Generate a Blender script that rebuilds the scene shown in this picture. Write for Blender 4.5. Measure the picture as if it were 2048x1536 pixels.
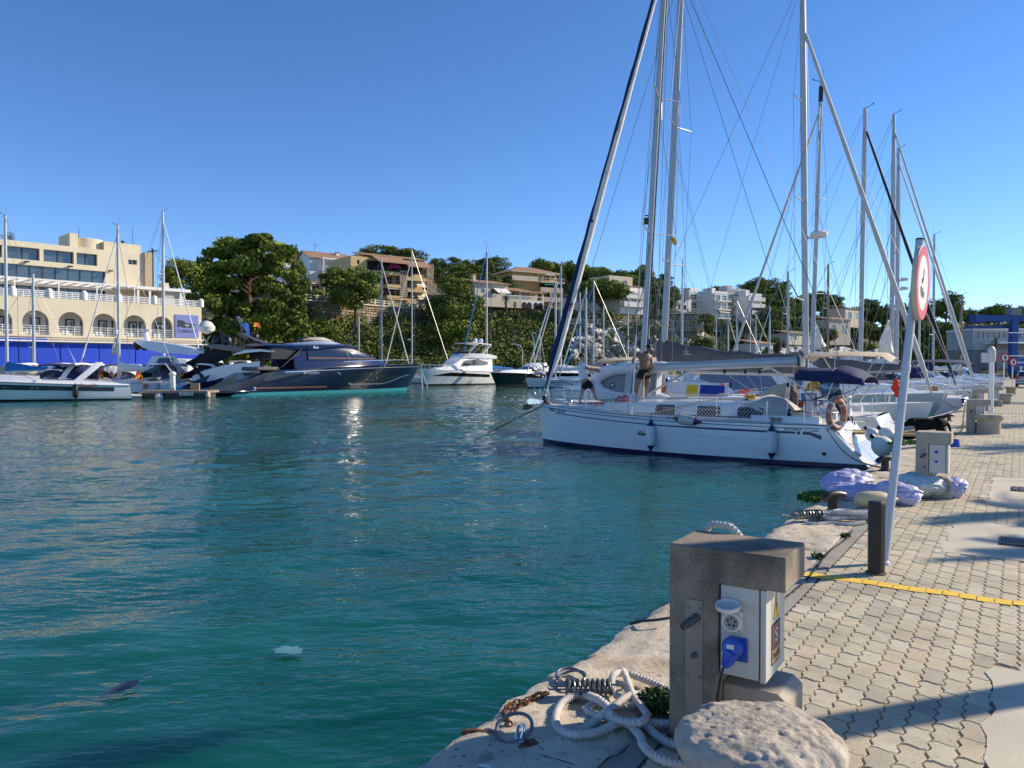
import bpy, bmesh, math, random
import numpy as np
from mathutils import noise
from mathutils import Vector, Matrix, Quaternion
for o in list(bpy.data.objects): bpy.data.objects.remove(o)
S = bpy.context.scene; COL = S.collection
rnd = random.Random(7); rng = np.random.default_rng(7)
R = math.radians
F = 1538.0; TH = R(1.117); EYE = 1.65; ZW = -0.8       # full-size focal length in pixels, pitch, eye height, water level
cam = bpy.data.cameras.new('camera'); camo = bpy.data.objects.new('camera', cam); COL.objects.link(camo)
cam.sensor_width = 36; cam.lens = 36*F/2048; cam.clip_start = .05; cam.clip_end = 9000
camo.location = (0, 0, EYE); camo.rotation_euler = (math.pi/2 - TH, 0, 0)
S.camera = camo
SEL = R(27); SUN = Vector((.955*math.cos(SEL), .297*math.cos(SEL), math.sin(SEL))).normalized()
w = bpy.data.worlds.new('World'); S.world = w; w.use_nodes = True
nt = w.node_tree; bg = nt.nodes['Background']; sky = nt.nodes.new('ShaderNodeTexSky')
sky.sky_type = 'NISHITA'; sky.sun_disc = False; sky.sun_elevation = SEL; sky.sun_rotation = math.atan2(SUN.x, SUN.y)
sky.altitude = 0; sky.air_density = 0.7; sky.dust_density = 0.0; sky.ozone_density = 3.0
hs = nt.nodes.new('ShaderNodeHueSaturation'); hs.inputs['Saturation'].default_value = 1.16
nt.links.new(sky.outputs[0], hs.inputs['Color']); tn = nt.nodes.new('ShaderNodeMix'); tn.data_type = 'RGBA'; tn.blend_type = 'MULTIPLY'; tn.inputs[0].default_value = 1; tn.inputs[7].default_value = (.97, .955, 1.04, 1)
nt.links.new(hs.outputs[0], tn.inputs[6]); nt.links.new(tn.outputs[2], bg.inputs[0]); bg.inputs[1].default_value = .14
sl = bpy.data.lights.new('sun', 'SUN'); sl.energy = 4.8; sl.angle = R(.5); sl.color = (1, .87, .68)
so = bpy.data.objects.new('sun', sl); COL.objects.link(so); so.rotation_euler = SUN.to_track_quat('Z', 'Y').to_euler()
so.location = (30, 10, 30)
vs = S.view_settings; vs.view_transform = 'Standard'; vs.look = 'None'; vs.gamma = 1; vs.exposure = 0.42; vs.use_curve_mapping = False
S.cycles.max_bounces = 6; S.cycles.transparent_max_bounces = 12; S.cycles.caustics_reflective = True
S.cycles.use_denoising = True
def ray(px, py):
 u = (px-1024)/F; v = (768-py)/F
 return Vector((u, math.cos(TH)+v*math.sin(TH), v*math.cos(TH)-math.sin(TH)))
def at(px, py, D):
 d = ray(px, py); return Vector((0, 0, EYE)) + d*(D/d.y)
def gnd(px, py, z=0.):
 d = ray(px, py); return Vector((0, 0, EYE)) + d*((z-EYE)/d.z)
def V(*a): return Vector(a)
UQ = V(.551, .835, 0).normalized(); NQ = V(.835, -.551, 0).normalized()   # along the quay; inland
E0 = V(-.42, 3.18, 0)
def Q(s, t, z=0): return E0 + UQ*s + NQ*t + V(0, 0, z)      # s metres along the quay edge, t inland
def qst(p):
 d = p - E0; return d.dot(UQ), d.dot(NQ)
class MB:
 def __init__(s): s.v = []; s.f = []; s.m = []
 def add(s, vs, fs, mi=0):
  b = len(s.v); s.v += [tuple(v) for v in vs]; s.f += [tuple(i+b for i in f) for f in fs]; s.m += [mi]*len(fs); return s
 def box(s, c, d, rot=None, mi=0, taper=1.):
  hx, hy, hz = d[0]/2, d[1]/2, d[2]/2; c = Vector(c)
  if rot is None: M = Matrix.Identity(3)
  elif isinstance(rot, (int, float)): M = Matrix.Rotation(rot, 3, 'Z')
  else: M = rot
  vs = []
  for z in (-hz, hz):
   k = taper if z > 0 else 1
   for x, y in ((-hx, -hy), (hx, -hy), (hx, hy), (-hx, hy)): vs.append(c + M @ Vector((x*k, y*k, z)))
  return s.add(vs, [(0,3,2,1), (4,5,6,7), (0,1,5,4), (1,2,6,5), (2,3,7,6), (3,0,4,7)], mi)
 def b2(s, x0, x1, y0, y1, z0, z1, mi=0):
  return s.box(((x0+x1)/2, (y0+y1)/2, (z0+z1)/2), (abs(x1-x0), abs(y1-y0), abs(z1-z0)), mi=mi)
 def bar(s, a, b, wd, ht=None, mi=0, up=(0,0,1)):
  a = Vector(a); b = Vector(b); d = b-a; L = d.length
  if L < 1e-6: return s
  d.normalize(); up = Vector(up)
  if abs(d.dot(up)) > .98: up = Vector((1,0,0))
  y = up.cross(d).normalized(); z = d.cross(y)
  M = Matrix((d, y, z)).transposed()
  return s.box((a+b)/2, (L, wd, ht or wd), M, mi)
 def tube(s, pts, r, n=6, mi=0, closed=False, cap=True, flat=1.):
  P = [Vector(p) for p in pts]; N = len(P); rs = r if isinstance(r, (list, tuple)) else [r]*N
  up = None; vs = []; prev = None
  for i in range(N):
   a = P[i-1] if (i > 0 or closed) else P[i]; b = P[(i+1) % N] if (i < N-1 or closed) else P[i]
   d = (b-a);
   if d.length < 1e-9: d = Vector((0,0,1))
   d.normalize()
   if prev is None:
    x = Vector((0,0,1)).cross(d)
    if x.length < .05: x = Vector((1,0,0)).cross(d)
   else: x = prev - d*prev.dot(d)
   if x.length < 1e-6: x = Vector((1,0,0)).cross(d)
   x.normalize(); prev = x; y = d.cross(x)
   for k in range(n):
    t = 2*math.pi*k/n; vs.append(P[i] + (x*math.cos(t) + y*math.sin(t)*flat)*rs[i])
  fs = []
  for i in range(N if closed else N-1):
   j = (i+1) % N
   for k in range(n): fs.append((i*n+k, i*n+(k+1)%n, j*n+(k+1)%n, j*n+k))
  if cap and not closed: fs += [tuple(range(n))[::-1], tuple((N-1)*n+k for k in range(n))]
  return s.add(vs, fs, mi)
 def lathe(s, prof, n=16, o=(0,0,0), M=None, mi=0, sx=1., sy=1.):
  o = Vector(o); vs = []
  for r, z in prof:
   for k in range(n):
    t = 2*math.pi*k/n; p = Vector((r*math.cos(t)*sx, r*math.sin(t)*sy, z)); vs.append(o + (M @ p if M is not None else p))
  fs = []
  for i in range(len(prof)-1):
   for k in range(n): fs.append((i*n+k, i*n+(k+1)%n, (i+1)*n+(k+1)%n, (i+1)*n+k))
  if prof[0][0] > 1e-4: fs.append(tuple(range(n))[::-1])
  if prof[-1][0] > 1e-4: fs.append(tuple((len(prof)-1)*n+k for k in range(n)))
  return s.add(vs, fs, mi)
 def ell(s, c, r, n=12, m=8, M=None, mi=0):
  if isinstance(r, (int, float)): r = (r, r, r)
  prof = [(math.sin(math.pi*i/m), -math.cos(math.pi*i/m)) for i in range(m+1)]
  b = MB().lathe([(max(a, 1e-3), z) for a, z in prof], n)
  c = Vector(c); return s.add([c + ((M @ Vector((v[0]*r[0], v[1]*r[1], v[2]*r[2]))) if M is not None else Vector((v[0]*r[0], v[1]*r[1], v[2]*r[2]))) for v in b.v], b.f, mi)
 def loft(s, rings, closed=True, cap0=True, cap1=True, mi=0):
  n = len(rings[0]); vs = [p for r in rings for p in r]; fs = []
  for i in range(len(rings)-1):
   for k in range(n if closed else n-1): fs.append((i*n+k, i*n+(k+1)%n, (i+1)*n+(k+1)%n, (i+1)*n+k))
  if closed and cap0: fs.append(tuple(range(n))[::-1])
  if closed and cap1: fs.append(tuple((len(rings)-1)*n+k for k in range(n)))
  return s.add(vs, fs, mi)
 def prism(s, poly, fn, h0, h1, mi=0):       # poly of 2-D points, fn(a, b, h) -> point
  n = len(poly); vs = [fn(a, b, h0) for a, b in poly] + [fn(a, b, h1) for a, b in poly]
  return s.add(vs, [tuple(range(n))[::-1], tuple(range(n, 2*n))] + [(k, (k+1)%n, n+(k+1)%n, n+k) for k in range(n)], mi)
 def quad(s, a, b, c, d, mi=0): return s.add([a, b, c, d], [(0,1,2,3)], mi)
 def xf(s, M): s.v = [tuple(M @ Vector(v)) for v in s.v]; return s
 def mesh(s, name):
  me = bpy.data.meshes.new(name); me.from_pydata(s.v, [], s.f)
  if any(s.m): me.polygons.foreach_set('material_index', s.m)
  return me
def fixn(me):
 b = bmesh.new(); b.from_mesh(me); bmesh.ops.recalc_face_normals(b, faces=b.faces); b.to_mesh(me); b.free()
def link(name, me, mat, parent=None, smooth=True, bevel=0, seg=2, ang=38):
 o = bpy.data.objects.new(name, me); COL.objects.link(o)
 if mat:
  for m in (mat if isinstance(mat, (list, tuple)) else [mat]): me.materials.append(m)
 if smooth:
  me.polygons.foreach_set('use_smooth', [True]*len(me.polygons)); me.set_sharp_from_angle(angle=R(ang))
 if bevel:
  md = o.modifiers.new('bevel', 'BEVEL'); md.width = bevel; md.segments = seg; md.limit_method = 'ANGLE'; md.angle_limit = R(40)
 if parent is not None: o.parent = parent
 return o
def part(name, mb, mat, parent=None, smooth=True, bevel=0, fix=True, label=None, **k):
 me = mb.mesh(name)
 if fix: fixn(me)
 o = link(name, me, mat, parent, smooth, bevel, **k)
 if label: o['label'] = label
 return o
def tag(o, label=None, cat=None, group=None, kind=None):
 if label: o['label'] = label
 if cat: o['category'] = cat
 if group: o['group'] = group
 if kind: o['kind'] = kind
 return o
def thing(name, label, cat, loc=(0,0,0), rz=0., group=None, rot=None):
 o = bpy.data.objects.new(name, None); COL.objects.link(o); o.location = loc
 o.rotation_euler = rot if rot else (0, 0, rz); o.empty_display_size = .2
 return tag(o, label, cat, group)
def dup(root, loc=None, rz=None, label=None, scale=None, group=None):
 def cp(o, par):
  c = o.copy(); COL.objects.link(c); c.parent = par
  for ch in o.children: cp(ch, c)
  return c
 r = cp(root, None)
 if loc is not None: r.location = loc
 if rz is not None: r.rotation_euler = (0, 0, rz)
 if label: r['label'] = label
 if group: r['group'] = group
 if scale is not None: r.scale = (scale,)*3 if isinstance(scale, (int, float)) else scale
 return r
def copyo(o, M=None, parent=None):
 c = o.copy(); COL.objects.link(c); c.parent = parent
 if M is not None: c.matrix_local = M
 return c
MATS = {}
def pm(name, col, rough=.6, metal=0., var=.12, sc=3., bump=0., bsc=40., spec=.5, coat=0., col2=None, lo=.4, hi=.65, det=6, vsc=None, trans=0., space='Object'):
 if name in MATS: return MATS[name]
 m = bpy.data.materials.new(name); m.use_nodes = True; N = m.node_tree.nodes; L = m.node_tree.links
 p = N['Principled BSDF']; p.inputs['Roughness'].default_value = rough; p.inputs['Metallic'].default_value = metal
 p.inputs['Specular IOR Level'].default_value = spec; p.inputs['Coat Weight'].default_value = coat; p.inputs['Coat Roughness'].default_value = .08
 tc = N.new('ShaderNodeTexCoord'); mp = N.new('ShaderNodeMapping'); L.new(N.new('ShaderNodeNewGeometry').outputs['Position'] if space == 'World' else tc.outputs[space], mp.inputs[0])
 if vsc: mp.inputs['Scale'].default_value = vsc
 n1 = N.new('ShaderNodeTexNoise'); n1.inputs['Scale'].default_value = sc; n1.inputs['Detail'].default_value = det; n1.inputs['Roughness'].default_value = .6
 L.new(mp.outputs[0], n1.inputs['Vector'])
 r = N.new('ShaderNodeValToRGB'); e = r.color_ramp.elements
 c2 = col2 if col2 else tuple(min(1, c*(1+var)) for c in col)
 c1 = tuple(c*(1-var) for c in col) if not col2 else col
 e[0].position = lo if col2 else .3; e[1].position = hi if col2 else .7; e[0].color = (*c1, 1); e[1].color = (*c2, 1)
 L.new(n1.outputs[0], r.inputs[0]); L.new(r.outputs[0], p.inputs['Base Color'])
 if bump:
  n2 = N.new('ShaderNodeTexNoise'); n2.inputs['Scale'].default_value = bsc; n2.inputs['Detail'].default_value = 8; n2.inputs['Roughness'].default_value = .65
  L.new(mp.outputs[0], n2.inputs['Vector']); b = N.new('ShaderNodeBump'); b.inputs['Strength'].default_value = 1; b.inputs['Distance'].default_value = bump
  L.new(n2.outputs[0], b.inputs['Height']); L.new(b.outputs[0], p.inputs['Normal'])
 if trans: p.inputs['Transmission Weight'].default_value = trans
 MATS[name] = m; return m
def speckle(m, col, sc, lo, hi, amt=1.):         # add a second layer of stains / specks / lichen to the colour
 N = m.node_tree.nodes; L = m.node_tree.links; p = N['Principled BSDF']; src = p.inputs['Base Color'].links[0].from_socket
 mp = [n for n in N if n.type == 'MAPPING'][0]
 n = N.new('ShaderNodeTexNoise'); n.inputs['Scale'].default_value = sc; n.inputs['Detail'].default_value = 5; L.new(mp.outputs[0], n.inputs['Vector'])
 r = N.new('ShaderNodeValToRGB'); r.color_ramp.elements[0].position = lo; r.color_ramp.elements[1].position = hi
 r.color_ramp.elements[1].color = (amt, amt, amt, 1)
 mx = N.new('ShaderNodeMix'); mx.data_type = 'RGBA'; L.new(n.outputs[0], r.inputs[0]); L.new(r.outputs[0], mx.inputs[0])
 L.new(src, mx.inputs[6]); mx.inputs[7].default_value = (*col, 1); L.new(mx.outputs[2], p.inputs['Base Color'])
 return m
white = pm('white_gelcoat', (.78, .79, .78), .22, var=.04, sc=.8, coat=.3)
cream = pm('cream_gelcoat', (.74, .72, .66), .3, var=.05, sc=1.)
deckw = pm('deck_white', (.72, .72, .70), .5, var=.06, sc=2.)
navy = pm('navy_paint', (.012, .016, .06), .18, coat=.5)
black = pm('black_plastic', (.012, .012, .013), .4)
glassd = pm('dark_glass', (.008, .010, .014), .05, spec=.9, coat=.6)
steel = pm('stainless_steel', (.62, .63, .64), .22, 1., var=.1)
alu = pm('mast_aluminium', (.44, .45, .46), .42, .25, var=.07, sc=1.5)
mastw = pm('mast_white_paint', (.60, .60, .59), .35, var=.05)
wire = pm('rigging_wire', (.20, .21, .22), .4, .6)
teak = pm('teak', (.33, .20, .10), .6, sc=20)
navyc = pm('navy_canvas', (.012, .020, .085), .85, var=.3, sc=6, bump=.01, bsc=12)
beigec = pm('beige_canvas', (.55, .46, .33), .85, var=.12, sc=3, bump=.02, bsc=6)
greyc = pm('grey_canvas', (.13, .125, .12), .85, var=.12, sc=3, bump=.02, bsc=5)
whitec = pm('white_canvas', (.72, .71, .68), .8, var=.08, sc=3, bump=.02, bsc=6)
bluec = pm('blue_canvas', (.012, .19, .50), .8, var=.25, sc=5, bump=.03, bsc=6)
redc = pm('red_cloth', (.55, .035, .03), .8, var=.2, sc=6)
yelc = pm('yellow_cloth', (.75, .42, .03), .8, var=.15, sc=6)
rubber = pm('grey_rubber', (.50, .52, .54), .45, var=.06)
blackc = pm('black_canvas', (.015, .015, .017), .7, var=.3, sc=5, bump=.01, bsc=8)
ropew = pm('white_rope', (.56, .53, .48), .85, var=.15, sc=12)
ropeb = pm('dark_rope', (.03, .035, .04), .85, var=.2)
ropey = pm('yellow_rope', (.62, .46, .14), .8, var=.2, sc=20)
# ================================================================ WATER
def wavefield(X, Y, dist):
 H = np.zeros_like(X); g = np.random.default_rng(3)
 for i in range(46):
  lam = .30 * (9.0 ** (i/45.0)) * (.9+.2*g.random())
  th = math.pi*.5 + g.normal()*.62 + (.35 if i % 3 == 0 else -.2)
  k = 2*math.pi/lam; a = .0105*lam**1.0/ math.sqrt(46)*(1.9 if lam > .9 else 3.3*np.clip(dist/18, .30, 1))
  fade = np.clip((lam*14 - .05*dist)/ (lam*6), 0, 1) * np.clip(.55+.45*np.sin(X*.21+i)*np.cos(Y*.17+i*2), .2, 1)
  warp = .5*np.sin(Y*.7*(1+.1*i%3)+X*.31+i)*min(1, lam)
  H += a*fade*np.sin(k*(np.cos(th)*X+np.sin(th)*Y)+g.random()*6.28+warp)
 return H
def make_water():
 rows = np.concatenate([np.geomspace(2.2, 95, 560), np.geomspace(97, 4000, 40)]); nc = 520
 ang = np.tan(np.linspace(-R(40), R(40), nc))
 Yg = np.repeat(rows[:, None], nc, 1); Xg = Yg*ang[None, :]
 Z = wavefield(Xg, Yg, np.sqrt(Xg**2+Yg**2)) * np.clip((110-Yg)/60, 0, 1)
 co = np.stack([Xg, Yg, ZW+Z], -1).reshape(-1, 3)
 r, c = np.meshgrid(np.arange(len(rows)-1), np.arange(nc-1), indexing='ij'); i = (r*nc+c).ravel()
 fa = np.stack([i, i+1, i+nc+1, i+nc], 1)
 me = bpy.data.meshes.new('water'); me.vertices.add(len(co)); me.vertices.foreach_set('co', co.ravel())
 me.loops.add(fa.size); me.loops.foreach_set('vertex_index', fa.ravel().astype(np.int32))
 me.polygons.add(len(fa)); me.polygons.foreach_set('loop_start', np.arange(0, fa.size, 4, dtype=np.int32)); me.polygons.foreach_set('loop_total', np.full(len(fa), 4, np.int32))
 me.update(); me.polygons.foreach_set('use_smooth', [True]*len(fa))
 m = bpy.data.materials.new('sea_water'); m.use_nodes = True; N = m.node_tree.nodes; L = m.node_tree.links; p = N['Principled BSDF']
 p.inputs['Roughness'].default_value = .03; p.inputs['IOR'].default_value = 1.33; p.inputs['Subsurface Weight'].default_value = 1.; p.inputs['Subsurface Radius'].default_value = (.4, 1.4, 1.2); p.inputs['Subsurface Scale'].default_value = 2.6; p.inputs['Base Color'].default_value = (.002, .085, .078, 1)
 tc = N.new('ShaderNodeTexCoord'); mp = N.new('ShaderNodeMapping'); mp.inputs['Scale'].default_value = (.8, 1.6, 1); L.new(tc.outputs['Object'], mp.inputs[0])
 n = N.new('ShaderNodeTexNoise'); n.inputs['Scale'].default_value = .35; n.inputs['Detail'].default_value = 3; L.new(mp.outputs[0], n.inputs['Vector'])
 r = N.new('ShaderNodeValToRGB'); r.color_ramp.elements[0].color = (.001, .072, .056, 1); r.color_ramp.elements[1].color = (.005, .108, .080, 1)
 r.color_ramp.elements[0].position = .3; r.color_ramp.elements[1].position = .7; L.new(n.outputs[0], r.inputs[0]); L.new(r.outputs[0], p.inputs['Base Color'])
 n2 = N.new('ShaderNodeTexNoise'); n2.inputs['Scale'].default_value = 3.2; n2.inputs['Detail'].default_value = 3; n2.inputs['Roughness'].default_value = .5; L.new(mp.outputs[0], n2.inputs['Vector'])
 n3 = N.new('ShaderNodeTexNoise'); n3.inputs['Scale'].default_value = .10; n3.inputs['Detail'].default_value = 2; L.new(mp.outputs[0], n3.inputs['Vector'])
 r3 = N.new('ShaderNodeMapRange'); r3.inputs[1].default_value = .35; r3.inputs[2].default_value = .65; r3.inputs[3].default_value = .25; r3.inputs[4].default_value = 1; L.new(n3.outputs[0], r3.inputs[0])
 b = N.new('ShaderNodeBump'); b.inputs['Distance'].default_value = .06; L.new(r3.outputs[0], b.inputs['Strength']); L.new(n2.outputs[0], b.inputs['Height']); L.new(b.outputs[0], p.inputs['Normal'])
 o = link('sea_water', me, m, smooth=False); tag(o, kind='structure')
 o2 = part('harbour_water', MB().quad((-3000, -60, ZW-.12), (3000, -60, ZW-.12), (3000, 4000, ZW-.12), (-3000, 4000, ZW-.12)), m); tag(o2, kind='structure')
make_water()
# ================================================================ QUAY
conc = speckle(pm('quay_concrete', (.33, .30, .25), .9, var=.18, sc=1.2, bump=.006, bsc=30), (.20, .17, .13), 2.2, .52, .75, .6)
lime = speckle(speckle(pm('coping_limestone', (.54, .45, .33), .92, col2=(.68, .59, .45), sc=2.5, bump=.012, bsc=16, det=9), (.22, .18, .14), 7., .56, .68, .7), (.42, .26, .12), 1.3, .58, .72, .6); lime = speckle(speckle(lime, (.26, .24, .20), 3.1, .50, .70, .55), (.10, .09, .07), 34, .63, .68, .7)
pavm = [speckle(speckle(speckle(pm('paver_'+n, c, .88, var=.12, sc=7, bump=.0028, bsc=110, space='World'), (.23, .20, .15), 1.3, .50, .72, .6), (.50, .30, .12), 1.1, .62, .70, .5), (.16, .14, .11), 28, .62, .68, .5)
  for n, c in (('grey', (.54, .475, .33)), ('warm', (.57, .475, .32)), ('pale', (.60, .53, .38)), ('dull', (.45, .40, .29)))]
joint = pm('joint_sand', (.34, .28, .19), .95, var=.35, sc=30, bump=.004, bsc=150)
quay = thing('quay', None, None); quay['kind'] = 'structure'
mb = MB(); fn = lambda s, t, z: Q(s, t, z)
mb.prism([(-14, .05), (420, .05), (420, 60), (-14, 60)], fn, -3.0, -.045)
part('quay_body', mb, conc, quay)
def coping(s0, s1, near):
 t0, t1 = 0, .655; n1, n2 = (int((s1-s0)/.06), 14) if near else (6, 3)
 g = np.random.default_rng(int(s0*31) & 0xffff); vs = []; W = n2+1
 edge = [.03*g.normal() for _ in range(n1+1)]
 for i in range(n1+1):
  for j in range(W):
   s = s0+(s1-s0)*i/n1; t = t0+(t1-t0)*j/n2
   e = (.016*math.sin(s*5.1)+.014*math.sin(s*13.7+1)+.010*math.sin(s*31)) if j == 0 else 0
   z = .012*math.sin(s*2.3+t*3)+.008*math.sin(s*7.1-t*9)+.005*g.normal() if near else 0
   if j == 0: z -= .030
   if j == 1: z -= .006
   if i in (0, n1): z -= .012
   vs.append(Q(s+(.004 if i == 0 else -.004 if i == n1 else 0), t+e, z))
 top = len(vs); fs = [(i*W+j, (i+1)*W+j, (i+1)*W+j+1, i*W+j+1) for i in range(n1) for j in range(n2)]
 rim = [i*W for i in range(n1+1)] + [n1*W+j for j in range(1, W)] + [i*W+n2 for i in range(n1-1, -1, -1)] + [j for j in range(n2-1, 0, -1)]
 for k in rim: p = vs[k]; vs.append(V(p.x, p.y, -.40) if True else p)
 nr = len(rim); fs += [(rim[k], top+k, top+(k+1)%nr, rim[(k+1)%nr]) for k in range(nr)]
 m = MB(); m.add(vs, fs); return part('coping_stone', m, lime, quay, ang=50)
s = -6.0; k = 0
lens = [2.9, 1.9, 2.35, 2.1, 1.7, 2.5]
while s < 120:
 L_ = lens[k % 6] if s < 40 else 6.; coping(s, s+L_-.015, s < 14); s += L_; k += 1
mb = MB(); mb.prism([(-10, .665), (120, .665), (120, .79), (-10, .79)], fn, -.05, -.004); part('concrete_strip', mb, conc, quay)
PL, PW = .205, .1085
def paver_outline(n=1):
 tri = lambda v: .0085*(1 if (v % .5) < .25 else -1)*(1-abs(((v % .25)-.125)/.125))*1.
 pts = []
 def xo(v): return .011*math.sin(2*math.pi*v*2)
 def yo(u): return .010*math.sin(2*math.pi*u)
 A = [0, .125, .25, .375, .5, .625, .75, .875]
 for v in A: pts.append((1*PW+ (.011 if (v*8)%4 in (1,) else -.011 if (v*8)%4 in (3,) else 0), v*PL + yo(1)))
 for u in (1, .75, .5, .25): pts.append((u*PW, PL+yo(u)))
 for v in (1, .875, .75, .625, .5, .375, .25, .125): pts.append(((.011 if (v*8)%4 in (1,) else -.011 if (v*8)%4 in (3,) else 0), v*PL))
 for u in (0, .25, .5, .75): pts.append((u*PW, yo(u)))
 out = []
 for p in pts:
  if not out or (abs(p[0]-out[-1][0])+abs(p[1]-out[-1][1])) > 1e-5: out.append(p)
 cx, cy = PW/2, PL/2
 return [((x-cx)*(1-.004/PW*2), (y-cy)*(1-.0035/PL*2)) for x, y in out]
OUT = paver_outline()
def paver_geo():
 n = len(OUT); ch = .90
 vs = [(x, y, -.03) for x, y in OUT] + [(x, y, -.0035) for x, y in OUT] + [(x*(1-.008/PW), y*(1-.008/PL), 0) for x, y in OUT]
 fs = [tuple(range(2*n, 3*n))] + [(a*n+k, a*n+(k+1)%n, (a+1)*n+(k+1)%n, (a+1)*n+k) for a in (0, 1) for k in range(n)]
 return vs, fs
pv, pf = paver_geo(); PME = []
for m_ in pavm:
 b = MB(); b.add(pv, pf); me = b.mesh('paver'); fixn(me); me.materials.append(m_); me.polygons.foreach_set('use_smooth', [False]*len(me.polygons)); PME.append(me)
qrot = math.atan2(UQ.y, UQ.x) - math.pi/2
cells = []
T1 = 3.62
ncol = int((T1-.81)/PW)
concrete_edge = .81+ncol*PW
paving = thing('quay_paving', None, None); paving['kind'] = 'structure'
far_t = 5.2
for c in range(0, 63):
 t = .81+PW*(c+.5)
 for r_ in range(-20, 150):
  s = (r_ + (.5 if c % 2 else 0))*PL + .4
  p = Q(s, t)
  if p.y < .8: continue
  px = 1024+F*p.x/p.y
  if px > 2300 or px < 900: continue
  if (t > 2.02 and s < 2.6) or (t > 1.55 and 5.5 < s < 7.2) or (t > 1.8 and 8.6 < s < 11.4): continue
  cells.append((p.length, p, s, t))
cells.sort(key=lambda a: a[0])
vis = [c for c in cells if 738+F*1.65/c[1].y < 1600]
near = vis[:298]; rest = vis[298:]
yl_s = qst(gnd(1850, 1180))[0]
for d, p, s, t in near:
 o = bpy.data.objects.new('paver', PME[rnd.choices([0,1,2,3], [5,4,2,1])[0]]); COL.objects.link(o); o.parent = paving
 o.location = (p.x, p.y, rnd.uniform(-.0025, .0025)); o.rotation_euler = (rnd.uniform(-.008, .008), rnd.uniform(-.008, .008), qrot+rnd.uniform(-.006, .006))
A = np.array(pv); P_ = []; Fs = []; Ms = []; cs, sn = math.cos(qrot), math.sin(qrot); pf_top = pf
base = 0; allv = []; allf = []; allm = []
for i, (d, p, s, t) in enumerate(rest):
 a = A.copy(); tx, ty = rnd.uniform(-.008, .008), rnd.uniform(-.008, .008); z = a[:,2] + a[:,0]*tx + a[:,1]*ty + rnd.uniform(-.0025, .0025)
 allv.append(np.stack([a[:,0]*cs-a[:,1]*sn+p.x, a[:,0]*sn+a[:,1]*cs+p.y, z], 1)); allf += [tuple(q+base for q in f) for f in pf_top]; allm += [rnd.choices([0,1,2,3], [5,4,2,1])[0]]*len(pf_top); base += len(a)
me = bpy.data.meshes.new('pavers_beyond'); me.from_pydata(np.concatenate(allv).tolist(), [], allf); me.polygons.foreach_set('material_index', allm)
o = link('pavers_beyond', me, pavm, paving, smooth=False); o['kind'] = 'stuff'
part('joint_bed', MB().prism([(-4, .80), (31.5, .80), (31.5, 8.2), (-4, 8.2)], fn, -.05, -.011), joint, paving, smooth=False)
def tiled(name, c1, c2, sx, sy):
 m = bpy.data.materials.new(name); m.use_nodes = True; N = m.node_tree.nodes; L = m.node_tree.links; p = N['Principled BSDF']; p.inputs['Roughness'].default_value = .88
 tc = N.new('ShaderNodeTexCoord'); mp = N.new('ShaderNodeMapping'); mp.inputs['Rotation'].default_value = (0, 0, -qrot); L.new(tc.outputs['Object'], mp.inputs[0])
 b = N.new('ShaderNodeTexBrick'); b.inputs['Color1'].default_value = (*c1, 1); b.inputs['Color2'].default_value = (*c2, 1); b.inputs['Mortar'].default_value = (.13, .115, .09, 1)
 b.inputs['Scale'].default_value = 1; b.inputs['Brick Width'].default_value = sx; b.inputs['Row Height'].default_value = sy; b.inputs['Mortar Size'].default_value = .012
 L.new(mp.outputs[0], b.inputs['Vector']); L.new(b.outputs[0], p.inputs['Base Color']); return m
o = part('paving_sheet', MB().prism([(31.5, .80), (420, .80), (420, 60), (31.5, 60)], fn, -.05, -.002), tiled('distant_pavers', (.56, .49, .34), (.47, .42, .29), .22, .11), paving, smooth=False)
apr = speckle(pm('pale_screed', (.58, .52, .39), .9, var=.12, sc=1.5, bump=.003, bsc=60), (.30, .26, .2), 2., .55, .72, .5)
for t0_, s0_, s1_ in ((2.0, -4, 2.58), (1.53, 5.48, 7.22), (1.78, 8.58, 11.42)):
 n_ = int((s1_-s0_)/.12); zz = [(t0_+.02*math.sin(i*2.1)+.018*math.sin(i*5.3), s0_+(s1_-s0_)*i/n_) for i in range(n_+1)]
 mb = MB(); mb.prism([(t, s) for t, s in zz]+[(8.2, s1_), (8.2, s0_)], lambda a, b, h: Q(b, a, h), -.04, .0035); part('concrete_patch', mb, apr, paving)
mb = MB(); mb.prism([(7.62, 1.12), (31.5, 1.12), (31.5, 30), (-6, 30), (-6, 8.22), (7.6, 8.22)], lambda s, t, h: Q(s, t, h), -.045, -.012); part('inland_ground', mb, apr, quay)
yel = speckle(pm('yellow_road_paint', (.88, .56, .05), .8, var=.12, sc=10, bump=.001, bsc=100), (.48, .38, .2), 22., .60, .68, .7)
ya = qst(gnd(1640, 1152)); mb = MB(); g = np.random.default_rng(5)
t = ya[1]-.12;
while t < 5.2:
 ss = ya[0] + .012*g.normal(); mb.prism([(t, ss-.07), (t+PW-.006, ss-.07), (t+PW-.006, ss+.062), (t, ss+.062)], lambda a, b, h: Q(b, a, h), .0035, .0048); t += PW
part('painted_line', mb, yel, paving, smooth=False)
iron = pm('cast_iron', (.07, .065, .06), .6, .5, var=.3, sc=20, bump=.002, bsc=100)
def grate(px, py, w_, l_, n, lab):
 p = gnd(px, py, 0); t = thing('drain_grate', lab, 'drain', p, qrot)
 part('grate_frame', MB().b2(-w_/2, w_/2, -l_/2, l_/2, .006, .010), iron, t)
 for i in range(n):
  x = -w_/2+(i+.5)*w_/n; part('grate_bar', MB().b2(x-.3*w_/n, x+.3*w_/n, -l_/2+.02, l_/2-.02, .008, .019), iron, t)
grate(2052, 1088, .42, .40, 16, 'square ribbed iron drain cover in the pale concrete beyond the yellow line')
grate(2075, 982, .60, .45, 8, 'low grey drain cover flush with the paving beyond the ribbed one')
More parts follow.
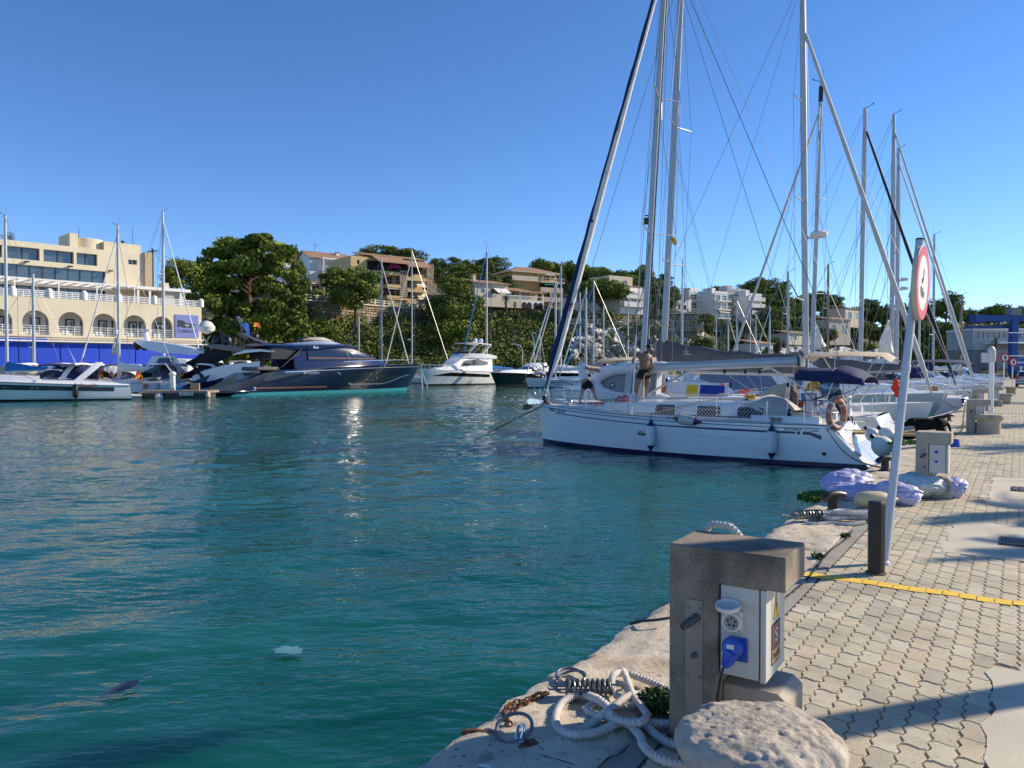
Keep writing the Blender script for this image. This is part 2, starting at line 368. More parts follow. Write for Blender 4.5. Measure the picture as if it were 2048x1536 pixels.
# ================================================================ FOREGROUND THINGS
def spline(P, step=.01, closed=False):
 P = [Vector(p) for p in P]; n = len(P); out = []
 for i in range(n if closed else n-1):
  g = lambda k: P[k % n] if closed else P[max(0, min(n-1, k))]
  a, b, c, d = g(i-1), g(i), g(i+1), g(i+2); m = max(2, int((c-b).length/step))
  for j in range(m):
   t = j/m; out.append(.5*((2*b)+(c-a)*t+(2*a-5*b+4*c-d)*t*t+(3*b-a-3*c+d)*t**3))
 if not closed: out.append(P[-1])
 return out
def rope_mb(P, r, step=None, tw=3, pitch=None, mb=None, n=12):
 """laid rope: three strands seen in the section, twisting along its length"""
 mb = mb or MB(); pts = spline(P, step or r*.28); rings = []; prev = None; L = 0; pitch = pitch or r*3.6
 for i, p in enumerate(pts):
  d = (pts[min(i+1, len(pts)-1)]-pts[max(i-1, 0)]).normalized()
  x = Vector((0,0,1)).cross(d) if prev is None else prev-d*prev.dot(d)
  if x.length < 1e-4: x = Vector((1,0,0)).cross(d)
  x.normalize(); prev = x; y = d.cross(x)
  if i: L += (p-pts[i-1]).length
  ph = L/pitch*2*math.pi
  rings.append([p+(x*math.cos(t)+y*math.sin(t))*r*(.66+.46*abs(math.cos(1.5*(t-ph)))) for t in [2*math.pi*k/n for k in range(n)]])
 return mb.loft(rings)
cast = speckle(speckle(speckle(pm('cast_concrete', (.25, .20, .145), .92, var=.3, sc=5, bump=.003, bsc=90), (.42, .38, .31), 95, .58, .64, .8), (.07, .06, .045), 3.0, .50, .66, .75), (.24, .17, .10), 1.6, .56, .72, .6)
cast2 = speckle(pm('pale_cast_concrete', (.40, .35, .27), .9, var=.15, sc=4, bump=.002, bsc=90), (.18, .16, .13), 6, .55, .7, .6)
galv = pm('galvanised_plate', (.30, .27, .23), .5, .6, var=.2, sc=9, vsc=(1,1,.2))
boxm = pm('cabinet_grey_plastic', (.54, .52, .46), .42, var=.05, sc=3)
bluep = pm('blue_plastic', (.01, .07, .42), .35, var=.05)
whitep = pm('white_plastic', (.68, .67, .62), .4, var=.05)
redp = pm('red_plastic', (.45, .02, .02), .4)
yelp = pm('warning_yellow', (.80, .55, .02), .5, var=.04)
brownp = pm('sticker_brown', (.16, .07, .06), .5); peachp = pm('sticker_peach', (.62, .32, .20), .5)
ink = pm('black_ink', (.01, .01, .01), .6)
def text_mb(txt, size, fn, depth=.0, font_scale=(1, 1), align='CENTER', shear=0):
 """letters as thin raised geometry; fn(u, v, h) -> point"""
 cu = bpy.data.curves.new('t', 'FONT'); cu.body = txt; cu.size = size; cu.align_x = align; cu.align_y = 'CENTER'; cu.shear = shear; cu.resolution_u = 3; cu.offset = size*.012
 ob = bpy.data.objects.new('t', cu); COL.objects.link(ob); dg = bpy.context.evaluated_depsgraph_get(); me = bpy.data.meshes.new_from_object(ob.evaluated_get(dg))
 b = MB(); b.add([fn(v.co.x*font_scale[0], v.co.y*font_scale[1], depth) for v in me.vertices], [tuple(p.vertices) for p in me.polygons])
 bpy.data.objects.remove(ob); bpy.data.curves.remove(cu); bpy.data.meshes.remove(me); return b
def pedestal(loc, label, wc=.222, w0=.225, wb=.17, wt=.505, main=True, H=.872, rz=None, sock='mixed'):
 t = thing('service_pedestal', label, 'power pedestal', loc, (qrot if rz is None else rz), 'service pedestals along the quay edge')
 dp = .345; m = cast if main else cast2
 b = MB(); b.prism([(0, 0), (wc, 0), (wc, H-.148), (wt, H-.148), (wt, H), (0, H)], lambda x, z, y: V(x, y, z), 0, dp)
 part('concrete_frame', b, m, t, bevel=.008)
 b = MB(); b.prism([(wc+.001, -.01), (wt-.005, -.01), (wt-.005, .235), (wt-.045, .27), (wc+.001, .27)], lambda x, z, y: V(x, y, z), .07, dp); part('foot_block', b, cast2 if main else m, t, bevel=.006)
 part('steel_plate', MB().b2(.077, min(.157, wc-.03), -.006, .002, .02, .637), galv, t, bevel=.002)
 for z in ((.60, .45, .30, .15) if main else ()):
  for x in (.088, .146):
   if z in (.60, .30): part('bolt', MB().lathe([(.007, 0), (.007, .006), (.004, .009)], 8, (x, -.006, z), Matrix.Rotation(R(90), 3, 'X')), galv, t)
 xc = .077+ (min(.157, wc-.03)-.077)*.55
 a = V(xc+.012, -.004, .565); e = V(xc-.030, -.085, .530)
 d = (e-a).normalized(); M = d.to_track_quat('Z', 'Y').to_matrix()
 part('water_tap', MB().lathe([(.018, 0), (.018, .02), (.014, .022), (.014, .035), (.019, .037), (.019, .060), (.015, .062), (.016, .085), (.0165, .092), (.010, .092), (.009, .07), (.001, .07)], 16, a, M), pm('tap_grey', (.10, .105, .115), .45, .3), t)
 part('outlet_stub', MB().lathe([(.013, 0), (.013, .012), (.009, .014), (.009, .03), (.001, .03)], 12, (xc, -.006, .395), Matrix.Rotation(R(90), 3, 'X')), pm('tap_grey', (.1,.1,.11)), t)
 x0, x1 = w0+.004, w0+wb; z0, z1 = .33, H-.152
 cab = part('cabinet', MB().b2(x0, x1, .014, .315, z0, z1), boxm, t, bevel=.006)
 part('cabinet_door', MB().b2(x1+.006, x1+.030, .010, .318, z0-.004, z1), boxm, t, bevel=.004)
 part('cabinet_gap', MB().b2(x1+.0005, x1+.0055, .02, .31, z0+.006, z1-.006), black, t)
 cx = (x0+x1)/2; Fy = lambda u, v, h: V(cx+u, .013-h, v)
 def ring(name, x, z, prof, mat, n=20): return part(name, MB().lathe(prof, n, (x, .0135, z), Matrix.Rotation(R(90), 3, 'X')), mat, cab)
 if sock == 'mixed':
  sx, sz = cx-.022, .575
  part('socket_plate', MB().b2(sx-.040, sx+.040, .004, .0135, sz-.042, sz+.042), whitep, t, bevel=.004)
  ring('socket', sx-.006, sz-.006, [(.045, 0), (.045, .022), (.040, .030), (.034, .030), (.032, .020), (.030, .016), (.001, .016)], whitep)
  part('socket_face', MB().lathe([(.028, 0), (.028, .003), (.001, .003)], 20, (sx-.006, -.003, sz-.006), Matrix.Rotation(R(90), 3, 'X')), pm('socket_grey', (.3, .3, .3)), t)
  for k in range(5):
   a_ = 2*math.pi*k/5+.3; part('pin_hole', MB().lathe([(.0055, 0), (.0055, .0015)], 8, (sx-.006+.016*math.cos(a_), -.0065, sz-.006+.016*math.sin(a_)), Matrix.Rotation(R(90), 3, 'X')), black, t)
  part('lid_hinge', MB().b2(sx-.012, sx+.010, -.030, .006, sz+.036, sz+.062), redp, t, bevel=.003)
  part('socket_lid', MB().lathe([(.001, 0), (.050, 0), (.053, .006), (.053, .018), (.047, .020), (.046, .006), (.001, .006)], 24, (sx-.010, -.040, sz+.062), Matrix.Rotation(R(12), 3, 'X')), whitep, t)
  bx, bz = cx-.012, .452
  part('plug_plate', MB().b2(bx-.030, bx+.050, .002, .0135, bz-.05, bz+.052), bluep, t, bevel=.004)
  part('blue_plug', MB().lathe([(.042, 0), (.045, .03), (.043, .045), (.038, .052), (.030, .054), (.001, .054)], 20, (bx-.004, .004, bz+.010), Matrix.Rotation(R(78), 3, 'X')), bluep, t)
  part('plug_grip', MB().tube([(bx-.006, -.035, bz-.005), (bx-.020, -.050, bz-.045), (bx-.030, -.052, bz-.062)], [.034, .024, .014], 12), bluep, t)
  part('plug_label', MB().box((bx-.006, -.0525, bz+.026), (.032, .002, .018), Matrix.Rotation(R(-12), 3, 'X')), whitep, t)
  part('power_cable', MB().tube(spline([(bx-.030, -.052, bz-.06), (bx-.045, -.05, bz-.10), (bx-.062, -.045, bz-.20), (bx-.072, -.04, bz-.32), (bx-.080, -.045, .02), (bx-.04, -.10, .012), (bx+.1, -.12, .012)], .02), .0055, 8), black, t)
 else:
  for z, r_ in (((.60, .036), (.475, .028)) if sock == 'blue' else ((.58, .03),)):
   ring('socket_ring', cx-.01, z, [(r_, 0), (r_, .014), (r_*.72, .016), (r_*.70, .010), (.001, .010)], whitep)
   part('socket_cover', MB().lathe([(r_*.66, 0), (r_*.62, .012), (.001, .014)], 16, (cx-.01, .004, z), Matrix.Rotation(R(90), 3, 'X')), bluep if sock == 'blue' else cast2, t)
 if main:   # stickers on the door
  X = x1+.0305; G = lambda u, v, h: V(X+h, .165+u, v)
  part('warning_sticker', MB().prism([(-.062, .560), (.060, .560), (.060, .700), (-.062, .700)], G, 0, .0012), whitep, t)
  part('warning_triangle', MB().prism([(-.052, .568), (.050, .568), (-.001, .686)], G, .0012, .0022), ink, t)
  part('triangle_face', MB().prism([(-.044, .573), (.042, .573), (-.001, .674)], G, .0022, .003), yelp, t)
  part('lightning_mark', MB().prism([(.006, .655), (-.016, .618), (-.003, .620), (-.014, .585), (.014, .628), (.001, .626)], G, .003, .0036), ink, t)
  part('port_sticker', MB().prism([(-.070, .375), (.068, .375), (.068, .552), (-.070, .552)], G, 0, .0012), ink, t)
  part('sticker_panel', MB().prism([(-.062, .442), (.060, .442), (.060, .544), (-.062, .544)], G, .0012, .002), brownp, t)
  part('sticker_band', MB().prism([(-.062, .382), (.060, .382), (.060, .438), (-.062, .438)], G, .0012, .002), peachp, t)
  part('sticker_letter', text_mb('S', .085, lambda u, v, h: G(u*1.1, .493+v, h), .0030), whitep, t, fix=False)
  part('sticker_name', text_mb('PortsIB', .036, lambda u, v, h: G(u, .410+v*1.2, h), .0030), ink, t, fix=False)
 return t
pA = pedestal(gnd(1337, 1472), 'concrete power pedestal with a blue plug in its grey cabinet, behind the rough stone bollard', sock='mixed')
pB = pedestal(gnd(1830, 995), 'concrete power pedestal with two blue round sockets, behind the rubbish bags', .145, .148, .19, .40, False, .845, sock='blue')
pC = pedestal(gnd(1932, 865), 'concrete power pedestal beside the flared concrete bollard with a yellow hose lying at its foot', .2, .205, .17, .55, False, .86, sock='one')
pD = pedestal(Q(32.8, .55), 'weathered power pedestal beyond the white lamp pole, left of its neighbour', .2, .205, .17, .55, False, .86, sock='one')
pE = pedestal(Q(37.5, .95), 'weathered power pedestal just behind the low drum bollards far down the quay', .2, .205, .17, .55, False, .86, sock='one')
def lp(o, x, y, z): return Matrix.Translation(o.location) @ Matrix.Rotation(qrot, 4, 'Z') @ V(x, y, z)
rp = [lp(pA, .02, .37, .70), lp(pA, .03, .375, .83), lp(pA, .06, .37, .895), lp(pA, .12, .36, .905), lp(pA, .17, .362, .895), lp(pA, .215, .375, .82), lp(pA, .225, .38, .60)]
tag(part('mooring_rope', rope_mb(rp, .016), ropew), 'white laid rope hung over the back of the near power pedestal', 'rope', 'white mooring ropes on the quay')
stone = speckle(speckle(speckle(pm('bollard_stone', (.40, .34, .27), .92, col2=(.56, .49, .39), sc=5, bump=.016, bsc=17, det=10), (.20, .17, .14), 14, .56, .66, .6), (.46, .30, .12), 4, .62, .72, .6), (.24, .22, .20), 2.2, .48, .68, .55)
def bollard(loc, label, r, h, mat, rough=0., prof=None, n=48):
 t = thing('stone_bollard', label, 'bollard', loc, rnd.random()*6, 'mooring bollards along the quay')
 prof = prof or [(.64, 0), (.66, .25), (.72, .45), (.86, .60), (.97, .72), (1.0, .80), (.98, .88), (.88, .95), (.65, .99), (.35, 1.01), (.0, 1.02)]
 P = spline([(a, b, 0) for a, b in prof], .05 if rough < .5 else .02); vs = []; g = np.random.default_rng(11); ph = g.random((8, 3))*6.28
 for p in P:
  for k in range(n):
   a = 2*math.pi*k/n; rr = max(p.x, .0)*r; z = p.y*h; w3 = V(math.cos(a)*rr/r, math.sin(a)*rr/r, p.y)*2.3; fr_ = noise.fractal(w3, .8, 2.1, 6)*rough; pit = min(0, noise.noise(w3*4.3)+.25)*rough
   q = sum(math.sin(ph[j,0]+a*(2+j)+z/h*3*(j+1))*(.5**j*1.) for j in range(5)); q2 = sum(math.sin(ph[j,1]+math.cos(a)*rr/r*3*(j+1)+math.sin(a)*rr/r*4*(j+1)) for j in range(6))/3
   k_ = 1+rough*.012*q+.045*fr_+.03*pit; vs.append(V(rr*k_*math.cos(a), rr*k_*math.sin(a), z+(.012*fr_+.012*pit)*(p.y > .5)))
 N = len(P); fs = [(i*n+k, i*n+(k+1)%n, (i+1)*n+(k+1)%n, (i+1)*n+k) for i in range(N-1) for k in range(n)] + [tuple((N-1)*n+k for k in range(n))]
 part('bollard_stone', MB().add(vs, fs), mat, t, ang=60); return t
bollard(V(.885, 2.72, -.02), 'rough pale stone mushroom bollard in front of the near power pedestal', .29, .40, stone, 1., None, 150)
dr = [(.80, 0), (.80, .5), (.82, .66), (.97, .80), (1.0, .86), (1.0, .94), (.96, 1.0), (.5, 1.0), (0, 1.0)]
bollard(gnd(1977, 868)+V(.1, .15, -.01), 'flared concrete bollard standing right of the pedestal with the yellow hose', .335, .50, cast2, .25, dr, 28)
bollard(gnd(2009, 808), 'small drum bollard beyond the flared concrete one, nearer of the far two', .34, .50, cast2, .2, dr, 20)
bollard(gnd(2022, 789), 'small drum bollard far down the quay, topped with an ochre stain', .34, .50, speckle(pm('ochre_stone', (.42, .33, .18), .9), (.2,.17,.13), 4, .5, .7), .2, dr, 20)
def zp(x, y, z=.018): return gnd(800+x/3.413, 1180+y/3.413, z)
def rope_thing(L, r, label, mat=None, name='mooring_rope'):
 return tag(part(name, rope_mb(L, r), mat or ropew), label, 'rope', 'white mooring ropes on the quay')
A_ = [(1905,870),(1840,915),(1700,905),(1580,900),(1480,915),(1380,960),(1280,985),(1180,985),(1100,960),(1065,910),(1070,840),(1110,770),(1180,725),(1260,715),(1350,745),(1410,790),(1440,850),(1500,890),(1580,930),(1640,1000),(1660,1060),(1720,1120),(1820,1170),(1960,1205),(2080,1225)]
B_ = [(1270,950,.02),(1330,900,.022),(1400,840,.05),(1480,780,.065),(1560,725,.055),(1640,712,.03),(1700,730,.02),(1750,765,.02),(1850,770,.02)]
C_ = [(1520,548,.045),(1545,600,.06),(1570,670,.06),(1610,750,.05),(1660,810,.045),(1685,860,.055),(1640,905,.06),(1540,900,.05),(1430,870,.04),(1330,850,.02),(1275,815,.02),(1320,780,.02),(1400,785,.022),(1500,795,.03),(1600,785,.03),(1700,760,.03)]
D_ = [(1850,690,.02),(1740,640,.02),(1640,600,.02),(1560,572,.025),(1500,565,.05),(1455,590,.07),(1445,660,.05),(1480,720,.022),(1540,745,.02),(1640,752,.02),(1760,735,.02),(1850,740,.02)]
E_ = [(1640,900,.02),(1700,945,.02),(1760,1000,.02),(1850,1050,.02),(1960,1090,.02)]
rope_thing([zp(x, y, .024+(.03 if i in (14,15,16) else 0)) for i, (x, y) in enumerate(A_)], .0185, 'thick white laid rope in a wide loop on the quay beside the near pedestal')
rope_thing([zp(*p) for p in B_], .0175, 'white rope end crossing over the wide loop, pointing at the camera')
rope_thing([zp(*p) for p in C_], .0165, 'thinner white rope doubling back inside the loop with its end upright')
rope_thing([zp(*p) for p in D_], .0175, 'white rope spliced through the eye of the near mooring spring')
rope_thing([zp(*p) for p in E_], .018, 'short length of white rope running under the stone bollard')
rope_thing([lp(pA, .50, .36, .02), lp(pA, .58, .33, .02), lp(pA, .63, .25, .02), lp(pA, .62, .12, .02), lp(pA, .60, .0, .02)], .02, 'bit of white rope curling round the foot of the near pedestal')
chrome = pm('worn_spring_steel', (.20, .20, .19), .35, .8, var=.4, sc=30)
rust = speckle(pm('rusty_iron', (.13, .06, .03), .85, .3, var=.4, sc=40, bump=.001, bsc=200), (.30, .13, .05), 30, .5, .6)
def spring(a, b, r, wr, turns, label, group='steel mooring springs'):
 t = thing('mooring_spring', label, 'mooring spring', a, 0, group); d = (b-a); L = d.length; M = d.normalized().to_track_quat('Z', 'Y').to_matrix(); n = int(turns*18)
 part('coil', MB().tube([M @ V(r*math.cos(i/18*6.283), r*math.sin(i/18*6.283), L*i/n) for i in range(n+1)], wr, 7), chrome, t)
 for sgn in (-1, 1):
  part('pull_rod', MB().tube([M @ V(sgn*r*.45, 0, -L*.36), M @ V(sgn*r*.5, 0, L*.3), M @ V(sgn*r*.5, 0, L+.01)], wr*.7, 6), chrome, t)
  part('pull_rod', MB().tube([M @ V(0, sgn*r*.5, 0), M @ V(0, sgn*r*.5, L), M @ V(0, sgn*r*.3, L*1.25)], wr*.7, 6), chrome, t)
 for z in (-.004, L+.004): part('end_plate', MB().lathe([(r*1.05, -.004), (r*1.05, .004)], 16, M @ V(0, 0, z), M), chrome, t)
 part('rod_eye', MB().tube([M @ V(r*.45*math.cos(a_), 0, -L*.36-r*.45*math.sin(a_)) for a_ in [math.pi*k/8 for k in range(9)]], wr*.7, 6), chrome, t)
 part('rod_eye', MB().tube([M @ V(0, r*.3*math.cos(a_), L*1.25+r*.3*math.sin(a_)) for a_ in [math.pi*k/8 for k in range(9)]], wr*.7, 6), chrome, t)
 return t
s0, s1 = zp(1140, 668, .048), zp(1430, 668, .048)
spring(s0, s1, .040, .0065, 8.5, 'steel mooring spring lying on the coping beside the wide white rope loop')
def link_mb(c, d, side, l, w_, r):
 d = d.normalized(); side = (side-d*side.dot(d)).normalized(); pts = []
 for k in range(16):
  a = 2*math.pi*k/16; x = math.cos(a); y = math.sin(a)
  pts.append(c + d*((l/2-w_/2)*(1 if x > 0 else -1)+x*w_/2) + side*y*w_/2)
 return MB().tube(pts, r, 6, closed=True)
def chain(P, label, l=.040, w_=.026, r=.0048, mat=None):
 t = thing('mooring_chain', label, 'chain', P[0], 0, 'rusty chains on the quay'); pts = spline(P, .004); acc = 0; k = 0; last = pts[0]
 for i in range(1, len(pts)):
  acc += (pts[i]-pts[i-1]).length
  if acc >= l-2.4*r:
   acc = 0; d = pts[i]-last; c = (pts[i]+last)/2
   side = V(0,0,1) if k % 2 else V(0,0,1).cross(d); side = side+V(rnd.uniform(-.3,.3), rnd.uniform(-.3,.3), rnd.uniform(-.3,.3))*.6*side.length
   part('chain_link', link_mb(c-P[0], d, side, l, w_, r), mat or rust, t); last = pts[i]; k += 1
 return t
chain([zp(1000, 700, .035), zp(930, 720, .03), zp(860, 755, .015), zp(780, 770, .02), zp(730, 800, .03), zp(712, 850, .03), zp(740, 900, .03), zp(760, 940, .02)], 'rusty chain joining the near mooring spring to its iron ring')
chain([zp(1010, 705, .02), zp(930, 735, .012), zp(850, 775, .012), zp(790, 800, .012), zp(760, 860, .012), zp(735, 890, .012)], 'second rusty chain lying alongside the first beside the near spring')
def iron_ring(c, r, wr, nrm, label, mat=None):
 M = nrm.to_track_quat('Z', 'Y').to_matrix(); t = thing('mooring_ring', label, 'mooring ring', c, 0, 'iron rings on the quay')
 part('ring', MB().tube([M @ V(r*math.cos(a), r*math.sin(a), 0) for a in [6.2832*k/36 for k in range(36)]], wr, 9, closed=True), mat or pm('worn_ring_steel', (.17, .18, .20), .35, .7, var=.3, sc=30), t); return t
r1 = iron_ring(zp(778, 942, .045), .083, .0085, V(-.25, -.35, .9), 'worn iron ring bolted to the coping at the end of the rusty chain')
part('shackle', MB().tube(spline([V(.03, -.055, -.03), V(.045, -.03, .02), V(.02, -.005, .01), V(.01, -.05, -.03)], .01), .007, 8), steel, r1)
part('bolt_head', MB().lathe([(.016, 0), (.016, .014), (.009, .018), (.001, .018)], 8, (.030, -.075, -.035)), steel, r1)
part('anchor_plate', MB().box((.055, -.075, -.040), (.10, .055, .022), .5), rust, r1, bevel=.004)
iron_ring(zp(1165, 590, .022), .075, .0085, V(.1, -.2, 1), 'loose double ring of steel behind the near mooring spring')
iron_ring(zp(1175, 600, .040), .072, .007, V(-.2, -.1, 1), 'thinner steel ring lying on the loose double ring')
tag(part('iron_bar', MB().tube([zp(420, 975, .008), zp(500, 962, .015), zp(590, 975, .012), zp(650, 985, .008)], .013, 8), rust), 'flaking rusty iron bar let into the edge of the coping', 'iron bar')
tag(part('mooring_line', rope_mb([zp(1570, 232, .0), zp(1640, 212, .03), zp(1740, 205, .05), zp(1850, 190, .06)], .009), ropeb), 'thin dark rope stretched over the edge left of the near pedestal', 'rope')
def crack(P, w_, name='crack'):
 m = MB(); pts = spline(P, .03); g = np.random.default_rng(2); top = []
 for i, p in enumerate(pts):
  d = (pts[min(i+1, len(pts)-1)]-pts[max(0, i-1)]).normalized(); s_ = V(-d.y, d.x, 0); k = w_*(.4+g.random()); top.append((p+s_*k+V(0,0,.0), p-s_*k))
 for i in range(len(top)-1): m.quad(top[i][0], top[i][1], top[i+1][1], top[i+1][0])
 return part(name, m, pm('crack_dirt', (.035, .03, .022), .95), quay, smooth=False)
crack([zp(940, 1120, .016), zp(1000, 1135, .016), (zp(1090, 1160, .016)), zp(1200, 1195, .016)], .004)
crack([zp(1370, 1200, .016), zp(1420, 1150, .016), zp(1500, 1120, .016), zp(1570, 1050, .016)], .005)
crack([gnd(1560+560/3.84, 840+845/3.84, .014), gnd(1560+500/3.84, 840+920/3.84, .014), gnd(1560+380/3.84, 840+1010/3.84, .016), gnd(1560+200/3.84, 840+1230/3.84, .016), gnd(1560+20/3.84, 840+1380/3.84, .014)], .009)
crack([gnd(1560+290/3.84, 840+1100/3.84, .016), gnd(1560+430/3.84, 840+1115/3.84, .016), gnd(1560+570/3.84, 840+1130/3.84, .012)], .007)
leafg = pm('weed_leaf', (.055, .11, .025), .7, var=.4, sc=20)
def weed(loc, label, n, r, h, mat=None, lf=.018):
 g = np.random.default_rng(int(abs(loc.x*97)+n)); m = MB()
 for i in range(n):
  a = g.random()*6.28; d = r*math.sqrt(g.random()); z = h*(g.random()**.7)*(1-.5*(d/r)); c = loc+V(d*math.cos(a), d*math.sin(a), z+.003)
  u = V(*g.normal(size=3)).normalized(); v_ = u.cross(V(*g.normal(size=3))).normalized(); s_ = lf*(.6+g.random())
  m.add([c-u*s_, c+v_*s_*.45, c+u*s_, c-v_*s_*.45], [(0,1,2,3)])
 for i in range(max(3, n//30)):
  a = g.random()*6.28; m.tube([loc+V(0,0,-.01), loc+V(math.cos(a)*r*.5, math.sin(a)*r*.5, h*.6)], .0015, 3)
 return tag(part('weed', m, mat or leafg, smooth=False, fix=False), label, 'weed', 'weeds in the quay joints')
weed(gnd(1316, 1418), 'tuft of green weed growing left of the near pedestal under the rope', 420, .10, .11)
weed(gnd(1635, 1117), 'little weed in the crack between coping and paving near the black post', 90, .045, .06)
weed(gnd(1690, 1073), 'small green weed in the crack of the coping beyond the black post', 60, .05, .03)
sc_ = pm('samphire_leaf', (.10, .20, .02), .6, var=.4, sc=20)
p_ = gnd(1655, 985); weed(V(p_.x-.12, p_.y-.05, -.10), 'bright green samphire hanging over the quay edge beside the purple bags', 900, .28, .13, sc_, .03)
weed(Q(qst(gnd(1800, 880))[0]-.4, -.05, -.06), 'green weed along the quay edge behind the leaning sign pole', 700, .45, .10, sc_, .04)
pb = gnd(1752, 1147); t = thing('quay_post', 'black eight-sided post standing in the paving beside the leaning sign pole', 'post', pb, .1)
tarry = pm('tarred_timber', (.012, .011, .010), .45, var=.5, sc=12, vsc=(4,4,.4), bump=.002, bsc=30)
part('post_shaft', MB().lathe([(.062, -.02), (.066, .03), (.066, .56), (.060, .585), (.05, .588), (.001, .588)], 8, rnd and (0,0,0)), tarry, t, smooth=False, bevel=.004)
part('post_footing', MB().lathe([(.085, -.01), (.08, .012), (.07, .018)], 10), pm('rust_stained_mortar', (.12, .07, .04), .9), t)
b0 = gnd(1767, 1128, 0); tp = at(1840, 479, 6.95); ax = (tp-b0).normalized()
sgn = thing('no_fishing_sign', 'round red-rimmed no fishing sign on a leaning grey pole beside the black post', 'sign', b0)
polem = pm('pole_grey_paint', (.52, .53, .53), .4, .2, var=.06)
part('pole', MB().tube([V(0,0,-.05), (tp-b0)], .0345, 20), polem, sgn)
part('pole_cap', MB().tube([(tp-b0)-ax*.01, (tp-b0)+ax*.004], .037, 20), black, sgn)
part('pole_base', MB().lathe([(.055, 0), (.05, .02), (.036, .03)], 12), polem, sgn)
cc = at(1846, 566, 6.72)-b0; nn = V(.798, -.60, -.03).normalized(); upv = (ax-nn*ax.dot(nn)).normalized(); rt = upv.cross(nn)
Gd = lambda u, v, h: cc+rt*u+upv*v+nn*h
circ = lambda r, n=40, cx=0, cy=0, a0=0, a1=6.2832: [(cx+r*math.cos(a0+(a1-a0)*k/n), cy+r*math.sin(a0+(a1-a0)*k/n)) for k in range(n)]
rr = .325
back = part('sign_disc', MB().loft([[Gd(a, b, h) for a, b in circ(r_)] for r_, h in ((rr-.006, -.040), (rr, -.036), (rr, -.004), (rr-.004, 0))]), pm('sign_cream_edge', (.56, .50, .38), .5, var=.08), sgn)
part('red_rim', MB().loft([[Gd(a, b, h) for a, b in circ(r_)] for r_, h in ((rr*.985, .0), (rr*.985, .003), (rr*.74, .003))], cap1=False, cap0=False), pm('sign_red', (.60, .03, .03), .4, var=.05), sgn)
part('white_field', MB().prism(circ(rr*.75), Gd, 0, .002), pm('sign_white', (.66, .65, .60), .45, var=.04), sgn)
hk = [(-.02, .12), (-.02, .03), (-.028, -.005), (-.05, -.018), (-.068, -.002), (-.066, .02)]
part('hook_mark', MB().tube([Gd(a, b, .003) for a, b in hk], .0042, 5), ink, sgn)
fish = [(-.11,-.075),(-.085,-.052),(-.05,-.047),(-.015,-.055),(.005,-.045),(.03,-.063),(.055,-.075),(.085,-.05),(.095,-.06),(.085,-.085),(.10,-.115),(.085,-.118),(.06,-.098),(.03,-.12),(.0,-.135),(-.03,-.14),(-.07,-.128),(-.10,-.10)]
part('fish_mark', MB().prism(fish, Gd, .002, .0035), pm('sign_charcoal', (.035, .035, .04), .5), sgn)
for f_ in (.55, .78):
 q_ = (tp-b0)*(f_+.04); part('pole_clamp', MB().tube([q_-ax*.018, q_+ax*.018], .040, 16), polem, sgn)
def bag(px, py, label, rx, ry, rz_, mat, seed, knot=None, rot=0., dD=0.):
 p = gnd(px, py, 0); p += V(0, dD, 0); t = thing('rubbish_bag', label, 'rubbish bag', p, rot, 'filled rubbish bags by the second pedestal')
 g = np.random.default_rng(seed); n, m_ = 90, 44; ph = g.random((14, 3))*6.28; fr = g.normal(size=(14, 3))*3.2; vs = []
 for i in range(m_+1):
  th = math.pi*i/m_
  for k in range(n):
   a = 2*math.pi*k/n; d = V(math.sin(th)*math.cos(a), math.sin(th)*math.sin(a), -math.cos(th))
   big = sum(math.sin(fr[j,0]*d.x*.7+fr[j,1]*d.y*.7+fr[j,2]*d.z*.7+ph[j,0]) for j in range(5))*.045
   fold = sum(abs(math.sin(fr[j,0]*d.x*2.1+fr[j,1]*d.y*2.1+fr[j,2]*d.z*1.2+ph[j,1])) for j in range(5, 14))*.026-.12
   sv = V(seed*3.1, seed*1.7, 0); cr = sum((1-abs(noise.noise(V(d.x*f_*.6, d.y*f_*.6, d.z*f_)+sv)))**5*a_ for f_, a_ in ((2.2, .10), (4.5, .07), (9, .035)))-.04
   q = d*(1+big*1.6-cr*1.15); z = q.z*rz_
   vs.append(V(q.x*rx, q.y*ry, max(z+rz_*.86, .003+.0*z)))
 fs = [(i*n+k, i*n+(k+1)%n, (i+1)*n+(k+1)%n, (i+1)*n+k) for i in range(m_) for k in range(n)]
 part('bag_skin', MB().add(vs, fs), mat, t, ang=80)
 if knot:
  kx, ky, kz = knot; b = MB(); b.lathe([(.035, 0), (.018, .03), (.012, .045), (.02, .06), (.04, .10), (.055, .125)], 12, (kx, ky, kz), Matrix.Rotation(R(25), 3, 'Y'), sy=.5); part('knot', b, mat, t)
 return t
def plastic(n, c, c2):
 m = pm(n, c, .5, col2=c2, sc=6, lo=.42, hi=.6, bump=.006, bsc=22); m.node_tree.nodes['Principled BSDF'].inputs['Subsurface Weight'].default_value = .0; return m
lil = plastic('lilac_bag_plastic', (.37, .36, .58), (.50, .49, .70)); lil = speckle(lil, (.70, .28, .30), 9., .66, .70, .8); whb = speckle(plastic('clear_bag_plastic', (.62, .66, .66), (.36, .46, .48)), (.62, .55, .40), 8, .60, .66, .8)
bag(1718, 990, 'lilac rubbish bag at the quay edge end of the row', .38, .27, .155, lil, 3, rot=.3, dD=.35)
bag(1737, 1003, 'lilac rubbish bag slumped in front of the one at the quay edge', .40, .22, .12, lil, 5, rot=-.2, dD=.15)
bag(1806, 1011, 'lilac rubbish bag lying right of the leaning sign pole', .33, .23, .135, lil, 8, rot=-.35, dD=.15)
bag(1858, 1000, 'clear white rubbish bag with a tied neck between two lilac ones', .34, .25, .165, whb, 13, (.10, -.02, .22), rot=-.1, dD=.2)
bag(1912, 998, 'small lilac rubbish bag with orange drawstring at the inland end of the row', .22, .19, .13, lil, 21, rot=.2, dD=.15)
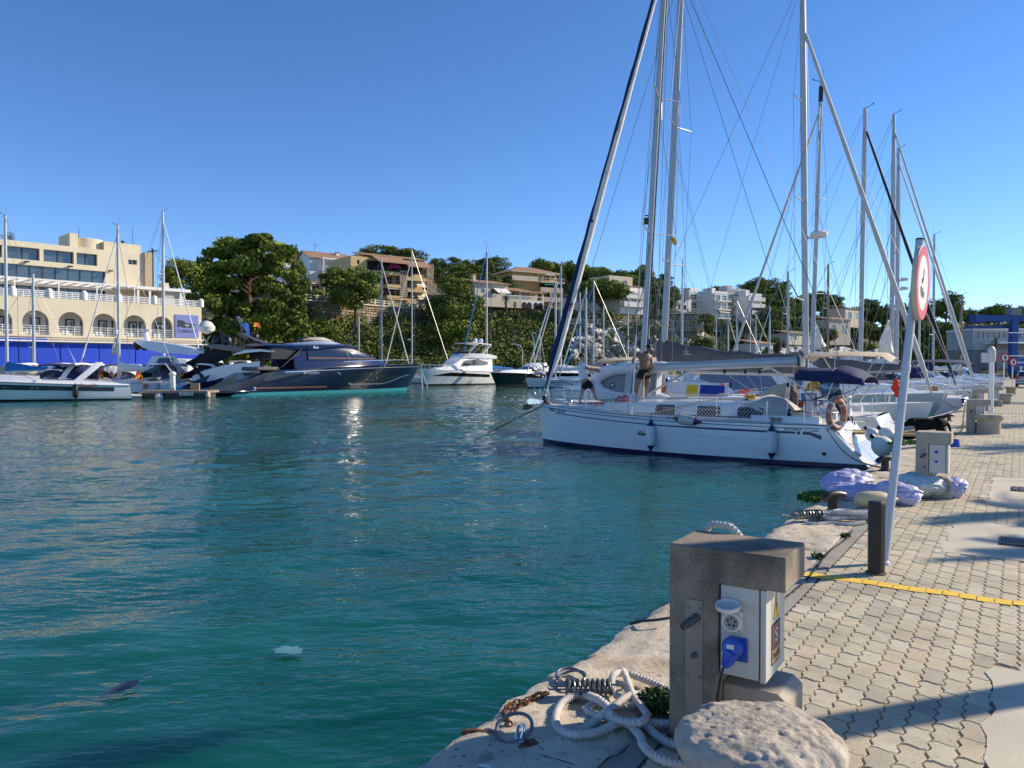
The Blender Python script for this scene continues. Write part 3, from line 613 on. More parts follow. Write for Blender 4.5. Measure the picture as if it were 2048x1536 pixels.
p_ = gnd(1936, 996); tag(part('drawstring', MB().tube(spline([p_+V(-.05,0,.06), p_+V(0,0,.02), p_+V(.08,.02,.01), p_+V(.16,-.04,.01)], .02), .004, 5), pm('orange_string', (.75, .25, .08))), 'thin orange drawstring trailing from the small lilac bag', 'drawstring')
p_ = gnd(1752, 1015); t = thing('cream_fender', 'cream pear-shaped fender lying behind the black post', 'fender', p_+V(0,0,.095), 0)
part('fender_body', MB().lathe([(.001, -.25), (.05, -.245), (.085, -.20), (.10, -.1), (.10, .05), (.07, .16), (.03, .22), (.02, .26)], 20, (0,0,0), Matrix.Rotation(R(90), 3, 'Y')), pm('cream_rubber', (.62, .50, .28), .5, var=.1, sc=8), t)
def heap(c, r, n, seed, rr_, h=.12):
 g = np.random.default_rng(seed); P = []; a = g.random()*6
 for i in range(n): a += 1.2+g.random()*2.2; d = r*(.25+.75*g.random()); P.append(c+V(d*math.cos(a)*1.25, d*math.sin(a)*.7, rr_+h*max(0, 1-d/r*.8)*g.random()+.01))
 return P
c_ = gnd(1697, 1040); rope_thing(heap(c_, .34, 19, 4, .02, .16), .021, 'heap of white laid rope beside the far mooring spring')
rope_thing([gnd(1610, 1046, .02), gnd(1632, 1048, .02), gnd(1660, 1046, .02), gnd(1700, 1048, .02), gnd(1730, 1044, .02)], .02, 'straight end of white rope lying in front of the rope heap')
rope_thing([gnd(1770, 1046, .02), gnd(1783, 1040, .03), gnd(1795, 1036, .03), gnd(1786, 1046, .02), gnd(1776, 1052, .02)], .016, 'knotted end of white rope beside the leaning sign pole')
spring(gnd(1588, 1030, .09), gnd(1640, 1028, .075), .046, .008, 8.5, 'steel mooring spring sticking out over the water beside the rope heap')
def cleat(p, label, s=1., rz=0.):
 t = thing('mooring_cleat', label, 'cleat', p, rz, 'black iron cleats along the quay')
 part('cleat_foot', MB().lathe([(.10*s, 0), (.10*s, .02*s), (.06*s, .04*s), (.055*s, .15*s), (.07*s, .19*s)], 14), black, t)
 part('cleat_horn', MB().tube(spline([V(-.14*s, 0, .16*s), V(-.05*s, 0, .205*s), V(.06*s, 0, .21*s), V(.16*s, 0, .19*s)], .02), [.04*s]*1+[.05*s]*100 if 0 else .045*s, 10), black, t)
cleat(gnd(1666, 1025), 'black iron cleat between the purple bags and the rope heap', 1.0, .4)
cleat(gnd(1770, 943), 'black iron cleat on the quay at the stern of the white sailing yacht', 1.05, .3)
cleat(gnd(1898, 842), 'black iron cleat on the quay edge behind the black dog', .95, .3)
cleat(gnd(1926, 806), 'black iron cleat on the quay edge before the third pedestal', .95, .3)
tag(part('water_hose', MB().tube(spline([lp(pC, -.02, -.05, .8), lp(pC, -.06, -.15, .35), lp(pC, -.10, -.5, .05), lp(pC, -.5, -1.0, .02), lp(pC, -1.6, -1.2, .02), lp(pC, -3., -.9, .02)], .08), .018, 6), ropey), 'yellow water hose looping down beside the third pedestal', 'hose')
p_ = gnd(243, 1380, ZW+.02); tag(part('floating_cloth', MB().add([p_+V(x*.27, y*.34, z+.01) for x, y, z in ((-.36,-.3,0),(-.1,-.33,.01),(.2,-.28,.02),(.3,.1,.0),(.28,.4,.01),(-.05,.35,.015),(-.2,.1,.01),(.05,.02,.02))], [(0,1,7,6),(1,2,3,7),(7,3,4,5),(6,7,5)]), pm('wet_dark_cloth', (.01, .015, .035), .3)), 'dark blue scrap of cloth floating on the water', 'litter')
p_ = gnd(575, 1302, ZW+.02); m = MB(); g = np.random.default_rng(1)
for i in range(5):
 for j in range(3): pass
vs = [p_+V((i-2.5)*.055+g.normal()*.01, (j-1.5)*.06+g.normal()*.012, .004+g.random()*.016) for j in range(4) for i in range(6)]
m.add(vs, [(j*6+i, j*6+i+1, j*6+i+7, j*6+i+6) for j in range(3) for i in range(5) if (i, j) not in ((0,0),(4,2),(0,2))]); cb = pm('pale_film', (.10, .25, .25), .2, var=.1); tag(part('floating_bag', m, cb), 'torn clear plastic bag floating on the water', 'litter')
tag(part('lost_card', MB().box(zp(580, 1200, .022), (.05, .014, .003), -.35), whitep), 'tiny white plastic clip lying on the coping', 'litter')
p_ = gnd(1908, 893); t = thing('dog_bowl', 'blue plastic bowl on the paving at the tail of the black dog', 'bowl', p_)
part('bowl', MB().lathe([(.125, 0), (.11, .06), (.10, .15), (.092, .155), (.095, .10), (.001, .03)], 20), bluep, t)
def skin(name, joints, edges, radii, mat, parent=None, sub=2, root=0, label=None, smooth_shade=True):
 me = bpy.data.meshes.new(name); me.from_pydata([tuple(j) for j in joints], edges, []); o = bpy.data.objects.new(name, me); COL.objects.link(o)
 o.modifiers.new('skin', 'SKIN'); me.skin_vertices or None
 sv = me.skin_vertices[0].data if me.skin_vertices else None
 if sv is None:
  bm = bmesh.new(); bm.from_mesh(me); bm.verts.layers.skin.verify(); bm.to_mesh(me); bm.free(); sv = me.skin_vertices[0].data
 for i, r_ in enumerate(radii):
  sv[i].radius = (r_, r_) if not isinstance(r_, tuple) else r_; sv[i].use_root = (i == root)
 if sub: s_ = o.modifiers.new('sub', 'SUBSURF'); s_.levels = sub; s_.render_levels = sub
 o.modifiers['skin'].use_smooth_shade = True
 dg = bpy.context.evaluated_depsgraph_get(); me2 = bpy.data.meshes.new_from_object(o.evaluated_get(dg)); bpy.data.objects.remove(o)
 me2.name = name; me2.materials.clear(); ob = bpy.data.objects.new(name, me2); COL.objects.link(ob); me2.materials.append(mat); me2.polygons.foreach_set('use_smooth', [True]*len(me2.polygons))
 if parent is not None: ob.parent = parent
 if label: ob['label'] = label
 return ob
dogp = gnd(1860, 893, 0); fur = pm('black_fur', (.004, .004, .004), .75, spec=.2, var=.3, sc=30)
dg_ = thing('dog', 'black dog standing behind the second pedestal with its head low', 'dog', dogp, 0)
J = [(.20,0,.50),(.0,0,.49),(-.20,0,.485),(-.32,0,.53),(-.42,0,.53),(-.505,0,.475), (.30,.0,.52),(.40,0,.45),(.44,0,.30),(.48,0,.20),
     (-.20,.09,.30),(-.21,.09,.12),(-.22,.09,.03),(-.26,.09,.02), (-.20,-.09,.30),(-.21,-.09,.12),(-.22,-.09,.03),(-.26,-.09,.02),
     (.24,.09,.33),(.20,.09,.22),(.30,.09,.12),(.27,.09,.03),(.23,.09,.02), (.24,-.09,.33),(.20,-.09,.22),(.30,-.09,.12),(.27,-.09,.03),(.23,-.09,.02), (-.56,0,.455)]
E = [(0,1),(1,2),(2,3),(3,4),(4,5),(5,28),(0,6),(6,7),(7,8),(8,9),(2,10),(10,11),(11,12),(12,13),(2,14),(14,15),(15,16),(16,17),(0,18),(18,19),(19,20),(20,21),(21,22),(0,23),(23,24),(24,25),(25,26),(26,27)]
RR = [.125,.12,.14,.095,.095,.055,.10,.03,.022,.015,.055,.035,.03,.03,.055,.035,.03,.03,.07,.05,.03,.028,.028,.07,.05,.03,.028,.028,.042]
part_o = skin('dog_body', J, E, RR, fur, dg_, 2, 1)
for s_ in (-1, 1): part('ear', MB().ell((-.40, s_*.085, .535), (.035, .018, .06), 10, 6), fur, dg_)
# ================================================================ BOATS
def smooth(a, b, x): t = max(0, min(1, (x-a)/(b-a))); return t*t*(3-2*t)
class Hull:
 """local frame: x forward, y to port, z up from the waterline"""
 def __init__(s, L, B, fs, fb, xs=(0, 0), xb=(0, .3), p=.55, q=1.6, tw=.82, flare=.75, zb=-.5, sag=.12, pz=1.):
  s.L, s.B, s.fs, s.fb, s.xs, s.xb, s.p, s.q, s.tw, s.flare, s.zb, s.sag, s.pz = L, B, fs, fb, xs, xb, p, q, tw, flare, zb, sag, pz
 def sheer(s, t): return s.fs+(s.fb-s.fs)*t**1.4 - s.sag*math.sin(math.pi*t)
 def beam(s, t):                       # half breadth at the sheer
  if t < .42: k = s.tw+(1-s.tw)*math.sin(math.pi/2*t/.42)
  else: u = min(1, (t-.42)/.58); k = (1-u**s.q)**.80
  return s.B/2*max(k, .012)
 def P(s, t, u, off=0., side=1):       # u: 0 waterline .. 1 sheer (negative below)
  h = s.sheer(t); z = h*u if u >= 0 else -s.zb*u
  x0 = s.xs[0]+(s.xs[1]-s.xs[0])*u; x1 = s.L+s.xb[0]+(s.xb[1]-s.xb[0])*(u if u > 0 else u*1.5)
  x = x0+(x1-x0)*t; b = s.beam(t)
  fl = 1-(1-s.flare)*(1-max(0, min(1, u)))**1.3*(.35+.65*t**1.2)
  if u < 0: fl *= (1+u*u*u*.0+u*.45)
  return V(x, side*(b*fl+off), z)
 def tx(s, x, u=1):                    # t for a given x
  x0 = s.xs[0]+(s.xs[1]-s.xs[0])*u; x1 = s.L+s.xb[0]+(s.xb[1]-s.xb[0])*u
  return max(0, min(1, (x-x0)/(x1-x0)))
 def at(s, x, z, off=0., side=1):
  u = z/s.sheer(s.tx(x, .6)); t = s.tx(x, u); u = z/s.sheer(t); t = s.tx(x, u); return s.P(t, u, off, side)
 def build(s, parent, mat, deckm, bottom, boot=None, nt=40, toe=None, name='hull'):
  us = [-1, -.5, 0, .11] + [.11+(.89)*k/8 for k in range(1, 9)]; rings = []
  ts = [1-(1-i/nt)**1.5 for i in range(nt+1)]
  b = MB(); W = 2*len(us); vs = []
  for t in ts:
   for u in us[::-1]: vs.append(s.P(t, u, 0, 1))
   for u in us: vs.append(s.P(t, u, 0, -1))
  n = len(us)
  for i in range(nt):
   for k in range(W-1):
    kk = k if k < n else W-2-k
    uu = us[::-1][min(kk+1, n-1)] if kk < n else 0
    mi = 1 if (kk >= n-3) else (2 if kk == n-4 and boot else 0)
    b.add([vs[i*W+k], vs[i*W+k+1], vs[(i+1)*W+k+1], vs[(i+1)*W+k]], [(0,1,2,3)], mi)
  b.add(vs[:W], [tuple(range(W))], 0)
  me = b.mesh(name); bm = bmesh.new(); bm.from_mesh(me); bmesh.ops.remove_doubles(bm, verts=bm.verts, dist=1e-4); bmesh.ops.recalc_face_normals(bm, faces=bm.faces); bm.to_mesh(me); bm.free()
  h = link(name, me, [mat, bottom, boot or mat], parent, ang=30)
  d = MB(); rw = []
  for t in ts:
   p = s.P(t, 1, -.015); cam_ = .05*s.beam(t)
   rw.append([V(p.x, p.y*f, p.z+.004+cam_*(1-f*f)) for f in (1, .6, .2, -.2, -.6, -1)])
  d.loft(rw, closed=False); part('deck', d, deckm, parent, ang=60)
  if toe:
   for side in (1, -1):
    part('toe_rail', MB().tube([s.P(t, 1, -.02, side)+V(0,0,.02) for t in ts], toe, 5), alu if toe < .03 else deckm, parent)
  return h
 def stripe(s, parent, name, mat, x0, x1, za, zb, side=1, n=30, off=.004, rel=False):
  """band on the topsides between heights za(x) and zb(x)"""
  f = (lambda v, x: v(x) if callable(v) else v); rows = []
  for i in range(n+1):
   x = x0+(x1-x0)*i/n; a, c = f(za, x), f(zb, x); rows.append([s.at(x, a, off, side), s.at(x, (a+c)/2, off, side), s.at(x, c, off, side)])
  m = MB().loft(rows, closed=False); return part(name, m, mat, parent, fix=False)
def trunk(st, mat, parent, name='cabin', closed_end=True, ang=32, bevel=0, n=0):
 """st: stations (x, half width at base, half width at top, z base, z top, crown)"""
 rings = []
 for x, wb, wt, z0, z1, cr in st:
  r_ = [V(x, wb, z0), V(x, wb*.4+wt*.6, z0+(z1-z0)*.62), V(x, wt, z1-.02*(z1-z0)), V(x, wt*.8, z1+cr*.45), V(x, wt*.35, z1+cr*.9)]
  rings.append(r_+[V(p.x, -p.y, p.z) for p in r_[::-1]])
 return part(name, MB().loft(rings), mat, parent, ang=ang, bevel=bevel)
def put(root, mb):
 return mb
def rail(parent, pts, r=.013, n=6, name='rail'): return part(name, MB().tube(pts, r, n), steel, parent)
def wire_(parent, a, b, r=.007, name='wire', mat=None, n=4): return part(name, MB().tube([a, b], r, n, cap=False), mat or wire, parent)
ST = V(9.50, 19.80, ZW); BW = V(1.05, 25.60, ZW); hd = (BW-ST).normalized(); rzB = math.atan2(hd.y, hd.x); LWL = (BW-ST).length
MBv = Matrix.Translation(ST) @ Matrix.Rotation(rzB, 4, 'Z'); MBi = MBv.inverted()
BY = thing('sailing_yacht', 'white sailing yacht with a blue stripe and BAVARIA lettering, moored stern to the quay', 'sailing yacht', ST, rzB)
H = Hull(LWL, 3.42, 1.02, 1.30, xs=(0, .95), xb=(0, .16), q=1.75, tw=.84, flare=.86, sag=.04)
hullw = pm('yacht_topsides', (.72, .75, .76), .16, var=.02, sc=.6, coat=.5)
H.build(BY, hullw, deckw, pm('navy_antifouling', (.006, .007, .014), .5), pm('boot_navy', (.009, .010, .055), .35), toe=.022)
bst = pm('stripe_blue', (.012, .018, .10), .3)
sh = lambda x: H.sheer(H.tx(x))
for side in (1, -1):
 H.stripe(BY, 'gunwale_line', bst, 1.15, 10.1, lambda x: sh(x)-.075, lambda x: sh(x)-.055, side)
 H.stripe(BY, 'waist_stripe', bst, 1.74, 9.4, lambda x: sh(x)-.215, lambda x: sh(x)-.215+.028+.03*smooth(6, 3, x), side)
 H.stripe(BY, 'hull_seam', pm('seam_grey', (.35, .40, .42), .4), 2.0, 9.9, lambda x: sh(x)-.40, lambda x: sh(x)-.393, side)
for a, b in ((1.70, 1.62), (1.56, 1.40)): H.stripe(BY, 'stern_stripe', bst, a, b, lambda x: sh(x)-.23, lambda x: sh(x)-.15, 1, 4, .005)
H.stripe(BY, 'stern_stripe', bst, 1.40, 1.12, lambda x: sh(x)-.23-.12*(1.40-x)/.28, lambda x: sh(x)-.15-.09*(1.40-x)/.28, 1, 6, .005)
def htext(txt, x, dz, size, mat, name, fs=(1,1), shear=0, side=1, off=.014):
 return part(name, text_mb(txt, size, lambda u, v, h: H.at(x-u*side, sh(x-u*side)+dz+v, off, side), 0, fs, shear=shear), mat, BY, fix=False, smooth=False)
htext('BAVARIA', 1.80, -.105, .105, bst, 'maker_lettering', (.98, 1), .25)
htext('33', 1.50, -.110, .105, pm('letter_grey', (.42, .45, .50), .4), 'number_lettering', (.9, 1), .25)
htext('cruiser', 1.29, -.120, .08, bst, 'model_lettering', (.95, 1), .3)
htext('7ªBA-1-25-19', 9.35, -.125, .145, ink, 'registration', (1.05, 1))
part('exhaust', MB().lathe([(.05, -.01), (.05, .015), (.035, .016), (.03, .005), (.001, .005)], 14, H.at(1.05, .33), Matrix.Rotation(R(-90), 3, 'X')), black, BY)
part('hull_hatch', MB().lathe([(.12, 0), (.10, .012), (.001, .012)], 18, H.at(5.95, .62), Matrix.Rotation(R(-90), 3, 'X') @ Matrix.Diagonal((1.3, .55, 1))), glassd, BY)
mb = MB(); fn3 = lambda y, z, x: V(x, y, z)
part('transom_step', MB().loft([[V(.10, 1.05, .12), V(.10, -1.05, .12), V(.30, -1.1, .12), V(.30, 1.1, .12)], [V(.50, 1.05, .16), V(.50, -1.05, .16), V(.6, -1.1, .16), V(.6, 1.1, .16)]]), deckw, BY)
part('transom_wall', MB().loft([[V(.16, 1.2, .10), V(.16, -1.2, .10), V(.30, -1.2, .10), V(.30, 1.2, .10)], [V(.86, 1.3, 1.0), V(.86, -1.3, 1.0), V(1.1, -1.3, 1.0), V(1.1, 1.3, 1.0)]]), white, BY)
winm = pm('cabin_window', (.006, .007, .010), .25, spec=.25)
trunk([(9.0, .05, .03, 1.22, 1.26, .01), (8.6, .42, .34, 1.20, 1.34, .03), (7.6, .78, .66, 1.15, 1.42, .05), (6.0, 1.05, .88, 1.10, 1.48, .06), (4.6, 1.12, .92, 1.07, 1.52, .06), (3.1, 1.12, .90, 1.05, 1.56, .06), (2.45, 1.10, .86, 1.04, 1.50, .05)], white, BY)
for side in (1, -1):
 for x0, x1 in ((5.80, 5.18), (4.52, 3.86), (3.38, 2.68)):
  wf = lambda x: (1.12 if x < 4.6 else 1.12-.07*(x-4.6)/1.4 if x < 6 else 1.05-.27*(x-6)/1.6)
  def wp(x, z, o): w_ = wf(x); return V(x, side*(w_-.125*(z-1.08)/.3+o), z)
  for nm, g_, mt, o in (('window_frame', .035, white, .012), ('window', 0., winm, .022)):
   pl = []
   for cx_, cz_, a0 in ((x0-.06, 1.36, 0), (x1+.06, 1.36, 90), (x1+.06, 1.22, 180), (x0-.06, 1.22, 270)):
    for k in range(5): a = R(a0+22.5*k); pl.append((cx_+(.06+g_)*math.cos(a), cz_+(.06+g_)*math.sin(a)))
   n_ = len(pl); part(nm, MB().add([wp(a, b, o) for a, b in pl]+[wp(a, b, -.05) for a, b in pl], [tuple(range(n_))]+[(k, (k+1)%n_, n_+(k+1)%n_, n_+k) for k in range(n_)]), mt, BY)
 m = MB(); xs_ = [8.4-.2*i for i in range(28)]
 m.loft([[V(x, side*(wf(x)+.006), 1.13 if x<7 else 1.17), V(x, side*(wf(x)-.01), 1.17 if x<7 else 1.20)] for x in xs_ if not any(a+.1 > x > b-.1 for a, b in ((5.8,5.2),)) or True], closed=False); part('coachroof_line', m, bst, BY, fix=False)
 rail(BY, [V(7.2, side*.6, 1.47), V(7.15, side*.6, 1.54), V(4.0, side*.72, 1.62), V(3.95, side*.72, 1.56)], .016, name='grab_rail')
part('fore_hatch', MB().b2(7.5, 8.0, -.26, .26, 1.44, 1.50), glassd, BY, bevel=.02)
part('mid_hatch', MB().b2(5.3, 5.8, -.26, .26, 1.54, 1.60), glassd, BY, bevel=.02)
part('sliding_hatch', MB().b2(3.1, 4.1, -.38, .38, 1.58, 1.66), deckw, BY, bevel=.02)
for side in (1, -1):
 part('cockpit_coaming', MB().loft([[V(x, side*1.16, .98), V(x, side*1.10, 1.22), V(x, side*.86, 1.24), V(x, side*.80, .98)] for x in (3.0, 2.2, 1.25)]), white, BY, bevel=.02)
 part('winch', MB().lathe([(.08, 0), (.07, .03), (.045, .06), (.045, .11), (.075, .14), (.075, .16), (.001, .16)], 12, (2.05, side*.98, 1.24)), steel if side < 0 else black, BY)
 part('genoa_winch', MB().lathe([(.07, 0), (.06, .03), (.04, .06), (.04, .10), (.06, .13), (.001, .13)], 12, (3.3, side*.45, 1.60)), black, BY)
part('binnacle', MB().lathe([(.16, .95), (.10, 1.1), (.09, 1.65), (.14, 1.75), (.001, 1.82)], 12, (1.75, 0, 0)), whitep, BY)
wheel = part('steering_wheel', MB().tube([V(1.62, .45*math.cos(a), 1.45+.45*math.sin(a)) for a in [6.2832*k/32 for k in range(32)]], .016, 6, closed=True), steel, BY)
for k in range(6):
 a = 6.2832*k/6; part('wheel_spoke', MB().tube([V(1.64, 0, 1.45), V(1.62, .44*math.cos(a), 1.45+.44*math.sin(a))], .009, 5), steel, wheel)
part('sprayhood', MB().loft([[V(x, y*w_, z0+(z1-z0)*math.sin(math.acos(max(-1,min(1,y))))**.8) for y in [1-2*k/12 for k in range(13)]] for x, w_, z0, z1 in ((3.35, .95, 1.52, 1.58), (3.1, 1.02, 1.45, 1.66), (2.8, 1.06, 1.32, 1.74), (2.45, 1.08, 1.22, 1.62), (2.1, 1.1, 1.20, 1.32))], closed=False), pm('pale_canvas', (.52, .46, .38), .85, col2=(.66, .60, .52), sc=4, bump=.04, bsc=7), BY)
rake = -.72; MT = 15.2
mz = lambda z: V(6.72+rake*(z-1.4)/12.4, 0, z)
def mastmb(fz, z0, z1, rx, ry, n=16): return MB().tube([fz(z0), fz((z0+z1)/2), fz(z1)], 1, n)
def oval_mast(fz, z0, z1, rx, ry, n=16, taper=.75):
 rings = []
 for i in range(7):
  k = i/6; z = z0+(z1-z0)*k; c = fz(z); s_ = 1 if k < .7 else 1-(1-taper)*(k-.7)/.3
  rings.append([c+V(rx*s_*math.cos(a), ry*s_*math.sin(a), 0) for a in [6.2832*j/n for j in range(n)]])
 return MB().loft(rings)
part('mast', oval_mast(mz, 1.5, MT, .105, .075), alu, BY)
wire_(BY, V(6.95, .15, 1.6), mz(MT-.3)+V(.1, 0, 0), .007, 'halyard'); wire_(BY, V(6.4, -.3, 1.6), mz(MT-.6)+V(-.1, 0, 0), .007, 'halyard'); wire_(BY, V(2.1, 0, 2.8), mz(MT-.1), .007, 'topping_lift')
part('mast_track', MB().tube([mz(1.9)+V(-.112, 0, 0), mz(MT-.5)+V(-.10, 0, 0)], .02, 6), black, BY)
part('furling_slot', MB().tube([mz(1.9)+V(-.085, .07, 0), mz(MT-.5)+V(-.08, .066, 0)], .012, 5), mastw, BY)
bx0, bx1 = 6.58, 2.05
part('boom', MB().loft([[V(x, .085*math.cos(a), z+.135*math.sin(a)) for a in [6.2832*k/14 for k in range(14)]] for x, z in ((bx0, 2.47), (4.5, 2.56), (bx1, 2.66))]), alu, BY)
part('boom_end', MB().b2(bx1-.05, bx1+.02, -.09, .09, 2.52, 2.80), black, BY, bevel=.01)
part('boom_vang', MB().tube([V(6.55, 0, 1.65), V(5.1, 0, 2.42)], .032, 8), alu, BY)
for x in (4.1, 3.5, 3.1):
 part('block', MB().ell((x, .02, 2.38), (.05, .025, .07), 10, 6), black, BY); wire_(BY, V(x, 0, 2.5), V(x, .02, 2.40), .008)
 wire_(BY, V(x, .02, 2.34), V(3.0, .02, 1.64), .007, 'mainsheet', ropew)
part('tricolour_spot', MB().box(mz(6.95)+V(.15, .02, 0), (.16, .10, .20)), black, BY, bevel=.02)
part('spot_bracket', MB().box(mz(7.12)+V(.08, .0, 0), (.26, .04, .03)), black, BY)
for z in (6.55, 10.6):
 for side in (1, -1):
  part('spreader', MB().tube([mz(z), mz(z)+V(-.30, side*(1.25 if z < 8 else 1.0), .10)], [.035, .02], 8, flat=.5), mastw, BY)
part('radar_reflector', MB().lathe([(.08, 0), (.09, .04), (.09, .52), (.08, .56)], 14, mz(10.0)+V(.02, -.20, 0)), whitep, BY)
cp_p = {s_: V(6.35, s_*1.42, 1.12) for s_ in (1, -1)}
for s_ in (1, -1):
 t1 = mz(6.55)+V(-.30, s_*1.25, .10); t2 = mz(10.6)+V(-.30, s_*1.0, .10)
 wire_(BY, cp_p[s_], t1, .009, 'shroud'); wire_(BY, t1, t2, .009, 'shroud'); wire_(BY, t2, mz(14.2), .009, 'shroud')
 wire_(BY, V(6.5, s_*1.38, 1.12), mz(6.5), .009, 'lower_shroud'); wire_(BY, t1, mz(10.5), .008, 'diagonal_shroud')
part('shroud_cover', MB().tube([cp_p[1], cp_p[1].lerp(mz(6.55)+V(-.30, 1.25, .10), .42)], .022, 8), mastw, BY)
bs = mz(MT-.1); split = V(1.1, 0, 3.1)
wire_(BY, bs, split, .010, 'backstay')
for s_ in (1, -1): wire_(BY, split, V(.98, s_*1.1, 1.05), .010, 'backstay')
f0 = V(10.22, 0, 1.55); f1 = mz(14.35)+V(.12, 0, 0)
n_ = 60; rg = []; g = np.random.default_rng(9)
for i in range(n_+1):
 k = i/n_; c = f0.lerp(f1, k); r_ = .03+.170*smooth(0, .12, k)*(1-k*.66); r_ *= (1+.08*math.sin(k*60)+.04*g.normal()*.5)
 rg.append([c+V(.9, 0, -.1)*r_*math.cos(a)+V(0, .85, 0)*r_*math.sin(a) for a in [6.2832*j/14+k*3 for j in range(14)]])
part('furled_genoa', MB().loft(rg), navyc, BY, ang=80)
rg = []
for i in range(n_+1):
 k = i/n_; c = f0.lerp(f1, k); r_ = (.03+.170*smooth(0, .12, k)*(1-k*.66)); a = 2.85+.25*math.sin(k*9)
 rg.append([c+V(.9*math.cos(a+d), .85*math.sin(a+d), 0)*r_*1.06 for d in (-.9, -.45, 0, .45, .9)])
part('sail_edge', MB().loft(rg, closed=False), whitec, BY, ang=80)
part('furler_drum', MB().lathe([(.03, 0), (.10, .01), (.10, .03), (.05, .05), (.05, .12), (.10, .14), (.10, .16), (.03, .18)], 14, (10.24, 0, 1.38)), black, BY)
wire_(BY, V(10.30, 0, 1.25), f0, .010, 'forestay')
for s_ in (1, -1):
 rail(BY, spline([V(9.1, s_*.72, 1.28), V(9.1, s_*.73, 1.80), V(9.3, s_*.68, 1.86), V(9.9, s_*.45, 1.87), V(10.35, s_*.20, 1.87)], .08), name='pulpit_rail')
 rail(BY, spline([V(10.35, s_*.20, 1.87), V(10.50, s_*.19, 1.80), V(10.42, s_*.16, 1.55), V(10.1, s_*.20, 1.31)], .08), name='pulpit_rail')
 rail(BY, [V(9.7, s_*.50, 1.29), V(9.75, s_*.50, 1.86)], name='pulpit_leg'); rail(BY, [V(9.1, s_*.73, 1.55), V(9.72, s_*.50, 1.56)], .011)
stx = [8.0, 6.35, 4.9, 3.75, 2.45]
sp = lambda x, s_, z: H.at(x, sh(x)-.01, -.06, s_)+V(0, 0, z)
for s_ in (1, -1):
 for x in stx: part('stanchion', MB().tube([sp(x, s_, 0), sp(x, s_, .60)], .012, 6), steel, BY)
 tops = [V(9.1, s_*.73, 1.80)] + [sp(x, s_, .60) for x in stx] + [V(1.55, s_*1.36, 1.62)]
 mids = [V(9.1, s_*.73, 1.52)] + [sp(x, s_, .32) for x in stx] + [V(1.55, s_*1.36, 1.34)]
 part('lifeline', MB().tube(tops, .005, 4), steel, BY); part('lifeline', MB().tube(mids, .004, 4), steel, BY)
 rail(BY, spline([V(1.55, s_*1.36, 1.02), V(1.55, s_*1.36, 1.60), V(1.3, s_*1.36, 1.66), V(.95, s_*1.30, 1.66), V(.85, s_*1.1, 1.66), V(.85, s_*.55, 1.66), V(.9, s_*.5, 1.02)], .08), name='pushpit_rail')
 rail(BY, [V(1.0, s_*1.32, 1.0), V(1.0, s_*1.32, 1.66)], name='pushpit_leg'); rail(BY, [V(1.55, s_*1.36, 1.34), V(1.0, s_*1.32, 1.34), V(.85, s_*.55, 1.34)], .011)
net = MB()
for s_ in (1, -1):
 a = [H.at(x, sh(x), -.06, s_) for x in np.linspace(9.1, 2.3, 76)];
 for i in range(len(a)):
  for d in (5, -5):
   j = i+d
   if 0 <= j < len(a): net.tube([a[i]+V(0,0,.02), a[j]+V(0,0,.58)], .0055, 3, cap=False)
o = part('netting', net, pm('net_cord', (.55, .55, .52), .8), BY, smooth=False, fix=False); o['kind'] = 'stuff'
part('bow_roller', MB().b2(9.95, 10.75, -.09, .09, 1.30, 1.36), rust, BY, bevel=.01)
for s_ in (1, -1): part('roller_cheek', MB().prism([(10.2, 1.30), (10.78, 1.26), (10.85, 1.36), (10.75, 1.46), (10.2, 1.42)], lambda x, z, y: V(x, y, z), s_*.10, s_*.085), steel, BY)
anc = part('anchor', MB().add([V(10.55, 0, 1.42), V(10.95, .15, 1.22), V(11.12, 0, 1.05), V(10.95, -.15, 1.22), V(10.75, 0, 1.08)], [(0,1,4),(0,4,3),(1,2,4),(4,2,3),(0,3,1),(1,3,2)]), cast, BY, bevel=.01)
part('anchor_shank', MB().bar(V(10.1, 0, 1.40), V(11.05, 0, 1.17), .03, .07), galv, anc)
part('anchor_chain', MB().tube([V(9.4, 0, 1.36), V(10.15, 0, 1.42)], .012, 5), galv, BY)
part('windlass', MB().ell((9.3, 0, 1.38), (.16, .11, .10), 12, 8), steel, BY)
for a, b, nm in ((V(10.05, .25, 1.30), at(945, 877, 24.3), 1), (V(10.0, .2, 1.28), at(970, 861, 25.8), 2)):
 e = MBi @ b; tag(part('bow_line', MB().tube([MBv @ a, (MBv @ a).lerp(b, .5)+V(0,0,-.05), b+V(0,0,-.1)], .011, 6), ropeb), ('lower dark line' if nm == 1 else 'upper dark line')+' running from the white yacht bow down into the water', 'rope')
bim = MB(); rings = []
prof = lambda y: math.sqrt(max(0, 1-abs(y)**2.6))
for x, zc, h_, w_ in ((1.90, 2.36, .16, 1.0), (1.86, 2.42, .18, 1.06), (1.4, 2.42, .17, 1.12), (1.0, 2.40, .17, 1.13), (.88, 2.44, .20, 1.13), (.55, 2.36, .20, 1.12), (.22, 2.24, .14, 1.08)):
 rings.append([V(x, y*w_, zc-.20+h_*1.5*prof(y)**1.0) for y in [1-2*k/14 for k in range(15)]])
bim.loft(rings, closed=False); bimo = part('bimini_top', bim, navyc, BY, ang=80); md = bimo.modifiers.new('t', 'SOLIDIFY'); md.thickness = .02
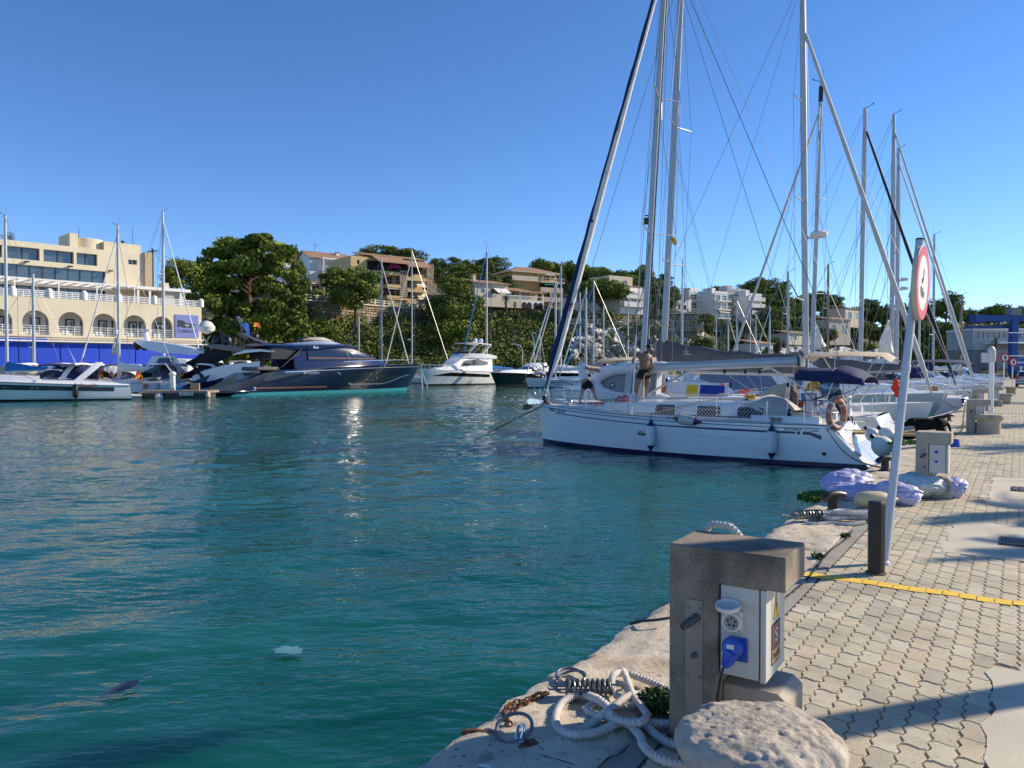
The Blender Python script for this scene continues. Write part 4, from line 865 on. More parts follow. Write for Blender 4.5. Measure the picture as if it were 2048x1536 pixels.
for s_ in (1, -1):
 part('bimini_side', MB().loft([[V(x, s_*w_*1.0, z0), V(x, s_*(w_+.03), (z0+z1)/2), V(x, s_*w_*.985, z1)] for x, z0, z1, w_ in ((1.90, 2.16, 2.34, 1.0), (1.4, 2.13, 2.40, 1.11), (1.0, 2.11, 2.40, 1.13), (.8, 2.08, 2.38, 1.13), (.25, 2.06, 2.20, 1.08))], closed=False), navyc, BY)
 for a, b in (((1.9, 2.2), (1.05, 1.3)), ((.9, 2.25), (1.2, 1.2)), ((0.1, 2.1), (1.35, 1.5)), ((1.98, 2.15), (2.05, 1.1))):
  rail(BY, [V(a[0], s_*1.08, a[1]), V(b[0], s_*1.25, b[1])], .012, name='bimini_frame')
part('bimini_binding', MB().tube([V(1.0, y*1.14, 2.21+.27*prof(y)) for y in [1-2*k/20 for k in range(21)]], .012, 5), greyc, BY)
lb = H.at(1.0, .98, .10)+V(-.25, .02, .36)
t = thing('lifebuoy', 'orange ring lifebuoy hung on the port quarter rail of the white yacht', 'lifebuoy', MBv @ lb, rzB+R(62))
orm = speckle(pm('faded_orange', (.52, .20, .11), .6, var=.1, sc=5), (.60, .50, .44), 6, .56, .64, .8)
part('ring', MB().tube([V(.27*math.cos(a), 0, .34*math.sin(a)) for a in [6.2832*k/40 for k in range(40)]], .075, 12, closed=True), orm, t)
for k in range(4):
 a = .8+k*math.pi/2; c = V(.27*math.cos(a), 0, .34*math.sin(a)); d = V(-.27*math.sin(a), 0, .34*math.cos(a)).normalized(); part('band', MB().tube([c-d*.03, c+d*.03], .079, 12), whitep, t)
part('grab_line', MB().tube([V(.37*math.cos(a), 0, .44*math.sin(a))+V(0, .02*math.sin(a*4), 0) for a in [6.2832*k/32 for k in range(32)]], .007, 5, closed=True), ropew, t)
def outboard(M, label, cowl, s=1.):
 t = thing('outboard_engine', label, 'outboard engine', M.translation, 0, None); q = M.to_3x3()
 X = lambda x, y, z: q @ V(x*s, y*s, z*s)
 part('cowling', MB().loft([[X(.20*a*math.cos(t_)+dx, .13*a*math.sin(t_), z) for t_ in [6.2832*k/16 for k in range(16)]] for z, a, dx in ((.0, .8, 0), (.05, 1.0, 0), (.16, 1.02, 0), (.25, .85, .02), (.29, .4, .02))]), cowl, t)
 part('engine_leg', MB().loft([[X(.07*a*math.cos(t_)+dx, .045*math.sin(t_)*a, z) for t_ in [6.2832*k/12 for k in range(12)]] for z, a, dx in ((.02, 1.6, 0), (-.25, 1.0, -.02), (-.55, .9, -.03), (-.62, .9, -.02))]), black, t)
 part('clamp_bracket', MB().box(X(-.13, 0, -.10), (.08*s, .16*s, .26*s), q), black, t, bevel=.01)
 part('cavitation_plate', MB().box(X(-.04, 0, -.56), (.26*s, .16*s, .015*s), q), black, t)
 for k in range(3):
  a = 2.1*k; part('propeller_blade', MB().ell(X(-.13, .06*math.cos(a), -.66+.06*math.sin(a)), (.012, .045, .045), 8, 5), black, t)
 part('tiller', MB().tube([X(.12, 0, .02), X(.42, .03, .04)], .02*s, 6), black, t); return t
cow = pm('blue_grey_cowling', (.10, .17, .22), .12, coat=.8)
outboard(MBv @ Matrix.Translation(V(.98, .95, 1.82)) @ Matrix.Rotation(R(25), 4, 'Y'), 'small outboard engine with a glossy blue-grey cowling clamped above the orange lifebuoy', cow, 1.25)
outboard(MBv @ Matrix.Translation(V(1.15, .25, 1.84)) @ Matrix.Rotation(R(-10), 4, 'Y'), 'second blue-grey outboard engine on the far side of the white yacht stern rail', cow, .95)
fendw = speckle(pm('fender_white', (.62, .66, .66), .4, var=.05), (.30, .33, .33), 9, .56, .7, .6); fendb = pm('fender_navy', (.012, .015, .09), .4)
def fender(p, M, label, L=.62, r=.13, group='fenders hung on the white yacht', wm=None, em=None):
 t = thing('fender', label, 'fender', p, 0, group)
 T_ = M.to_3x3() if M is not None else Matrix.Identity(3)
 part('fender_body', MB().lathe([(r*.55, -L/2), (r*.9, -L/2+.05), (r, -L/2+.10), (r, L/2-.10), (r*.9, L/2-.05), (r*.55, L/2)], 18, (0,0,0), T_), wm or fendw, t)
 for s_ in (1, -1): part('fender_end', MB().lathe([(r*.86, s_*(L/2-.035)), (r*.55, s_*(L/2+.03)), (r*.22, s_*(L/2+.11)), (.02, s_*(L/2+.15))][::s_], 14, (0,0,0), T_), em or fendb, t)
 part('fender_line', MB().tube([T_ @ V(0,0,L/2+.1), T_ @ V(0,0,L/2+.34)], .008, 5), ropeb, t)
 if M is None: part('tail_line', MB().tube([V(0,0,-L/2-.12), V(.0,0,-L/2-.52)], .005, 4), ropeb, t)
 return t
for x, lab in ((5.62, 'white cylindrical fender with navy ends hanging amidships by the yacht'), (2.28, 'white fender with navy ends hanging left of the BAVARIA lettering')):
 p = H.at(x, .50, .14); fender(MBv @ V(p.x, p.y, .58), None, lab)
p = H.at(4.55, sh(4.55)-.02, .02); fender(MBv @ (p+V(0, 0, .02)), Matrix.Rotation(rzB, 4, 'Z') @ Matrix.Rotation(R(84), 4, 'Y'), 'grubby fender lying flat along the gunwale below the middle window of the yacht', .52, .135, wm=speckle(pm('fender_dirty', (.50, .50, .44), .5), (.2, .2, .16), 8, .5, .65))
for i, (px, py, D, r_, lab) in enumerate(((1765, 893, 17.6, .235, 'large pear-shaped white fender hanging at the stern of the white yacht'), (1775, 872, 18.2, .20, 'white ball fender half behind the large one at the stern'), (1745, 870, 18.8, .17, 'smaller white fender at the yacht transom, inner of the three'))):
 c = at(px, py, D); t = thing('fender', lab, 'fender', c, 0, 'ball fenders at the yacht stern')
 ax_ = V(-.7, .0, .7).normalized(); M = ax_.to_track_quat('Z', 'Y').to_matrix()
 part('fender_ball', MB().lathe([(.02, -r_*1.1), (r_*.55, -r_*.92), (r_*.92, -r_*.45), (r_, 0), (r_*.9, r_*.5), (r_*.55, r_*.95), (r_*.2, r_*1.3), (.03, r_*1.5)], 22, (0,0,0), M), whitep, t)
 part('fender_eye', MB().lathe([(r_*.24, r_*1.26), (.05, r_*1.6), (.02, r_*1.66)], 12, (0,0,0), M), fendb, t)
for a, b, lab, mt, r_ in ((V(1.1, 1.2, 1.0), gnd(1900, 842, .15), 'long green-grey stern line stretched from the white yacht towards the far cleat', ropey, .012), (V(1.0, -1.1, 1.0), gnd(1935, 812, .15), 'pale stern line from the yacht running behind the black dog', ropew, .012), (V(1.1, 1.15, 1.0), gnd(1768, 936, .18), 'short dark stern line down to the iron cleat by the yacht', ropeb, .014)):
 A = MBv @ a; tag(part('stern_line', MB().tube([A.lerp(b, k)+V(0, 0, -.25*math.sin(math.pi*k)) for k in [i/10 for i in range(11)]], r_, 5), mt), lab, 'rope', 'stern lines')
A = MBv @ V(.6, -.2, .75); B_q = Q(qst(gnd(1830, 860))[0]-3.2, .35, .10); gp = thing('gangplank', 'narrow wooden gangplank from the white yacht stern to the quay', 'gangplank', A)
part('plank', MB().bar(V(0,0,0), B_q-A, .26, .04), teak, gp); part('plank_edge', MB().bar(V(0,0,.03), B_q-A+V(0,0,.03), .28, .02), pm('plank_ochre', (.45, .30, .12), .6), gp)
for x, y, lab, mt in ((2.35, 1.15, 'tangle of pale rope on the side deck left of the orange lifebuoy', pm('old_rope', (.35, .33, .27), .9)), (3.2, .55, 'bundle of yellow rope on the coachroof', yelc), (4.15, -.1, 'heap of white halyards on the coachroof below the boom', ropew)):
 z = sh(x)+.02 if y > 1 else 1.60; tag(part('coiled_line', rope_mb([MBv @ (V(x, y, z)+V(*p)) for p in [(.22*math.cos(k*2.3)*(.6+.4*math.sin(k*1.7)), .12*math.sin(k*2.3), .02+.12*abs(math.sin(k*1.3))) for k in range(20)]], .012, n=6, step=.03), mt), lab, 'rope')
tag(part('yellow_line', MB().tube(spline([MBv @ V(*p) for p in ((7.3, .75, 1.62), (7.0, 1.1, 1.25), (6.2, 1.25, 1.14), (5.3, 1.1, 1.3), (4.3, .9, 1.56), (3.4, .6, 1.62))], .1), .012, 5), ropey), 'yellow line led from the standing man down the side deck of the yacht', 'rope')
# ================================================================ PEOPLE AND DINGHY ON THE WHITE YACHT
skinm = pm('skin_tanned', (.36, .19, .12), .5, var=.12, sc=9); skind = pm('skin_brown', (.26, .13, .08), .5, var=.15, sc=9)
hairm = pm('hair_dark', (.02, .014, .01), .6, var=.4, sc=40)
def person(name_label, J, shirt=None, shorts=None, skin_mat=skinm, face=(1, 0, 0), base=None, hat=None, hair=hairm, arms=True, shirt_mat=whitec):
 """J: world joints: head neck chest waist pelvis, shoulder/elbow/wrist/hand and hip/knee/ankle/toe for a and b"""
 b0 = base or J['pelvis']; t = thing('person', name_label, 'person', b0, 0, 'people on the moored boats'); g = {k: v-b0 for k, v in J.items()}
 f = Vector(face).normalized(); P = []; Rr = []; E = []; ix = {}
 def ad(k, p, r): ix[k] = len(P); P.append(p); Rr.append(r); return ix[k]
 ad('pelvis', g['pelvis'], (.16, .13)); ad('waist', g['waist'], (.15, .12)); ad('chest', g['chest'], (.175, .145)); ad('neckb', g['chest'].lerp(g['neck'], .6), (.085, .08)); ad('neck', g['neck'], (.055, .055))
 hd_ = g['head']; ad('jaw', hd_-V(0,0,.055)+f*.012, (.066, .066)); ad('skull', hd_+V(0,0,.02), (.088, .088)); ad('crown', hd_+V(0,0,.085)-f*.01, (.055, .055)); ad('nose', hd_-V(0,0,.01)+f*.098, (.014, .014))
 E += [(0,1),(1,2),(2,3),(3,4),(4,5),(5,6),(6,7),(6,8)]
 for s_ in 'ab':
  if 'sh'+s_ in g:
   a = ad('sh'+s_, g['sh'+s_], .062); b = ad('el'+s_, g['el'+s_], .038); c = ad('wr'+s_, g['wr'+s_], .024); E += [(2, a), (a, b), (b, c)]
   hv = (g['ha'+s_]-g['wr'+s_]).normalized(); h = ad('ha'+s_, g['wr'+s_]+hv*.07, (.038, .02)); E.append((c, h)); sd = hv.cross(V(0,0,1)).normalized() if abs(hv.z) < .9 else V(1,0,0); up_ = sd.cross(hv)
   for q in range(4):
    o_ = up_*(.028-.019*q); k1 = ad('f%d%s' % (q, s_), g['wr'+s_]+hv*.115+o_*1.1, .010); k2 = ad('g%d%s' % (q, s_), g['wr'+s_]+hv*(.155-.008*abs(q-1.4))+o_*1.1+sd*.015, .008); E += [(h, k1), (k1, k2)]
   k1 = ad('t'+s_, g['wr'+s_]+hv*.06+up_*.055, .011); E.append((c, k1)); k2 = ad('u'+s_, g['wr'+s_]+hv*.10+up_*.065, .009); E.append((k1, k2))
  if 'hi'+s_ in g:
   a = ad('hi'+s_, g['hi'+s_], .095); b = ad('kn'+s_, g['kn'+s_], .060); m_ = ad('ca'+s_, g['kn'+s_].lerp(g['an'+s_], .3), .056); c = ad('an'+s_, g['an'+s_], .036); d = ad('to'+s_, g['to'+s_], (.042, .022)); E += [(0, a), (a, b), (b, m_), (m_, c), (c, d)]
 skin('body', P, E, Rr, skin_mat, t, 2, 0)
 sd = f.cross(V(0,0,1)).normalized()
 for s_ in (1, -1):
  part('eye', MB().ell(hd_+f*.082+sd*.032*s_+V(0,0,.012), .012, 8, 6), ink, t); part('ear', MB().ell(hd_+sd*.088*s_, (.018, .018, .03), 8, 6), skin_mat, t)
 part('mouth', MB().ell(hd_+f*.082-V(0,0,.052), (.022, .022, .006), 8, 5), pm('lips', (.22, .08, .06)), t)
 hs_ = MB().ell(hd_+V(0,0,.048)-f*.018, (.098, .098, .088), 14, 10); part('hair', hs_, hair, t)
 if hat: part('cap', MB().ell(hd_+V(0,0,.06), (.105, .105, .075), 14, 8), hat, t)
 if shirt:
  PP = [g['waist'].lerp(g['pelvis'], .75), g['waist'], g['chest'], g['chest'].lerp(g['neck'], .62)]; RR_ = [(.20, .165), (.20, .165), (.21, .18), (.09, .09)]; EE = [(0,1),(1,2),(2,3)]
  for s_ in 'ab':
   if 'sh'+s_ in g: PP += [g['sh'+s_], g['sh'+s_].lerp(g['el'+s_], .75)]; RR_ += [.09, .078]; n_ = len(PP); EE += [(2, n_-2), (n_-2, n_-1)]
  skin('t_shirt', PP, EE, RR_, shirt, t, 2, 0)
 if shorts:
  PP = [g['pelvis'].lerp(g['waist'], .45), g['pelvis']]; RR_ = [(.165, .13), (.175, .145)]; EE = [(0,1)]
  for s_ in 'ab':
   if 'hi'+s_ in g: PP += [g['hi'+s_].lerp(g['kn'+s_], .25), g['hi'+s_].lerp(g['kn'+s_], .72)]; RR_ += [.118, .098]; n_ = len(PP); EE += [(1, n_-2), (n_-2, n_-1)]
  skin('shorts', PP, EE, RR_, shorts, t, 2, 0)
 return t
def jz(D, d): return {k: at(v[0], v[1], D+(v[2] if len(v) > 2 else 0)) for k, v in d.items()}
D1 = 24.7
person('young person in a white T-shirt and black shorts leaning back and holding the dinghy', jz(D1, dict(head=(1165,714), neck=(1161,722), chest=(1160,733), waist=(1166,753), pelvis=(1172,764),
 sha=(1163,727,-.17), ela=(1175,737,-.22), wra=(1189,739,-.12), haa=(1196,740,-.1), shb=(1162,727,.17), elb=(1177,740,.20), wrb=(1190,742,.1), hab=(1197,743,.1),
 hia=(1170,768,-.09), kna=(1164,785,-.12), ana=(1159,804,-.15), toa=(1167,807,-.18), hib=(1177,767,.10), knb=(1186,780,.15), anb=(1192,798,.22), tob=(1201,801,.2))),
 shirt=pm('white_cotton', (.74, .75, .78), .9, var=.04), shorts=pm('black_cotton', (.008, .008, .009), .9), face=(.95, -.15, -.15))
D2 = 23.3
person('shirtless tanned man in black shorts standing by the mast and looking down, hand on hip', jz(D2, dict(head=(1299,697), neck=(1294,704), chest=(1288,715), waist=(1288,729), pelvis=(1287,741),
 sha=(1274,710,-.05), ela=(1265,721,-.1), wra=(1270,732,-.18), haa=(1274,738,-.2), shb=(1301,712,.03), elb=(1304,730,-.02), wrb=(1299,744,-.15), hab=(1295,750,-.2),
 hia=(1281,745,-.02), kna=(1277,767,-.08), ana=(1274,790,0), toa=(1271,796,-.15), hib=(1294,745,.02), knb=(1297,767,-.1), anb=(1291,791,.05), tob=(1295,797,-.12))),
 shorts=pm('black_cotton', (0,0,0)), skin_mat=skind, face=(.55, -.6, -.45))
h_ = at(1297, 748, 23.0); tag(part('deck_hose', MB().tube(spline([h_+V(.02,0,-.02), h_+V(-.08,-.02,.02), h_+V(-.14,-.03,-.15), h_+V(-.18,-.05,-.6), h_+V(-.3,-.1,-.72)], .04), .018, 6), ropey), 'yellow hose held by the shirtless man, curving down to the deck', 'hose')
dn = thing('inflatable_dinghy', 'white inflatable dinghy standing on its side on the foredeck between the two people', 'dinghy', MBv @ V(7.45, -.62, 2.0), rzB+R(4))
Mt = Matrix.Rotation(R(12), 3, 'X')
DL = lambda a, b, c: Mt @ V(-a, c, b)      # a: towards the stern of the yacht (dinghy stern), b: up, c: towards the camera
pth = spline([DL(1.45, -.50, 0), DL(1.1, -.50, 0), DL(.3, -.50, 0), DL(-.45, -.46, 0), DL(-.95, -.27, .04), DL(-1.12, 0, .08), DL(-.95, .27, .04), DL(-.45, .46, 0), DL(.3, .50, 0), DL(1.1, .50, 0), DL(1.45, .50, 0)], .07)
n_ = len(pth); rr_ = [.20*min(1, .25+.75*min(i, n_-1-i)/5) for i in range(n_)]
part('tube', MB().tube(pth, rr_, 14), pm('dinghy_white', (.70, .71, .73), .4, var=.04), dn)
part('floor', MB().prism([(-1.0, -.1), (-.8, -.35), (-.4, -.46), (1.05, -.5), (1.05, .5), (-.4, .46), (-.8, .35), (-1.0, .1)], lambda a, b, h: DL(a, b, h), -.14, -.10), pm('dinghy_floor', (.25, .26, .28), .6, var=.1, sc=2), dn)
part('thwart', MB().prism([(-.10, -.40), (.12, -.40), (.12, .42), (-.10, .42)], lambda a, b, h: DL(a, b, h), -.02, .03), pm('thwart_grey', (.40, .42, .44), .5), dn)
part('transom', MB().prism([(1.02, -.42), (1.06, -.42), (1.06, .42), (1.02, .42)], lambda a, b, h: DL(a, b, h), -.14, .30), pm('thwart_grey', (.4,.4,.4)), dn)
part('floor_mark', MB().prism(circ(.10, 20, -.58, -.05), lambda a, b, h: DL(a, b, h), -.10, -.095), navy, dn); part('floor_mark', MB().prism(circ(.05, 14, -.58, -.05), lambda a, b, h: DL(a, b, h), -.095, -.09), whitep, dn)
for a in (-.45, .35): part('lifting_handle', MB().tube(spline([DL(a-.10, .60, .16), DL(a, .56, .20), DL(a+.10, .60, .16)], .03), .012, 5), greyc, dn)
part('grab_rope', MB().tube(spline([DL(-.8, .42, .12), DL(-.45, .60, .17), DL(-.1, .50, .21), DL(.35, .62, .17), DL(.7, .50, .21), DL(1.1, .62, .17)], .05), .008, 5), ropew, dn)
def rumple(name, c, sx, sy, h, mat, lab, cat, seed, rz=0.):
 g = np.random.default_rng(seed); ph = g.random(12)*6.28; n = 22; vs = []
 for j in range(n):
  for i in range(n):
   x, y = i/(n-1)*2-1, j/(n-1)*2-1; e = max(0, 1-(abs(x)**2.5))*max(0, 1-abs(y)**2.5)
   z = h*e*(.35+.3*abs(math.sin(5*x+ph[0]+2*math.sin(3*y+ph[1])))+.35*abs(math.sin(6*y+ph[2]+2*math.sin(4*x+ph[3]))))
   vs.append(c+Matrix.Rotation(rz, 3, 'Z') @ V(x*sx*(1+.1*math.sin(y*4+ph[4])), y*sy*(1+.12*math.sin(x*4+ph[5])), z))
 m = MB(); m.add(vs, [(j*n+i, j*n+i+1, (j+1)*n+i+1, (j+1)*n+i) for j in range(n-1) for i in range(n-1)]); return tag(part(name, m, mat, ang=90), lab, cat)
rumple('red_towel', MBv @ V(7.1, .42, 1.42), .34, .20, .26, redc, 'crumpled red cloth on the foredeck under the dinghy', 'cloth', 3, rzB)
rumple('red_strap', MBv @ V(7.9, .62, 1.36), .75, .06, .07, redc, 'red and white strap trailing along the foredeck', 'strap', 4, rzB)
tag(part('sail_bag', MB().loft([[at(x0, y, 24.9), at(x0, y, 25.2), at(x1, y, 25.2), at(x1, y, 24.9)] for x0, x1, y in ((1284, 1306, 703), (1284, 1303, 690), (1284, 1296, 672), (1284, 1288, 657))]), navyc), 'dark blue pointed sail cover hanging behind the shirtless man', 'sail bag')
# ================================================================ OTHER SAILING YACHTS
HQ = math.atan2(-NQ.y, -NQ.x)     # heading straight out from the quay
boot_n = pm('boot_navy', (0,0,0)); af = pm('navy_antifouling', (0,0,0)); afb = pm('black_antifouling', (.01, .011, .012), .6)
GR = 'sailing yachts moored along the quay'
def sailboat(label, mast_px, D, rz, top, L=11., B=3.4, mx=.60, hull=white, cover=navyc, boomc=None, furl=navyc, group=GR, detail=1, lean=0., mat_mast=alu, bim=None, spread=2, radar=None, furl_r=.09, fore_h=.93, boom_len=.38, fs=1.0, fb=1.3, backstay=True, stripe=navy, boomz=None, flag=None, mw=.10):
 """a yacht whose mast foot is seen at pixel mast_px, distance D; top = pixel row of its masthead"""
 base = at(mast_px, 738, D); base.z = ZW; Ht = EYE+(738-top)*D/F-ZW; X0 = L*mx
 root = base - Matrix.Rotation(rz, 3, 'Z') @ V(X0, 0, 0)
 t = thing('sailing_yacht', label, 'sailing yacht', root, rz, group)
 h = Hull(L*.96, B, fs, fb, xs=(0, .5), xb=(0, .4), q=1.9, tw=.8, flare=.84, sag=.08)
 h.build(t, hull, deckw, afb, stripe, nt=16 if detail else 10)
 k = B/3.4
 trunk([(L*.78, .1*k, .06*k, fb-.1, fb+.02, .01), (L*.72, .5*k, .4*k, fs+.1, fs+.30, .03), (L*.5, .95*k, .78*k, fs+.05, fs+.42, .05), (L*.30, 1.0*k, .80*k, fs, fs+.48, .05)], white, t)
 for s_ in (1, -1):
  if detail:
   for x in (.64, .52, .40): part('window', MB().prism([(-.35, 0), (.35, 0), (.33, .14), (-.33, .14)], lambda a, b, hh: V(L*x+a, s_*((.93 if x > .6 else 1.0)*k-.03+hh), fs+.20+b), 0, .02), winm, t)
  part('cockpit_coaming', MB().loft([[V(x, s_*1.15*k, fs), V(x, s_*1.1*k, fs+.22), V(x, s_*.85*k, fs+.22), V(x, s_*.8*k, fs)] for x in (L*.30, L*.10)]), white, t)
 mz_ = lambda z: V(X0-lean*(z-fs)/(Ht-fs), 0, z)
 part('mast', oval_mast(mz_, fs+.3, Ht, mw*1.15, mw*.85, 12), mat_mast, t)
 zb = boomz or fs+1.25; xb_ = X0-L*boom_len
 if boom_len:
  part('boom', MB().loft([[V(x, .07*math.cos(a), z+.10*math.sin(a)) for a in [6.2832*j/10 for j in range(10)]] for x, z in ((X0-.12, zb), (xb_, zb+.12))]), boomc or mat_mast, t)
  if cover:
   rg = []; N_ = 14
   for i in range(N_+1):
    u = i/N_; x = X0+.05-(X0-xb_-.1)*u; hh = (.62*(1-u)**1.4+.24)*k; w_ = .17*(1-.35*u); z0 = zb+.02+.12*u; wv = .03*math.sin(u*17)
    rg.append([V(x, w_*.75, z0), V(x, w_, z0+hh*.35), V(x, w_*.8, z0+hh*.7), V(x, .03, z0+hh+wv), V(x, -.03, z0+hh+wv), V(x, -w_*.8, z0+hh*.7), V(x, -w_, z0+hh*.35), V(x, -w_*.75, z0)])
   part('sail_cover', MB().loft(rg), cover, t, ang=60)
 f0 = V(L*.97+.25, 0, fb+.25); f1 = mz_(fs+(Ht-fs)*fore_h)+V(.1, 0, 0)
 if furl:
  rg = []
  for i in range(25):
   u = i/24; c = f0.lerp(f1, u); r_ = (.25+.75*smooth(0, .1, u))*furl_r*(1-.45*u)*(1+.07*math.sin(u*50)); rg.append([c+V(.93*math.cos(a), .93*math.sin(a), 0)*r_ for a in [6.2832*j/8 for j in range(8)]])
  part('furled_sail', MB().loft(rg), furl, t, ang=80)
 else: wire_(t, f0, f1, .010, 'forestay')
 wr_ = max(.009, D*.00026)
 for j in range(spread):
  z = fs+(Ht-fs)*((j+1)/(spread+1)*.92+.02)
  for s_ in (1, -1): part('spreader', MB().tube([mz_(z), mz_(z)+V(-.22, s_*B*.30, .06)], [.03, .02], 5), mat_mast, t)
 for s_ in (1, -1):
  pts = [V(X0-.25, s_*B*.44, fs+.05)] + [mz_(fs+(Ht-fs)*((j+1)/(spread+1)*.92+.02))+V(-.22, s_*B*.30, .06) for j in range(spread)] + [mz_(fs+(Ht-fs)*.95)]
  part('shroud', MB().tube(pts, wr_, 3, cap=False), wire, t)
  if detail: wire_(t, V(X0-.5, s_*B*.43, fs+.05), mz_(fs+(Ht-fs)*(.92/(spread+1)+.02)), wr_, 'lower_shroud', n=3)
 if backstay: wire_(t, V(.5, 0, fs+.1), mz_(Ht-.05), wr_, 'backstay', n=3)
 if detail: wire_(t, V(X0+.35, .1, fs+.5), mz_(Ht-.2)+V(.1, 0, 0), wr_*.8, 'halyard', n=3); wire_(t, V(xb_, 0, zb+.2), mz_(Ht-.1), wr_*.8, 'topping_lift', n=3); wire_(t, V(X0-1., -.4, fs+.5), mz_(Ht*.75), wr_*.8, 'halyard', n=3)
 part('masthead_gear', MB().tube([mz_(Ht)+V(-.1, 0, 0), mz_(Ht)+V(.05, 0, .05), mz_(Ht)+V(.45, 0, .22)], .018, 4).tube([mz_(Ht)+V(-.1,.02,0), mz_(Ht)+V(-.12, .02, .75)], .010, 3).ell(mz_(Ht)+V(.45, 0, .26), .05, 6, 4), black, t)
 if radar:
  for z in radar: part('radar_dome', MB().lathe([(.10, -.11), (.26, -.10), (.31, -.03), (.31, .05), (.22, .12), (.02, .14)], 14, mz_(z)+V(.50, 0, .1)).tube([mz_(z), mz_(z)+V(.5, 0, 0)], .05, 6), whitep, t)
 if detail:
  for s_ in (1, -1):
   pts = [V(x, s_*(h.beam(h.tx(x))-.06), h.sheer(h.tx(x))) for x in np.linspace(.6, L*.9, 8)]
   for p_ in pts: part('stanchion', MB().tube([p_, p_+V(0,0,.58)], .013, 4), steel, t)
   part('lifeline', MB().tube([p_+V(0,0,.58) for p_ in pts]+[V(L*.99+.3, s_*.12, fb+.60)], .008, 3), steel, t)
   part('pulpit', MB().tube(spline([V(L*.88, s_*.55, fb-.02), V(L*.90, s_*.5, fb+.56), V(L*.99+.3, s_*.15, fb+.60), V(L*.99+.3, s_*.1, fb+.05)], .15), .016, 5), steel, t)
  for j in range(9):
   x = L*rnd.uniform(.06, .82); y = rnd.uniform(-.3, .3)*B*(.5 if x > L*.5 else 1); a, b, c = rnd.uniform(.12, .5), rnd.uniform(.1, .35), rnd.uniform(.08, .45); z = fs+(.42 if L*.3 < x < L*.7 else .22)
   part(*(('deck_box', MB().b2(x-a/2, x+a/2, y-b/2, y+b/2, z, z+c)) if j % 3 else ('rope_coil', MB().tube([V(x+.2*math.cos(q), y+.12*math.sin(q), z+.04+.012*q) for q in [k*.7 for k in range(22)]], .02, 4))), rnd.choice([whitep, black, redc, navyc, beigec, bluec, yelc, teak, greyc]), t)
  for s_ in (1, -1): part('fender', MB().lathe([(.03, -.3), (.13, -.24), (.13, .2), (.04, .3)], 10, h.P(.35, .55, .15, s_)), rnd.choice([whitep, navyc]), t); part('lazy_jack', MB().tube([mz_(Ht*.62)+V(0, s_*.1, 0), V((X0+xb_)/2, s_*.12, zb+.3)], wr_*.7, 3), wire, t)
  part('anchor', MB().add([V(L+.1, 0, fb+.1), V(L+.55, .17, fb-.12), V(L+.7, 0, fb-.3), V(L+.55, -.17, fb-.12)], [(0,1,2),(0,2,3),(0,3,1),(1,3,2)]), galv, t)
  part('sprayhood', MB().loft([[V(x, y*w_*k, z0+(z1-z0)*math.sqrt(max(0, 1-y*y*.98))) for y in [1-2*j/10 for j in range(11)]] for x, w_, z0, z1 in ((L*.34, .85, fs+.40, fs+.5), (L*.31, .95, fs+.35, fs+.85), (L*.26, 1.0, fs+.25, fs+1.0))], closed=False), bim or navyc, t)
 if bim:
  part('bimini_top', MB().loft([[V(x, y*w_*k, z-.14*y*y) for y in [1-2*j/8 for j in range(9)]] for x, w_, z in ((L*.23, 1.15, fs+1.75), (L*.21, 1.2, fs+1.92), (L*.12, 1.22, fs+1.95), (L*.03, 1.2, fs+1.90), (L*.01, 1.15, fs+1.72))], closed=False), bim, t)
  for s_ in (1, -1):
   for x in (.20, .04): part('bimini_pole', MB().tube([V(L*x, s_*1.1*k, fs+1.8), V(L*.12, s_*1.25*k, fs+.1)], .016, 4), steel, t)
 if flag:
  c = mz_(flag[0]); part('courtesy_flag', MB().loft([[c+V(-.3-.0*i, .8, 0)+V(-.12*i, .02*math.sin(i*2), -.03*i), c+V(-.3, .8, .32)+V(-.12*i, .02*math.sin(i*2), -.03*i)] for i in range(5)], closed=False), flag[1], t, fix=False)
 return t, h
grayb = pm('grey_sailcover', (.10, .095, .088), .85, col2=(.15, .14, .13), sc=2, bump=.03, bsc=4)
tB, hB = sailboat('yacht behind the nearest one, with a tall white mast and long charcoal boom cover', 1322, 27.4, rzB+R(1), -60, L=12.2, mx=.63, cover=None, furl=None, lean=.75, bim=beigec, spread=2, fore_h=.96, boom_len=.39, boomz=2.62, fs=1.05, mw=.105, mat_mast=alu, backstay=True, flag=None)
rg = []
MX = 12.2*.63
for i in range(25):
 u = i/24; x = MX+.10-4.85*u; z0 = 2.72-.03*u; hh = .50*(1-u)**2*(1 if u > .02 else .97)+.30-.08*u+.035*math.sin(u*23)*(1-u*.5); w_ = .20*(1-.3*u)
 rg.append([V(x, w_*.75, z0), V(x, w_, z0+hh*.3), V(x, w_*.85, z0+hh*.65), V(x, .04, z0+hh), V(x, -.04, z0+hh), V(x, -w_*.85, z0+hh*.65), V(x, -w_, z0+hh*.3), V(x, -w_*.75, z0)])
part('sail_cover', MB().loft(rg), grayb, tB, ang=60)
part('boom_foot', MB().loft([[V(x, .12*math.cos(a), z+.14*math.sin(a)) for a in [6.2832*j/10 for j in range(10)]] for x, z in ((MX-.2, 2.60), (MX-4.9, 2.66))]), white, tB)
part('masthead_spot', MB().lathe([(.06, 0), (.08, .1), (.02, .14)], 10, V(MX-.25, .12, 6.2)), mastw, tB)
part('cover_logo', MB().prism([(-.12,0),(0,.05),(.02,.2),(.05,.05),(.16,.02),(.05,-.02),(.30,-.12),(-.1,-.12),(.0,-.04)], lambda a, b, hh: V(MX-1.0-a, .225+hh, 3.05+b), 0, .008), pm('faded_print', (.3,.3,.3), .8), tB)
bd = thing('paddle_board', 'white board with orange, yellow and blue panels lying on the deck of the second yacht', 'board', at(1375, 782, 25.6), rzB)
